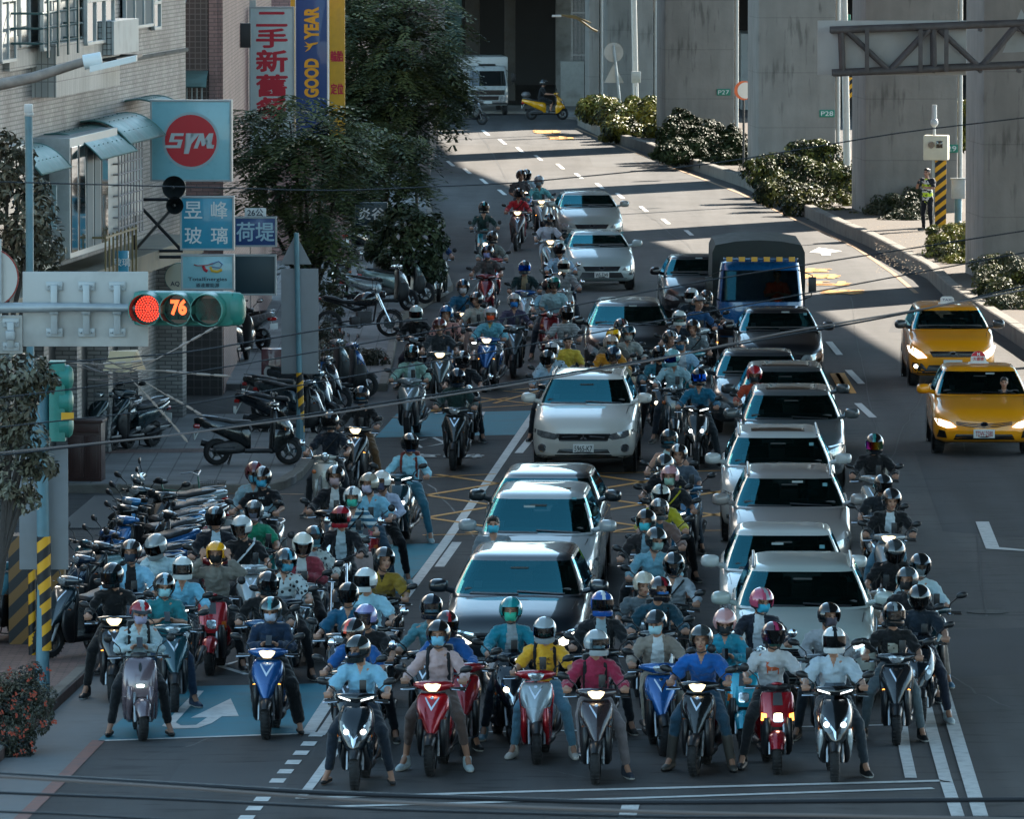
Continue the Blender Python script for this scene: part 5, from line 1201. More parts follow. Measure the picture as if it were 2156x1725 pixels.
fbox('shop_sign',fx(120,500,.9)[0],fx(120,500,.9)[0]+1.2,3.55,4.3,.1,.62,M('sign tan',(.34,.31,.24),.6,var=.1,dirt=.3),.03)
q=MB();s0=fx(180,540,.6)[0]
for k in range(9):q.box((.95,s0+k*.45,3.75),(.03,.03,.9))
for z in (3.35,4.15):q.box((.95,s0+1.8,z),(.035,3.7,.035));q.box((.5,s0,z),(.9,.035,.035))
q.build('balcony_rail',M('ochre rail',(.20,.15,.06),.5,dirt=.3),bA)
q=MB();s0=33.2;q.box((.25,s0,1.5),(.5,.5,3.0));q.build('pier',TILEW,bA,smooth=0)
# second building: pink tiles with the brown grid panel
a,b=PY(338,400,156),PY(470,400,156);bB=thing('building','pink tiled building with brown grid panel and a small railed balcony','building',(a.x,156,0));w_=b.x-a.x
def bx(nm,x0,x1,z0,z1,y0,y1,mat,par=None,bev=.005):q=MB();q.box(((x0+x1)/2,(y0+y1)/2,(z0+z1)/2),(x1-x0,y1-y0,z1-z0),bev=bev);return q.build(nm,mat,par or bB,smooth=0)
def lx(x,Y=156):return PY(x,400,Y).x-a.x
def lz(y,Y=156):return PY(400,y,Y).z
bx('wall',-6,lx(470),0,16,0,30,TILEP,bev=0);bx('tile_panel',lx(365),lx(440),lz(212),16,-.04,0,TILEB);bx('gate_wall',lx(380),lx(468),0,lz(684),-.35,0,TILED)
bx('pier',lx(441),lx(458),lz(212),16,-.12,0,TILEP);bx('balcony_slab',lx(343),lx(432),lz(214),lz(210),-1.0,0,CONC)
q=MB()
for k in range(9):q.box((lx(346)+(lx(430)-lx(346))*k/8,-1.0,(lz(210)+lz(168))/2),(.025,.025,lz(168)-lz(210)))
for y in (210,168):q.box(((lx(346)+lx(430))/2,-1.0,lz(y)),(lx(430)-lx(346),.03,.03))
q.build('balcony_rail',ALU,bB,smooth=0)
q=MB();rows=[[(lx(345)+(lx(440)-lx(345))*j/6,-1.4*t,lz(148)-.28*t**2) for j in range(7)] for t in [k/8 for k in range(9)]];q.loft(rows,cap=(False,False),closed=False);q.loft([[(x,y,z-.02) for x,y,z in r_][::-1] for r_ in rows],cap=(False,False),closed=False);q.build('awning',TEAL,bB)
q=MB();q.tube([(lx(345),-.2,lz(35)),(lx(398),-2.2,lz(-4))],.06,6);q.build('roof_rod',STEEL,bB)
for x0,x1,y0,y1 in ((474,505,0,0),):pass
a2,b2=PY(460,400,172),PY(528,400,172);bC=thing('building','pinkish shop building with green arched canopy and glazed corner','building',(a2.x,172,0))
def lx2(x):return PY(x,400,172).x-a2.x
def lz2(y):return PY(400,y,172).z
bx('wall',-4,lx2(528),0,16,0,15,TILEP,bC,0);bx('glazing',lx2(462),lx2(516),lz2(262),lz2(170),-.5,0,ALU,bC)
for k in range(2):bx('window',lx2(466+k*25),lx2(486+k*25),lz2(256),lz2(176),-.53,-.505,GLD,bC)
q=MB();q.loft([[(lx2(458)+t*(lx2(516)-lx2(458)),y,lz2(162)+.48*math.sin(math.pi*min(1,(t+.15)/1.15))**.7) for t in [k/10 for k in range(11)]]+[(lx2(516),y,lz2(166)),(lx2(458),y,lz2(166))] for y in (-1.0,0)]);q.build('arched_canopy',M('green canopy',(.015,.10,.07),.5,var=.1),bC)
for k,(x0,x1,y0,y1,mt) in enumerate(((476,528,60,122,GLD),(520,540,0,40,ALU),(470,500,640,720,GLD))):bx('window',lx2(x0),lx2(x1),lz2(y1),lz2(y0),-.08,0,mt,bC)
bx('shopfront',lx2(462),lx2(527),0,3,-.3,0,M('shop teal dark',(.015,.04,.05),.5,var=.2),bC)
r_=block('building','dark shop building hidden behind the street trees',520,735,205,16,TILEP,30)
r_=block('building','brown building far behind the biggest tree',650,905,262,15,M('brown wall',(.10,.075,.07),.8,var=.3,vs=.6),30,win=((3,6.5,10),5,ALU))
# ---------------------------------------------------------------- leaves
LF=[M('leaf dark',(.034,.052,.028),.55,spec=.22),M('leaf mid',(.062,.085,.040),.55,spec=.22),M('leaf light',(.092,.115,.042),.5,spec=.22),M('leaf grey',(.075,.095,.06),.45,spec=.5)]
LFH=[M('hedge leaf deep shade',(.011,.019,.007),.6,spec=.2),M('hedge leaf shaded',(.019,.029,.009),.6,spec=.2),M('hedge leaf green',(.032,.044,.013),.6,spec=.2)]  # hedge leaves coloured extra dark, with the pillar shade painted in
LFY=[M('leaf olive',(.030,.040,.009),.55),M('leaf yellow green',(.125,.13,.018),.5),M('leaf sunlit',(.24,.225,.028),.5),M('leaf pale',(.09,.10,.06),.6,spec=.2)]  # yellow-green and brightest tones raised to paint sunlight on the hedges
LB=[M('leaf brown green',(.045,.048,.030),.5),M('leaf brown',(.08,.07,.042),.5),M('leaf shine',(.15,.145,.10),.35),M('leaf deep',(.014,.018,.014),.5)]
FLW=M('flower orange',(.34,.045,.018),.6);BARK=M('bark',(.045,.038,.034),.9,var=.3,vs=8,bump=.8,bs=25)
rnd=random.Random(5)
def leaves(mb,c,r_,n,size,mats_w,frond=False,flat=.55,shell=.55,asp=.45):
 c=Vector(c)
 for _ in range(n):
  while True:
   d=Vector((rnd.uniform(-1,1),rnd.uniform(-1,1),rnd.uniform(-1,1)))
   if .05<d.length<1:break
  rad=d.length;d.normalize();rr=shell+(1-shell)*rad**.6 if rnd.random()<.8 else rad
  p=c+Vector((d.x*r_[0],d.y*r_[1],d.z*r_[2]))*rr
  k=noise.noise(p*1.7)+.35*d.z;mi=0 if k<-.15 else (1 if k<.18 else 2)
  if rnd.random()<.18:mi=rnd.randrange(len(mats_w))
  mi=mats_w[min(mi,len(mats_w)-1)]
  nrm=(d*.6+Vector((rnd.uniform(-.6,.6),rnd.uniform(-.6,.6),rnd.uniform(.1,1)))).normalized()
  t=nrm.cross(Vector((rnd.uniform(-1,1),rnd.uniform(-1,1),rnd.uniform(-.3,.3)))).normalized();b=nrm.cross(t);s_=size*rnd.uniform(.6,1.25)
  if frond:
   out=(Vector((d.x,d.y,-.15))+Vector((rnd.uniform(-.4,.4),rnd.uniform(-.4,.4),rnd.uniform(-.2,.25)))).normalized();sd=out.cross(Vector((0,0,1))).normalized()
   for j in range(5):
    q=p+out*(s_*1.5*j/5)+Vector((0,0,-.12*s_*j*j/5));ll=s_*(.62-.07*j)
    for sn in (-1,1):
     e=(sd*sn+out*.55+Vector((0,0,-.15))).normalized()*ll;w_=out*s_*.11
     mb.add([q-w_,q+e*.5-w_*1.1+nrm*.02,q+e,q+e*.5+w_*1.1],[(0,1,2,3)],mi)
  else:
   mb.add([p-t*s_*.5,p+b*s_*asp*.5+nrm*s_*.08,p+t*s_*.5,p-b*s_*asp*.5+nrm*s_*.08],[(0,1,2,3)],mi)
def tree(name,label,base,Y,crown,limbs,pal,size,dens,frond=False,trunk_r=.14,grp=None,asp=.45,flowers=0,cat='tree'):
 """crown: list of (px, py, rx, ry in display px, depth offset)"""
 b=PY(base[0],base[1],Y);b=Vector((b.x,Y,0.1));s_=FPX/Y
 r0=thing(name,label,cat,b,0,grp);q=MB();cen=[]
 for x,y,rx,ry,dy in crown:
  p=PY(x,y,Y+dy)-b;cen.append(p);R3=(rx/s_,max(rx,ry)/s_*.85,ry/s_);vol=R3[0]*R3[1]+R3[1]*R3[2]+R3[0]*R3[2]
  nn_=int(dens*vol*(2.6 if frond else 5));leaves(q,p,R3,int(nn_*.6),size,[0,1,2,3],frond,asp=asp)
  for _ in range(5):
   an,el=rnd.uniform(0,6.28),rnd.uniform(-.5,1.2);k_=rnd.uniform(.32,.55);d_=Vector((math.cos(an)*math.cos(el)*R3[0],math.sin(an)*math.cos(el)*R3[1],math.sin(el)*R3[2]))*rnd.uniform(.75,1.05)
   leaves(q,p+d_,[a_*k_ for a_ in R3],int(nn_*.14),size,[0,1,2,3],frond,asp=asp)
 nq=len(pal)
 if flowers:
  for _ in range(flowers):
   p=rnd.choice(cen)+Vector((rnd.uniform(-1,1),-rnd.uniform(.5,1),rnd.uniform(-.6,.9)))*.27
   for j in range(5):w_=Vector((rnd.uniform(-1,1),rnd.uniform(-1,1),rnd.uniform(-1,1)))*.028;q.add([p+w_,p+Vector((.025,0,.012))+w_,p+Vector((0,0,.03))+w_],[(0,1,2)],nq)
 q.build('crown',list(pal)+([FLW] if flowers else []),r0,smooth=0)
 t=MB()
 if limbs:
  fk=sum(cen,Vector())/len(cen);fk=Vector((fk.x*.6,fk.y*.6,fk.z*.55)) if limbs==1 else Vector(PY(*limbs,Y)-b)
  t.tube([Vector((0,0,-.1)),fk*.5+Vector((.05,0,0)),fk],[trunk_r,trunk_r*.8,trunk_r*.62],10)
  for p in cen:t.tube([fk,fk.lerp(p,.5)+Vector((0,0,.12)),p],[trunk_r*.5,trunk_r*.3,trunk_r*.12],7)
  t.build('trunk',BARK,r0)
 return r0
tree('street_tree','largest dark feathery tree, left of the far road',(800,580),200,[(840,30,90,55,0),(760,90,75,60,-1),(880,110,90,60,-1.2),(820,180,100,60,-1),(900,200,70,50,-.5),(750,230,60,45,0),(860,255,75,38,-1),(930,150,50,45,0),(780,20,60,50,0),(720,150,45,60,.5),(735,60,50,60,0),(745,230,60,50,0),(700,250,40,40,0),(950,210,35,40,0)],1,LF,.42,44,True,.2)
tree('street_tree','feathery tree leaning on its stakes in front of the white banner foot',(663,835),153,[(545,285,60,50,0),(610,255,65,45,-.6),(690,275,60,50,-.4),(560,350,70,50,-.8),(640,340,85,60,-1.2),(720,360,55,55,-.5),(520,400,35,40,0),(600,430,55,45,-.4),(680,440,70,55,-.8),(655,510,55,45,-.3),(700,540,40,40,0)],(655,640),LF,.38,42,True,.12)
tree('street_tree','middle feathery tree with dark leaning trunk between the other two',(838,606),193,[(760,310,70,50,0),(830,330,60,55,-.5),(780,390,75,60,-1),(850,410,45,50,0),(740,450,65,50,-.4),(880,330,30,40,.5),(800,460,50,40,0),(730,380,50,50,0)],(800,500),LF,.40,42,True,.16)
tree('street_tree','small dark round-leaved tree with pale blossom behind the parked scooters',(860,640),186,[(840,470,50,35,0),(885,500,48,48,-.5),(850,540,50,42,-.6),(900,560,32,42,-.4),(815,520,35,35,0)],1,[LF[0],LF[0],LF[1],M('blossom',(.4,.42,.42),.5)],.16,300,False,.07,asp=.6)
tree('street_tree','brown-leaved tree at the left edge, above the traffic signal arm',(-60,900),112,[(20,330,50,45,0),(40,420,75,60,0),(70,490,65,55,-.3),(0,540,65,60,0),(95,540,35,40,0),(-30,400,50,70,.3)],1,LB,.13,230,False,.12,asp=.5)
tree('street_tree','brown-leaved branches hanging beside the green signal at the left edge',(-70,1300),97,[(40,780,75,40,0),(20,860,65,60,0),(45,930,60,55,0),(30,1010,50,45,0),(85,980,38,30,0),(90,800,32,30,0),(55,1060,30,25,0)],1,LB,.12,260,False,.10,asp=.5)
tree('hedge','bush with orange flowers at the bottom left corner',(40,1560),93.8,[(25,1470,60,60,0),(70,1500,45,55,-.3),(10,1540,60,55,-.4),(60,1440,40,40,.2),(-20,1500,50,60,0),(30,1580,38,28,-.6)],0,[LB[0],LB[3],LB[1],LB[1]],.055,1500,False,.03,'planting on the pavements',.4,flowers=90,cat='bush')
tree('hedge','small flowering bush behind the black parked scooter and striped pole',(185,1400),106,[(185,1330,32,55,0),(205,1300,25,35,0)],0,[LB[0],LB[3],LB[1],LB[1]],.055,1300,False,.03,'planting on the pavements',.4,flowers=26,cat='bush')
tree('hedge','clipped brown hedge in the kerbed planter under the motorcycle',(740,790),163,[(700,745,40,30,0),(750,755,38,25,0),(790,758,28,24,0),(690,700,28,22,.5)],0,LB,.09,600,False,.03,'planting on the pavements',.45,flowers=8,cat='hedge')
tree('hedge','olive shrub at the tree pit left of the black motorcycle',(690,700),180,[(690,620,28,26,0),(700,655,22,26,0)],0,[LB[1],LFY[0],LB[0],LFY[0]],.14,330,False,.03,'planting on the pavements',.3,cat='bush')
def hedge(label,boxes,Y,pal,size=.12,dens=380):
 bs_=sorted(boxes);boxes=boxes+[((a_[0]+b_[0])/2,(a_[1]+b_[1])/2+5,26,20,(a_[4]+b_[4])/2) for a_,b_ in zip(bs_,bs_[1:]) if abs(a_[1]-b_[1])<60]
 return tree('hedge',label,(boxes[0][0],boxes[0][1]+40),Y,[(x,y,rx,ry,dy) for x,y,rx,ry,dy in boxes],0,pal,size,dens,False,.02,'hedges along the median',.5,cat='hedge')
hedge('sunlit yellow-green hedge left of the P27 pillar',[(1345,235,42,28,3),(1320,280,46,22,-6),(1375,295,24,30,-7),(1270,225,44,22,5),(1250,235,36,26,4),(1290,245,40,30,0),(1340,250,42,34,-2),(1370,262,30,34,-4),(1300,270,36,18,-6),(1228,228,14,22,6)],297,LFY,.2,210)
hedge('shaded hedge between the P27 and P28 pillars',[(1410,300,30,34,0),(1420,325,40,22,-5),(1540,350,44,28,-7),(1480,275,50,26,3),(1545,295,30,28,1),(1430,285,36,34,2),(1480,300,40,34,0),(1530,320,40,36,-3),(1560,340,24,30,-5),(1450,320,40,26,-4),(1510,345,40,22,-7),(1435,250,24,22,3)],272,LFH+[LFY[0]],.17,230)
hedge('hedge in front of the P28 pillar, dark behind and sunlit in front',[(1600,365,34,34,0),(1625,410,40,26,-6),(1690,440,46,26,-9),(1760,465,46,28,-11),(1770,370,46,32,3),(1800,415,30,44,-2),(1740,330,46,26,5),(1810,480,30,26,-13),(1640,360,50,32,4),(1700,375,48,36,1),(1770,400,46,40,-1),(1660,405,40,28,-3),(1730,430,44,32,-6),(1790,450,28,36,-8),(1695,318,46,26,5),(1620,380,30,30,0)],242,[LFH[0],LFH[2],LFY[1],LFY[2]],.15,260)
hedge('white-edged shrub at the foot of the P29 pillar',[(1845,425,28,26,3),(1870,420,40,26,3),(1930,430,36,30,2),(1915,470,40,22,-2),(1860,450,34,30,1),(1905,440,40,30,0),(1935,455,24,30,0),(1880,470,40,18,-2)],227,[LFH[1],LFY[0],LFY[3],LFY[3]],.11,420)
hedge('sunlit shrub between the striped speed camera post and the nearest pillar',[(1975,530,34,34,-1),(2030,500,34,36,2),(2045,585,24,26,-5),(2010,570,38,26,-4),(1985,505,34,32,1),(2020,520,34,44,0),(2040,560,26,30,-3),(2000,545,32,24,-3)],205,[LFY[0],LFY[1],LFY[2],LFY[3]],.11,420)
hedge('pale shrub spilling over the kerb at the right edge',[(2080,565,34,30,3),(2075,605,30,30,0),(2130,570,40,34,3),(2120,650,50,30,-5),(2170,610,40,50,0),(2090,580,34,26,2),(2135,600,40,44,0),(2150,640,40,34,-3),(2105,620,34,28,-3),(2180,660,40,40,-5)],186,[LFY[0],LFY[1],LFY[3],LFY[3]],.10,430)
hedge('strip of sunlit hedge seen between the P29 pillar and the nearest pillar',[(2030,240,24,30,0),(2034,290,22,30,0),(2060,250,30,40,3)],262,LFY,.16,260)
q=MB()
for _ in range(500):
 p=G(rnd.uniform(1840,1990),rnd.uniform(495,600));s_=rnd.uniform(.02,.06);q.add([(p.x,p.y,.275),(p.x+s_,p.y+s_*.5,.28),(p.x+s_*.3,p.y+s_,.285)],[(0,1,2)])
o=q.build('leaf_litter',M('dry leaf',(.30,.22,.14),.8),smooth=0);tag(o,'dry fallen leaves on the bare soil of the median','leaves',kind='stuff')
# ================================================================ traffic
TL={'A':(200,1380,4.312),'B':(600,1200,3.92),'C':(650,1500,4.312),'D':(1600,1130,4.663),'E':(1600,1400,4.312),'F':(1550,780,4.3125),'G':(1100,600,4.313),'H':(2250,1130,2.103),'1':(850,700,2.3956),'2':(1750,700,2.198),'3':(0,1400,2.198),'4':(850,1400,2.198),'5':(1700,1400,2.091),'T':(900,0,2.3956),'L':(0,700,2.3956)}
def dp(t,x,y):a,b,s=TL[t];return (a+x/s)*.78946,(b+y/s)*.78946
def head_pos(t,x,y,h=1.53):px,py=dp(t,x,y);return G(px,py,h)
def heading(p):
 """which way the lane runs at this point (degrees)"""
 y=p.y;left=-3.0+1.6*max(0,min(1,(p.x+.5)/3.0)) if y<165 else 0
 if y<165:return left
 return float(np.interp(y,[165,200,240,340],[-1.4,1.5,3.6,4.3]))
jr=random.Random(3)
def RD(t,x,y,label,sc=None,slabel=None,turn=0,dz=0,dx=0,dback=0,**kw):
 kw.setdefault('lean',jr.choice((0,0,.05,.10)));kw.setdefault('yaw',jr.choice((-28,-12,0,0,12,28)));kw.setdefault('pitch',jr.choice((0,0,10)));kw.setdefault('leg',jr.choice(('both','left','right')))
 p=head_pos(t,x,y,1.53+dz-(kw['lean']*.1));rz=R(heading(p)+turn+jr.uniform(-6,6))
 q=Vector((p.x,p.y,0))-Matrix.Rotation(rz,3,'Z') @ Vector((0,.06-kw['lean']*1.6,0))
 person((q.x,q.y,0),rz,label,z=dz,scale=jr.uniform(1.02,1.07),**kw)
 if kw.get('arm')=='phone':
  c=q+Matrix.Rotation(rz,3,'Z') @ Vector((0,-.29,1.17));m=MB();m.box((0,0,0),(.075,.012,.15),bev=.004);o=m.build('phone',BLKG);o.location=c;o.rotation_euler=(R(-40),0,rz);tag(o,'phone held by the '+' '.join(label.split()[:9]),'phone')
 if sc:
  ty,a=sc[0],sc[1];k2=sc[2] if len(sc)>2 else {}
  q2=q+Matrix.Rotation(rz,3,'Z') @ Vector((dx,dback,0));k2=dict(k2);k2.setdefault('steer',jr.uniform(-9,9));sco=scooter(ty,(q2.x,q2.y,0),rz,slabel,a,**k2)
  if jr.random()<.4:m=MB();m.tube([(.06,-.40,1.02),(.07,-.38,1.13)],.009,6);m.box((.07,-.375,1.17),(.08,.02,.15),bev=.006);m.build('phone_mount',BLK,sco)
G1=dict(lit=1,amb=1);W1=dict(lit=2)
# ---- front row
RD('4',245,745,'person in light blue short sleeves and sandals, head turned aside, front row left',('maxi','#0d1a22',dict(lit=2,B='#0c141a',A2='#0d1a22')),'black sports scooter at front left of the pack, thin led bars lit',hel='full',hc='#1b2426',vis=None,mask='#22384e',top='#7fb3cc',style='shirtshort',inner='#c49a86',pants='#1a2430',shoe='#16181b',sstyle='flat',leg='both',yaw=-35,pitch=8)
RD('4',700,675,'person in pale pink blouse and blue mask on the red scooter',('sport','#a3121f',dict(lit=1)),'red scooter with silver chevron under the pink-bloused rider',hel='open',hc='#111416',mask='#74b6d0',top='#b59a98',style='long',pants='#5b4a44',pstyle='capri',shoe='#a9b8bc',leg='both',strap='backpack',strapc='#1c1f24',lean=0)
RD('4',1325,615,'person in yellow lettered t-shirt and light jeans on a red and silver scooter',('sport','#a7b2b6',dict(B='#a3121f',shield='#a3121f',lit=0)),'silver-fronted scooter with red handlebar cover under the yellow t-shirt rider',hel='full',hc='#8d979b',vis='clear',mask='#1d4a46',top='#d9a12a',style='short',pants='#5b8aa0',shoe='#b7b3ac',leg='both',strap='backpack',strapc='#14161a',dx=-.05,lean=0,print_=('t','#27211c',[('Be kind,',1.15,.035),('not perfect',1.09,.035)]))
RD('4',1620,715,'person in crimson jacket and silver helmet on the dark brown scooter',('sport','#3a3033',dict(lit=1)),'dark brown scooter with lit headlamp under the rider in crimson jacket',hel='full',hc='#9aa1a4',vis='clear',mask='#a9c8d2',top='#8e2440',style='jacket',pants='#6b6466',shoe='#2c3440',leg='left',strap='backpack',lean=0)
RD('E',665,1140,'person in beige jacket over white t-shirt, small peaked helmet, blue scooter',('sport','#1a5a9c',dict(lit=0)),'bright blue scooter with silver chevron between the crimson and blue polo riders',hel='half',hc='#222a2c',mask='#a3ccd6',top='#857c72',style='open',inner='#c4ccd0',pants='#8a8274',shoe='#333333',leg='left',yaw=-20,dx=.0)
RD('5',355,655,'unmasked man in blue polo shirt and rubber boots, front row',('sport','#15191c',dict(lit=2,B='#111517')),'black scooter with big white lamp under the rider in the blue polo',hel='open',hc='#30383a',top='#1359a0',style='shirtshort',pants='#33586e',shoe='#4a4844',sstyle='boot',leg='both',yaw=0,dx=0)
RD('5',487,545,'person in teal shirt with pink helmet looking down at a phone',('box','#1f9ab0',dict(lit=0)),'turquoise boxy scooter behind the blue polo rider',hel='open',hc='#b98a88',vis=None,mask='#20282c',top='#1b8098',style='shirt',pants='#26303a',arm='phone',leg='right',pitch=20,dback=.1,dx=.22)
RD('5',755,640,'person in white t-shirt with orange deer print and cream sleeves, red scooter',('box','#9c1222',dict(lit=1,amb=1)),'red boxy scooter with lit square lamp under the deer t-shirt rider',hel='open',hc='#3a1620',hs='#a83a5e',vis='dark',mask='#1d4a46',top='#b9bbbd',style='short',pants='#191c20',shoe='#16181b',leg='right',yaw=12,print_=('poly','#c05a34',[[(-.05,1.09),(.035,1.09),(.06,1.105),(.06,1.05),(.075,1.05),(.072,1.12),(.03,1.135),(-.03,1.135),(-.06,1.155),(-.085,1.15),(-.07,1.135),(-.06,1.05),(-.045,1.05)],[(-.075,1.155),(-.065,1.155),(-.04,1.195),(-.055,1.19),(-.085,1.20),(-.07,1.18)]]))
RD('5',680,450,'person in navy jacket with rose helmet and bright blue mask behind the deer t-shirt rider',('vespa','#1a2024'),'dark retro scooter just in front of the pale grey car',hel='open',hc='#b04c66',hs='#8d979b',mask='#2fa3c4',top='#151c28',style='open',inner='#b9c0c4',pants='#1a2028')
RD('5',1055,510,'person in light grey jacket and grey patterned mask before the pale car bonnet',('sport','#24282b'),'dark scooter behind the white and black sports scooter',hel='open',hc='#0e1214',mask='#4a4650',top='#8b8f93',style='jacket',pants='#33383e',arm='hold')
RD('5',1093,672,'person in white short-sleeved shirt and white racing helmet on the white sports scooter',('maxi','#14181b',dict(lit=2,A2='#c9d2d4',B='#0f1214')),'white and black sports scooter with angular lamps, front row right',hel='full',hc='#c3c8c9',hs='#22262a',vis='dark',top='#a9b8c2',style='shirtshort',pants='#28323a',shoe='#101214',leg='left',yaw=6,lean=0)
RD('5',1425,505,'person in black t-shirt with pale print on the dark grey scooter, front right',('sport','#23272b',dict(lit=0,amb=1,B='#23272b')),'dark grey scooter with glowing amber signals, right end of the front row',hel='full',hc='#15191b',hs='#8d979b',vis='clear',top='#0f1113',style='short',pants='#56646a',shoe='#101214',leg='both',print_=('poly','#a9a598',[[(-.06,1.03),(.06,1.03),(.06,1.13),(.02,1.155),(-.06,1.155)]]),dback=.1,dx=.05)
RD('5',1572,415,'person in navy t-shirt with matt black helmet, head bowed, right end of the pack',('maxi','#14202a'),'dark scooter behind the black t-shirt rider, right end',hel='open',hc='#1a1e20',vis='dark',mask='#0d0f12',top='#12202c',style='short',pants='#182030',shoe='#b9c4c8',leg='left',pitch=22,dback=.2)
RD('5',1512,322,'person in black top with glossy grey helmet between navy and white-bloused riders',('sport','#2a2e31'),'grey scooter second from the right edge of the pack',hel='open',hc='#3b4448',mask='#0d0f12',top='#101216',style='short',pants='#8a7a5e',leg='left',shoe='#2a2e34',yaw=-20,dback=.2)
RD('5',1572,245,'person in white blouse and white mask at the right rear corner',('sport','#12363f'),'dark teal scooter at the outer right edge of the pack',hel='open',hc='#12181c',vis='clear',mask='#c7ccd0',top='#a9bfc4',style='long',pants='#8d8178',shoe='#5d84a0',leg='left',dx=.15)
RD('5',1423,150,'person in black top with round dark helmet bowed over a beige retro scooter',('vespa','#9b8c80'),'beige retro scooter with round lamp beside the pale car',hel='open',hc='#33383a',vis='dark',top='#0f1114',style='short',pants='#1b2026',pitch=32,dx=-.15)
RD('H',262,440,'woman in black cardigan over white t-shirt with black print, beside the cars',('sport','#8d9193',dict(lit=1)),'silver scooter with lit lamp under the rider in black cardigan',hel='open',hc='#1d2226',vis=None,top='#0d0f12',style='open',inner='#b9c6cc',pants='#5b8aa0',leg='right')
RD('H',215,340,'person in black t-shirt behind the cardigan rider, visor shading the face',('maxi','#1b1f22'),'black scooter close beside the silver car doors',hel='open',hc='#1d2326',vis='dark',top='#12181e',style='short',pants='#1b2026',dx=-.1)
RD('2',1280,1075,'person in black hooded jacket with orange mirrored visor',('sport','#8b8c88'),'grey scooter with papers on its front, rear of the right line',hel='full',hc='#101418',hs='#2d7d7a',vis='fire',top='#0c0e11',style='jacket',pants='#1b2026')
# ---- front left
RD('A',735,1085,'person with red striped helmet and white shirt on the mauve electric scooter',('gogoro','#6d5f66',dict(lit=2)),'mauve electric scooter with oval lamp, front left',hel='half',hc='#8e1420',hs='#8d979b',mask='#9a98b4',top='#9fb4ba',style='shirt',pants='#14171b',shoe='#101214',sstyle='flat',leg='both',arm='phone',strap='backpack',pitch=14,dback=.06,turn=4)
RD('A',1025,790,'person in teal t-shirt holding a black phone, blue jeans',('sport','#1b4650'),'dark teal scooter beside the mauve electric scooter',hel='open',hc='#0f1418',hs='#7fa6b8',mask='#8fc4cc',top='#1f6f78',style='short',pants='#243850',shoe='#1d3048',leg='left',arm='phone',pitch=10,dx=.05,turn=10)
RD('A',455,700,'person all in black with black full helmet, leftmost in the pack',('sport','#101316',dict(lit=1,amb=1)),'black scooter with blazing headlamp at the kerb, leftmost',hel='full',hc='#12181c',vis='dark',top='#0b0d10',style='long',pants='#0d0f12',leg='right',pitch=10)
RD('A',645,450,'person in pale blue jacket, dark mask and streaked glossy helmet, left cluster',('maxi','#14202a'),'dark scooter under the pale blue jacket rider at left',hel='open',hc='#1e2326',hs='#8d979b',mask='#22303e',top='#7fb3cc',style='open',inner='#101214',pants='#1a2028',yaw=-8)
RD('A',975,350,'person in white t-shirt with silver helmet bowed beside the parked scooters',('sport','#6a7478'),'grey scooter under the bowed rider beside the parked row',hel='full',hc='#7f888b',vis='dark',top='#a9c4cc',style='short',pants='#22282c',pitch=26)
RD('A',1230,600,'person in light blue shirt and white helmet with clear visor, left cluster',('maxi','#20262a',dict(lit=1)),'black scooter with glowing lamp under the white-helmeted blue shirt rider',hel='full',hc='#b9c4c4',vis='clear',top='#6fb2cc',style='shirt',pants='#1a2028',yaw=8)
RD('A',1620,440,'person in grey jacket with yellow helmet, both hands raised to the head',('box','#a3121f',dict(lit=0)),'red boxy scooter with stickers under the yellow-helmeted rider',hel='open',hc='#d99a1c',vis=None,mask='#0d1012',top='#77746c',style='jacket',pants='#191c20',arm='raised',leg='left')
RD('A',1620,60,'person in black jacket over white t-shirt behind the yellow helmet',('sport','#701820',dict(lit=1)),'dark red scooter behind the yellow-helmeted rider',hel='open',hc='#20282c',hs='#6f8f9c',vis='dark',top='#10141c',style='open',inner='#a3bcc8',pants='#1a2028')
RD('B',195,835,'unmasked man in black t-shirt with white strap and white helmet',('sport','#a9b2b4',dict(lit=0)),'silver-white scooter with oval side lamps, left cluster',hel='open',hc='#a9b2b4',vis='clear',top='#0c0f12',style='short',pants='#14181c',strap='sling',strapc='#c4ccd0',dx=.1)
RD('B',310,650,'person in green t-shirt and white patterned mask',('box','#14605c'),'teal boxy scooter under the green t-shirt rider',hel='open',hc='#4a5256',hs='#8d979b',vis='clear',mask='#b0a8b8',top='#12785a',style='short',pants='#1a2028',dx=.12)
RD('B',390,315,'person in black t-shirt with white lettering and black shorts',('maxi','#b9c6ca',dict(A2='#c9d2d4')),'white scooter on the side road under the black-shorts rider',hel='open',hc='#14181b',hs='#8d979b',mask='#3f9ec0',top='#0c0f14',style='short',pants='#101316',pstyle='shorts',turn=-6,print_=('t','#9fb0b8',[('orz!',1.20,.04)]))
RD('B',300,275,'passenger in pale denim shirt and dark red helmet behind the shorts rider',None,None,hel='open',hc='#5a2026',mask='#5fa8c4',top='#8fb0bc',style='shirt',pants='#26303a',arm='lap',tk='denim',dz=.05)
RD('B',1150,300,'woman in black cardigan with white collar, pink mask, on the blue zone edge',('maxi','#15191d'),'black scooter under the rider in black cardigan with white collar',hel='open',hc='#14181b',hs='#8d979b',mask='#b39a9c',top='#0d1016',style='open',inner='#b9c0c0',pants='#1b2026',turn=-8)
RD('B',1340,500,'man in blue, yellow and white striped polo with turquoise mask',('vespa','#9aa6a4'),'pale grey-green scooter under the striped polo rider',hel='open',hc='#b9c0c0',hs='#14181b',mask='#39b09a',top='#b9c4c4',style='shirtshort',tk='bold',pants='#26303a',strap='sling')
RD('B',1515,370,'man in pale blue short-sleeved shirt with bronze helmet and pale mask',('box','#a01a22'),'red and white scooter under the rider in bronze helmet',hel='open',hc='#8a8478',mask='#b9b4c8',top='#79b2c8',style='shirtshort',pants='#33586e',leg='left',turn=-4)
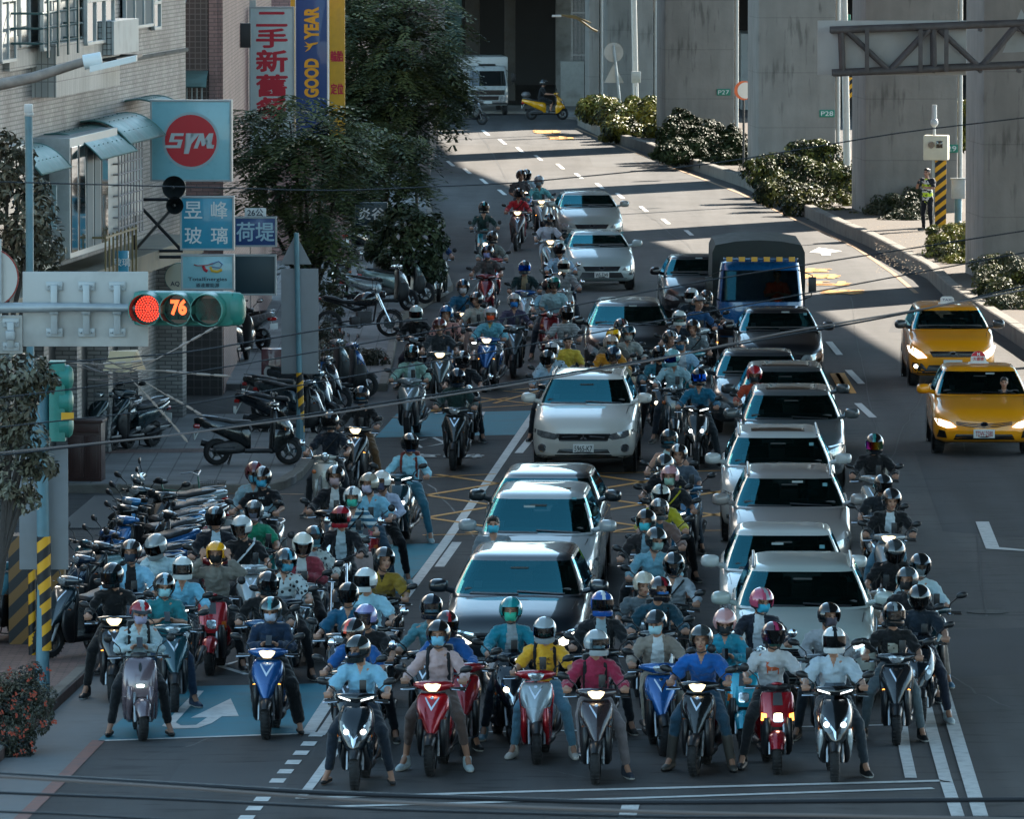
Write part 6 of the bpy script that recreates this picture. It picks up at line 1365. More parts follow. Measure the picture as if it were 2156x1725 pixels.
RD('B',1655,330,'person in pale lavender shirt with white decorated helmet',None,None,hel='open',hc='#c4c4c0',mask='#5a5a72',top='#a9b0c4',style='shirt',pants='#101316',shoe='#9ab0b4',leg='left',dz=.03,arm='hold')
RD('B',1215,730,'person with matt red helmet, black jacket over white t-shirt, on a black roadster',None,None,hel='full',hc='#8c1a26',vis='dark',mask='#5a8ea4',top='#0d1016',style='open',inner='#9fb2b8',pants='#14181c')
RD('B',920,930,'person in pale patterned shirt with glossy black helmet, left cluster',('sport','#3a4448'),'dark grey scooter under the pale patterned shirt rider',hel='open',hc='#101820',hs='#5a8a98',vis='clear',mask='#6fb0c0',top='#a3aca8',style='open',tk='floral',inner='#8d979b',pants='#26303a')
RD('B',800,1035,'person in red jacket with cream helmet holding a phone',('maxi','#8f9a9c'),'silver scooter under the red-jacketed rider with phone',hel='open',hc='#c0c2b8',vis='clear',top='#8a3440',style='open',inner='#b9c0c0',pants='#14171b',arm='phone',pitch=14)
RD('B',615,1180,'person in white patterned polo and blue mask, dark open helmet',('maxi','#16202a',dict(lit=0)),'dark scooter with chrome trim under the white patterned polo rider',hel='open',hc='#14242c',hs='#3f8fa8',mask='#3f8fa8',top='#b0bcbe',style='shirtshort',tk='floral',pants='#191c20',leg='left')
RD('C',240,245,'person in black jumper with red collar and black full helmet, left cluster',('sport','#1c4c74'),'blue scooter under the black full-helmeted rider',hel='full',hc='#1a1f22',vis='dark',mask='#601820',top='#0c0e10',style='long',pants='#101316',leg='left',pitch=8)
RD('C',310,545,'person in navy jumper with white mask using a phone on the blue scooter',('sport','#14508c',dict(lit=1,amb=1)),'blue scooter with lit lamps on the blue waiting box',hel='open',hc='#0f2226',hs='#1f7f86',mask='#a9b8cc',top='#122840',style='long',pants='#101316',pstyle='wide',shoe='#101214',sstyle='flat',arm='phone',leg='left',pitch=14)
RD('C',1200,372,'person in petrol blue polo with black strap, dark visor helmet',('sport','#1b2024'),'dark scooter under the petrol blue polo rider',hel='open',hc='#141c1e',vis='dark',top='#14506c',style='shirtshort',pants='#1b2026',strap='sling')
RD('C',1420,265,'person in light blue t-shirt with white full helmet',('vespa','#1b2226',dict()),'dark scooter with round chrome mirrors under the white full helmet',hel='full',hc='#c2cacb',vis='dark',top='#8fbccc',style='short',pants='#1b2026',dx=.15)
RD('B',1640,1180,'unmasked man in mustard shirt with black collar, matt black helmet',('maxi','#15181a'),'black scooter under the mustard shirt rider',hel='open',hc='#181e20',top='#8a6f22',style='shirtshort',inner='#101214',pants='#14181c',dx=.05)
RD('C',1412,640,'woman in black top with lilac helmet and clear visor',('vespa','#20282c'),'dark scooter under the lilac-helmeted rider',hel='open',hc='#8b88b8',hs='#a3a0c4',vis='clear',top='#101216',style='short',pants='#1b2026')
RD('C',1300,775,'person in royal blue shirt and jeans, black helmet with red-orange stripe',('sport','#1b2228'),'black scooter with wide mirrors behind the front left rider',hel='open',hc='#1a1d20',hs='#e04a30',top='#14508c',style='short',pants='#33586e',leg='left',pitch=22)
RD('4',655,512,'person in faded blue shirt and khaki trousers with navy helmet, beside the dark car',('sport','#20262a'),'grey scooter at the left fender of the dark car',hel='full',hc='#101a24',vis='clear',mask='#8fb8c4',top='#4f8a96',style='shirt',tk='denim',pants='#6a6a5c',shoe='#1d3048',leg='left')
RD('4',745,575,'person in blue jacket with red and black full helmet and goggles',('sport','#8f1420'),'red scooter close behind the pink blouse rider',hel='full',hc='#231a1d',hs='#8e1a20',vis='dark',top='#14508c',style='jacket',pants='#243850',shoe='#101214',leg='left',dx=.2)
RD('4',1130,520,'man in teal raincoat over grey collar, teal helmet and green mask',('maxi','#12202a',dict(lit=1)),'dark scooter with lit lamp angled in front of the dark car',hel='open',hc='#147a80',hs='#1c8f90',mask='#2fae8c',top='#14788a',style='open',inner='#8d979b',pants='#1c2430',shoe='#5b7f90',leg='right',turn=14,dx=-.1)
RD('4',1655,500,'person in black jacket with blue, white and red full helmet',('sport','#15191c'),'black scooter behind the crimson jacket rider',hel='full',hc='#1c4f98',hs='#c4c8cc',vis='dark',top='#14181c',style='open',inner='#8fa4ac',pants='#1b2026',strap='backpack')
# ---- middle line between the two car queues
RD('E',665,800,'person in dark teal jacket with red-streaked racing helmet and blue mask',('maxi','#1a2024'),'black scooter with tall tinted screen, behind the beige jacket rider',hel='full',hc='#1c1a1e',hs='#7a1c26',mask='#1f5f9c',top='#123a48',style='jacket',pants='#1b2026',strap='backpack')
RD('E',495,680,'unmasked elderly man in grey t-shirt with cream helmet',('sport','#2a2f33'),'dark scooter under the elderly rider in grey t-shirt',hel='open',hc='#a8a294',hs='#b9b4a4',top='#4c565c',style='short',pants='#26303a',yaw=8)
RD('E',832,500,'person in white shirt with diagonal black strap and dark mask',('sport','#22282c'),'dark scooter under the white shirt and diagonal strap',hel='open',hc='#20282c',vis='clear',mask='#1c2634',top='#9fa8b0',style='shirt',pants='#14181c',strap='sling',shoe='#4f7684',leg='left')
RD('E',620,210,'person in pale blue denim shirt with matt black helmet and grey mask',('sport','#15191c'),'black scooter under the pale blue denim shirt rider',hel='open',hc='#1b2426',mask='#7f9c98',top='#79aebf',style='shirt',tk='denim',pants='#1b2026')
RD('D',580,1265,'person in black jacket with glossy black helmet and cyan mask',('sport','#1b2024'),'black scooter beside the silver van',hel='open',hc='#12181a',mask='#39aab8',top='#1d1a1c',style='open',inner='#6f8f9c',pants='#14181c')
RD('D',735,1115,'unmasked person in brown jacket over teal with clear visor',('maxi','#8f8f8c'),'silver scooter under the brown jacket rider',hel='full',hc='#3a3f42',hs='#a3a8a8',vis='clear',top='#6b544c',style='open',inner='#1a4656',pants='#14181c')
RD('D',755,905,'person in yellow raincoat with black and white helmet',('sport','#15506c'),'dark blue scooter under the yellow raincoat rider',hel='open',hc='#a3a8a0',hs='#14181b',vis='dark',top='#a39a20',style='jacket',pants='#14181c',pitch=12)
RD('D',880,700,'person in black top with pink helmet and pale green mask',('maxi','#14405c',dict(lit=2)),'dark blue scooter with bright running lights in the middle line',hel='open',hc='#a87c80',mask='#86a898',top='#14171b',style='short',pants='#14181c',shoe='#101214',leg='left',strap='sling',strapc='#a39a20')
RD('D',825,515,'person in black t-shirt with dark helmet bowed, middle line',('sport','#15191c'),'black scooter under the bowed rider in the middle line',hel='open',hc='#23282a',top='#0e1014',style='short',pants='#14181c',pitch=30)
RD('D',985,385,'unmasked man in slate t-shirt with glossy helmet, middle line',('sport','#125070'),'blue scooter under the slate t-shirt rider',hel='open',hc='#14181b',hs='#a3acb0',top='#4a5662',style='short',pants='#22303c',yaw=-8,dx=.15)
RD('D',860,240,'person in white vest with bare arms, clear visor, near the silver car',('sport','#c0c6c8'),'patterned white scooter under the bare-armed rider',hel='full',hc='#1a2a30',vis='clear',mask='#39a0b8',top='#9fc0c4',style='tank',pants='#26303a')
RD('F',1355,1010,'person in teal shirt with blue mirrored visor on a black sports scooter',('maxi','#1c2022',dict(lit=2,B='#101416')),'black sports scooter with v-shaped running lights, middle line',hel='full',hc='#14181c',vis='blue',top='#14607c',style='shirt',pants='#262d32',shoe='#101214',leg='left')
RD('F',895,710,'person in open denim jacket over black with black full helmet',('maxi','#171c20',dict(lit=1)),'black scooter with two round lit lamps beside the white car',hel='full',hc='#1a1e22',vis='dark',top='#2a6f80',style='open',tk='denim',inner='#0c0e10',pants='#101316',shoe='#101214',leg='right')
RD('F',1070,775,'person in pale shirt with silver helmet and blue mirrored visor',('vespa','#3a4448'),'dark scooter with chrome parts beside the denim jacket rider',hel='full',hc='#6fa0a4',vis='blue',top='#8fb0b8',style='shirt',pants='#26303a')
RD('F',1165,610,'person in white and blue jacket with dark cap helmet and blue mask',('sport','#12707c'),'turquoise scooter in the thick of the middle line',hel='half',hc='#1c2226',mask='#14506c',top='#8fb4cc',style='open',inner='#b9c4cc',pants='#1b2026')
RD('F',1015,560,'unmasked person in camouflage-grey top with brown helmet',('sport','#1b2024'),'black scooter beside the dark van bumper',hel='open',hc='#26201e',hs='#8d979b',top='#4c5250',style='short',tk='floral',pants='#1b2026')
RD('F',1290,405,'man in grey t-shirt with dark strap and dark brown helmet',('maxi','#14707a',dict()),'black and turquoise scooter under the grey t-shirt man',hel='open',hc='#22201f',top='#5c666a',style='short',pants='#14181c',strap='sling')
RD('F',1120,320,'person in navy polo with white helmet and pale green mask',('sport','#1a2a3a'),'navy scooter beside the dark van headlamp',hel='full',hc='#bfc8c4',vis='clear',mask='#9cc4b4',top='#10202e',style='shirtshort',pants='#14181c')
RD('F',1345,145,'person in bright blue v-neck with silver cap helmet',('sport','#b4bcbe'),'white scooter in front of the blue lorry',hel='half',hc='#7d8284',top='#14446c',style='long',inner='#c49a86',pants='#101316',leg='left')
RD('F',1285,45,'person with white helmet low beside the blue lorry',('sport','#1b2024'),'black scooter left of the blue lorry',hel='full',hc='#a9b0b0',vis='dark',top='#1b2a34',style='jacket',pants='#14181c')
RD('F',1440,60,'person in black with glossy dark helmet beside the blue lorry',('maxi','#15191c',dict(amb=1)),'black scooter at the lorry bumper with orange signal',hel='full',hc='#2a2e30',vis='clear',top='#12181e',style='long',pants='#14181c')
RD('2',575,665,'person in orange jumper with red helmet squeezed between two cars',('sport','#2a2024'),'scooter squeezed between the two dark cars',hel='open',hc='#9c1c26',mask='#20262a',top='#9c3a20',style='long',pants='#1b2026')
RD('F',335,620,'person in orange-yellow jacket with cream helmet and blue mask',('sport','#1b2024'),'black scooter behind the white car under the orange jacket',hel='open',hc='#a39488',mask='#5f9cb4',top='#b07418',style='jacket',pants='#1b2026')
RD('F',368,525,'person with bright yellow helmet in front of the dark van',('sport','#2a2e30'),'grey scooter in front of the dark van, hidden by riders',hel='open',hc='#e0a818',top='#5c5a54',style='short',pants='#1b2026')
RD('F',450,410,'person in brown-grey top with dark helmet by the dark van lamp',('sport','#15191c'),'black scooter by the dark van lamp',hel='open',hc='#202426',hs='#6a4a4a',vis='clear',top='#4a4846',style='short',pants='#1b2026',yaw=20)
RD('F',530,500,'person in off-white shirt with dark teal helmet beside the yellow helmet',('sport','#20262a'),'dark scooter right of the orange jacket rider',hel='open',hc='#123640',mask='#8f9490',top='#8f938f',style='shirt',pants='#33586e',leg='left')
RD('F',385,735,'person in beige jacket with dark blue helmet just behind the white car',('maxi','#22282c'),'dark scooter hugging the tail of the white car',hel='open',hc='#1a2a3a',vis='clear',top='#8f8466',style='jacket',pants='#4a463c')
RD('1',1470,612,'person in white-blue shirt with grey peaked helmet left behind the white car',('sport','#20262a'),'dark scooter left behind the white car',hel='open',hc='#2a2f32',vis='dark',top='#8fa8b8',style='shirt',pants='#1b2026')
RD('1',1492,560,'person with black-patterned white helmet behind the white car',('sport','#8f9a9c'),'pale scooter behind the white car roof',hel='full',hc='#a9a8a8',hs='#2a1e24',vis='dark',top='#9fb4c0',style='shirt',tk='floral',pants='#1b2026')
RD('1',1592,500,'bareheaded passenger in yellow t-shirt',None,None,hel='hair',top='#c4a83c',style='short',pants='#1b2026',arm='lap',dz=.06,leg='board',pitch=14)
RD('1',1570,345,'man in thin-striped t-shirt with dark brown helmet',('sport','#8f9a9c'),'silver-green scooter under the striped t-shirt man',hel='open',hc='#2a2422',vis='dark',top='#a3a8a8',style='short',tk='stripe',pants='#26303a')
RD('1',1465,168,'unmasked young rider in pale blue t-shirt on a red retro scooter',('vespa','#6d1018'),'red retro scooter with number plate in front',hel='open',hc='#14161a',hs='#5a1a20',top='#7fb0c4',style='short',pants='#26303a')
RD('1',1503,160,'passenger in pale shirt with teal helmet behind the red retro scooter',None,None,hel='open',hc='#1c6a60',vis='clear',top='#8fb0b8',style='short',pants='#26303a',arm='lap',dz=.05,leg='board')
RD('1',1565,32,'person in black and white striped jacket with white helmet',('vespa','#a9b2b0'),'cream silver scooter left of the silver saloon',hel='full',hc='#b9bfb4',vis='dark',top='#a3a8a8',style='jacket',tk='stripe',inner='#14161a',pants='#3a4048',leg='left')
RD('G',1700,300,'person in pale blue shirt with dark helmet by the silver saloon',('vespa','#6a5a4c',dict(lit=1)),'brown retro scooter by the silver saloon mirror',hel='open',hc='#161a22',vis='dark',top='#8fb0c8',style='shirt',pants='#26303a')
RD('G',1290,515,'person in dark green jacket over beige with blue mirrored visor',('sport','#a9b8bc',dict(B='#14508c')),'white-fronted scooter with blue handlebar cover',hel='full',hc='#3a4448',vis='blue',top='#0f2c2e',style='open',inner='#9a8c70',pants='#14181c',leg='board')
RD('G',1170,890,'person in purple-grey shirt with silver helmet and blue mask',('sport','#444c50'),'large grey-silver scooter between the blue one and the white car',hel='open',hc='#a3a6a4',hs='#8a8886',mask='#1f70b4',top='#3c3a50',style='shirt',pants='#1b2026',leg='board',dx=-.02)
RD('G',890,1035,'person in sky blue and yellow jacket with orange mask and silver helmet',('sport','#14508c',dict(lit=1,amb=1)),'vivid blue scooter with lit lamps moving up the middle lane',hel='open',hc='#a9adb0',mask='#d84a1c',top='#5fa0b0',style='jacket',inner='#b0a468',pants='#26303a',leg='board')
RD('G',745,855,'unmasked man in off-white t-shirt with glossy streaked helmet',('gogoro','#8c7f7a',dict(lit=2)),'beige electric scooter with oval lamp left of the vivid blue scooter',hel='open',hc='#1b2024',hs='#a3a8a8',top='#a3a49c',style='short',pants='#26303a',leg='board')
RD('G',580,745,'person in petrol t-shirt with strap and white mask',('sport','#3c2c24',dict(lit=1)),'brown scooter with glowing lamp behind the blue-helmeted rider',hel='open',hc='#12242c',hs='#1c4c6c',mask='#b9b8bc',top='#1b5470',style='short',pants='#26303a',strap='sling')
RD('G',865,340,'person in grey t-shirt with lilac mask behind a tall screen',('maxi','#6d1420',dict(A2='#6d1420')),'dark red scooter with tall tinted screen',hel='open',hc='#141a20',hs='#3a5a78',mask='#8f98c8',top='#4a4848',style='short',pants='#26303a',leg='board')
RD('G',915,165,'person in grey shirt over dark vest with glossy helmet, riding behind the grey t-shirt',('maxi','#8f1a1c'),'bright red scooter half hidden behind the dark red one',hel='full',hc='#2a2e30',vis='clear',top='#6a706c',style='open',inner='#2a1c20',pants='#26303a',leg='board')
# ---- far arrivals
RD('T',935,1345,'person in dark green shirt with teal-glinting helmet riding up, far left lane',('box','#14606a',dict(lit=1)),'teal scooter with lit lamp, farthest left',hel='full',hc='#121a1c',hs='#1c7f80',vis='dark',top='#16302e',style='shirt',pants='#14181c',leg='board')
RD('T',1155,1237,'person in red shirt with dark strap riding up',('sport','#5a5254',dict(lit=1)),'silver-grey scooter with lit lamp under the red shirt rider',hel='open',hc='#20201e',vis='dark',top='#a31824',style='shirt',pants='#701620',leg='board',strap='sling')
RD('T',1290,1172,'person in aqua shirt with silver helmet riding up',('sport','#b4bcbc',dict(lit=1,amb=1)),'white scooter with lit lamp under the aqua shirt rider',hel='open',hc='#8f9498',mask='#6a7a80',top='#5fa0a4',style='shirt',pants='#6a7a7c',leg='board')
RD('T',1205,1117,'person in pale t-shirt with black and silver helmet, farthest of the riders',('sport','#1a4c80',dict(lit=1)),'blue scooter carrying two people, farthest away',hel='full',hc='#12161a',hs='#8d979b',vis='dark',top='#9fb4c0',style='short',pants='#26303a',leg='board')
RD('T',1170,1137,'dark-helmeted passenger on the farthest scooter',None,None,hel='open',hc='#2a2624',top='#4a4648',style='short',pants='#26303a',arm='lap',leg='board',dz=.03)
RD('T',1345,1412,'bare-legged person in white t-shirt and shorts riding up',('sport','#7c8486',dict(lit=1)),'silver scooter with lit lamp under the bare-legged rider',hel='open',hc='#14161a',mask='#26262a',top='#a9a8b0',style='short',pants='#8a8f98',pstyle='shorts',leg='board')
RD('G',290,145,'person in blue t-shirt on an electric scooter half hidden by the blossoming tree',('gogoro','#4c5650',dict(lit=2)),'grey-green electric scooter beside the blossoming tree',hel='half',hc='#16262a',top='#143c6c',style='short',pants='#14181c',pstyle='shorts',leg='right',strap='sling')
RD('1',815,345,'woman with glossy blue helmet and pink flowered shirt with rucksack',('box','#1b3a5c'),'dark blue scooter under the pink flowered shirt',hel='open',hc='#14507c',top='#b07c74',style='short',tk='floral',pants='#1b2026',strap='backpack')
RD('G',310,1180,'person in charcoal t-shirt with reddish helmet on a lit silver scooter',('sport','#4c5456',dict(lit=1)),'silver-fronted black scooter with lit lamp by the planter',hel='open',hc='#5a2c2c',top='#2c3034',style='short',pants='#26303a',leg='both',pitch=10)
RD('1',622,330,'person in black jacket with white helmet beside the kerbed planter',('sport','#15191c'),'black scooter nearest the kerbed planter',hel='full',hc='#a9b8b4',vis='dark',top='#0f1214',style='jacket',pants='#2a2430')
RD('1',595,577,'person in pale green open shirt over white t-shirt with lanyard',('sport','#7a8284'),'silver-grey scooter rolling across the blue box',hel='full',hc='#14181b',hs='#4a9aa8',vis='clear',top='#7fa094',style='open',inner='#a3bcc4',pants='#26303a',leg='board',dx=.02)
RD('1',925,615,'person in black polo behind the grinning-v scooter, leg out',('vespa','#15191c'),'black scooter with round parts behind the dark green jacket rider',hel='full',hc='#1a1416',hs='#8d979b',vis='dark',top='#0e1218',style='shirtshort',pants='#182028',leg='left',shoe='#3a3a3a',dx=.12)
RD('1',880,755,'person in dark green jacket with green mask and blue-black helmet',('sport','#1b2224',dict(B='#22282a')),'black scooter with bright chevron leading across the blue box',hel='full',hc='#14202c',vis='dark',mask='#1d4a46',top='#16302e',style='jacket',pants='#14181c',leg='board')
RD('1',270,872,'person in black t-shirt and brown trousers with blue mask',('sport','#15181a',dict(lit=1,amb=1)),'black scooter with lit lamp beside the corner kerb',hel='full',hc='#14202a',vis='clear',mask='#3fa0c4',top='#0c0e10',style='long',pants='#5a4026',shoe='#2a2a2a',leg='left')
RD('1',75,1025,'person in navy t-shirt with grey face shield on a silver retro scooter',('vespa','#a3a39c'),'silver retro scooter with rain sheet by the corner kerb',hel='full',hc='#161a1e',vis='dark',top='#101a26',style='short',pants='#1b2026',leg='both',strap='sling')
RD('1',575,1165,'person in sky blue hoodie with brown straps and jeans',('maxi','#12343c',dict(lit=2)),'teal and black scooter under the sky blue hoodie',hel='open',hc='#15181b',hs='#a3acb0',vis='dark',mask='#1c3c70',top='#86bccc',style='long',pants='#2f6678',shoe='#8fa8ac',leg='left',strap='backpack',strapc='#6a3028',turn=-8,dx=-.1)
p=head_pos('1',1115,1680,1.62);person((p.x,p.y,0),0,'bareheaded man in grey hoodie and blue mask standing between two cars',hel='hair',mask='#39a0b8',top='#6c767c',style='shirt',pants='#26303a',arm='down',leg='stand',group='people on foot')
# motorcycle of the red-helmeted rider, and the yellow maxi scooter crossing far away
p=head_pos('B',1215,730);motorcycle((p.x,p.y,0),R(-2),'black roadster with round chrome lamp and hanging shopping bag','#14161a','scooters waiting at the light',True)
p=G(1148,252);scooter('maxi',(p.x,p.y,0),R(92),'yellow scooter with top case crossing sideways at the far end','#e0a010',A2='#e0a010',B='#e0a010',A_flake=False)
person((p.x,p.y,0),R(92),'person in black on the yellow scooter crossing at the far end',hel='open',hc='#2a2e30',vis='dark',top='#0c0d10',style='short',pants='#14161a',pstyle='shorts',leg='board')
q=MB();q.ell((0,.78,1.02),(.2,.19,.13),n=20);q.ell((0,.78,1.05),(.202,.192,.02),n=20);o=q.build('top_case',M('case grey',(.12,.12,.13),.3,coat=1));o.location=(p.x,p.y,0);o.rotation_euler=(0,0,R(92));tag(o,'rounded top case on the tail of the yellow scooter','luggage case')
# ---- parked two-wheelers
def park(ty,x,y,rz,label,a,tile=None,sub=None,**kw):
 if 'row' in label or 'packed' in label:rz+=jr.uniform(-18,18);kw['steer']=jr.uniform(-10,35);x+=jr.uniform(-12,12);y+=jr.uniform(-6,6)
 if tile:x,y=dp(tile,x,y)
 p=G(x,y);h=.135 if kw.pop('kerb',0) else 0;return scooter(ty,(p.x,p.y,h),R(rz),label,a,group='parked scooters',lean=kw.pop('lean',jr.uniform(1,6)),steer=kw.pop('steer',12),**kw)
park('sport',712,1250,-28,'parked dark teal scooter nearest the wooden cabinet','#26383c','L',kerb=1)
park('sport',850,1235,-34,'parked dark teal scooter, right one of the pair by the cabinet','#20343a','L',kerb=1)
park('maxi',1590,1345,97,'parked black scooter side-on in front of the slim striped pole','#101618','L',kerb=1,steer=0,lean=3)
for i,(x,y,rz,ty,c,lb) in enumerate(((600,925,70,'sport','#101820','rear'),(625,905,74,'sport','#1a2c34','second'),(610,885,68,'maxi','#0f1416','third'),(650,868,70,'sport','#16202a','farthest'))):
 park(ty,x,y,rz,'%s of the dark scooters packed beside the slim striped pole' % lb,c,kerb=0)
park('sport',700,838,105,'parked blue scooter with its nose out past the slim pole','#14508c',steer=0);park('sport',668,830,108,'parked scooter with pale panel behind the blue one at the slim pole','#6a8088',steer=0)
for i,(x,y,rz,ty,c,lb) in enumerate(((330,1165,-72,'sport','#12262c','farthest black scooter of the row at the grate'),(322,1190,-68,'sport','#1c6c9c','bright blue scooter second in the row at the grate'),(305,1215,-72,'maxi','#101a20','black scooter third in the row at the grate'),(300,1243,-66,'sport','#185c94','blue scooter fourth in the row at the grate'),(282,1272,-70,'maxi','#154a7c','deep blue scooter fifth in the row at the grate'),(262,1300,-66,'sport','#14242c','dark scooter sixth in the row at the grate'),(235,1332,-68,'sport','#103048','nearest scooter of the row at the grate'),(345,1140,-72,'sport','#8a9698','silver-nosed scooter at the back of the row'),(385,1188,-60,'maxi','#101418','black scooter tucked in at the right end of the row'),(225,1290,-50,'box','#2a6a78','teal boxy scooter left in the row'),(405,1225,-76,'sport','#1c242a','dark scooter right behind the pack, end of the row'))):
 park(ty,x,y,rz,lb,c)
park('sport',172,1400,-30,'parked black scooter between the striped pole and the waiting pack','#1c2c34',kerb=1,steer=-25);park('sport',5,1365,-12,'parked pale blue scooter cut by the left edge','#4f8a9c',kerb=1);park('box',165,1300,-60,'parked white and teal scooter behind the grey sign back','#8fb0b4',kerb=1)
park('sport',520,748,-140,'parked scooter with pale front by the shop corner post','#8a9498',kerb=1);park('maxi',503,775,165,'parked dark scooter with big wheel at the corner post','#1a1c20',kerb=1)
p=G(755,722);motorcycle((p.x,p.y,.13),R(100),'black naked motorcycle side-on on the pavement above the planter','#0c1216','parked scooters',lean=4)
park('sport',800,668,104,'parked silver scooter just behind the naked motorcycle','#8c9498',kerb=1,steer=0);park('sport',835,652,104,'parked silver and green scooter nearest the tree stake','#7f9290',kerb=1,steer=0);park('vespa',706,650,20,'parked dark brown scooter at the far tree pit','#2c2226',kerb=1)
park('sport',770,560,150,'parked dark scooter under the feathery tree, left','#101820',kerb=1);park('maxi',808,555,140,'parked dark scooter under the feathery tree, right','#14202c',kerb=1)
park('sport',982,262,60,'parked scooter at the far left beside the white lorry','#14161a',kerb=0)
park('maxi',745,500,150,'parked dark scooter beneath the dark lettered sign','#101216',kerb=1)
# ---- cars
def car_at(kind,x,g,dz,label,color,**kw):p=G(x,g);return car(kind,(p.x,p.y,0),R(dz),label,color,**kw)
car_at('suv',1692,1492,-1.6,'pale grey-green car at the front of the right queue, slim led lamps','#a3aca6',W=1.855,H=1.69,name='suv',drl=1,detail='plain',rails=1,driver=1)
car_at('sedan',1652,1378,-1.5,'white car second in the right queue','#b9bcb8',W=1.78,H=1.56,name='hatchback')
car_at('suv',1664,1250,-1.5,'taupe silver car third in the right queue, driver visible','#8a8480',W=1.80,H=1.66,name='suv',rails=1,detail='plain')
car_at('suv',1640,1150,-1.4,'white car with dark roof window, fourth in the right queue','#b0b4b2',W=1.82,H=1.68,name='suv',rails=1,sunroof=True,detail='crv')
car_at('suv',1668,1040,-1.4,'grey car with dark roof window, fifth in the right queue','#4c5254',W=1.82,H=1.66,name='suv',sunroof=True,detail='crv')
car_at('suv',1655,980,-1.4,'dark grey car sixth in the right queue, roof just showing','#3a4042',W=1.80,H=1.66,name='suv',sunroof=True)
car_at('sedan',1597,918,-1.2,'dark saloon with bright bonnet, left of the right queue','#2a3034',W=1.76,H=1.48,name='saloon_car')
car_at('sedan',1643,812,-.5,'black saloon in front of the blue lorry','#0a0d12',W=1.80,H=1.48,name='saloon_car')
car_at('sedan',1476,680,1,'dark car hidden behind the left side of the blue lorry','#0c1218',W=1.75,H=1.48,name='saloon_car')
car_at('suv',1078,1462,-3.2,'dark blue-grey car at the front of the left queue','#101a22',W=1.855,H=1.68,name='suv',detail='crv',sunroof=False,lit=1)
car_at('mpv',1122,1306,-3.0,'silver van second in the left queue','#8f9698',W=1.76,H=1.70,name='van',sunroof=True)
car_at('suv',1137,1240,-3.0,'dark car behind the silver van, only its roof showing','#1c2428',W=1.78,H=1.60,name='suv')
car_at('suv',1228,1002,-2.6,'white car with plate 5965-K7 and three-diamond badge','#c3c2bc',W=1.80,H=1.68,name='suv',detail='outlander',plate='5965-K7',rails=1,sunroof=True)
car_at('mpv',1322,810,-.8,'dark van behind the yellow-helmeted riders','#14191c',W=1.79,H=1.62,name='van',plate=None,lit=0)
car_at('sedan',1267,614,2.5,'silver saloon with plate W5-3249','#9aa6a6',W=1.70,H=1.42,name='saloon_car',plate='W5-3249')
car_at('sedan',1246,520,3.4,'silver-beige saloon farthest back in the left queue','#8f938e',W=1.80,H=1.46,name='saloon_car',plate='A3-5509')
SW=M('sign body white',(.75,.75,.73),.4);SR=M('sign red',(.62,.012,.03),.4)
car_at('sedan',2072,962,-1.0,'yellow taxi with plate TDW-2580 and red crown roof sign','#f09a06',W=1.82,H=1.53,name='taxi',flake=False,detail='corolla',plate='TDW-2580',plate_red=True,lit=1,roofsign=(SW,'大都會',SR,.07,SR),cat='taxi',low=False)
car_at('mpv',2006,818,-.2,'yellow taxi with black bumper behind the front taxi','#f09a06',W=1.745,H=1.60,name='taxi',flake=False,plate_red=True,lit=2,low=1,roofsign=(SW,'TAXI',M('sign navy',(.02,.03,.15),.5),.045),cat='taxi',side_paint='#3a4044')
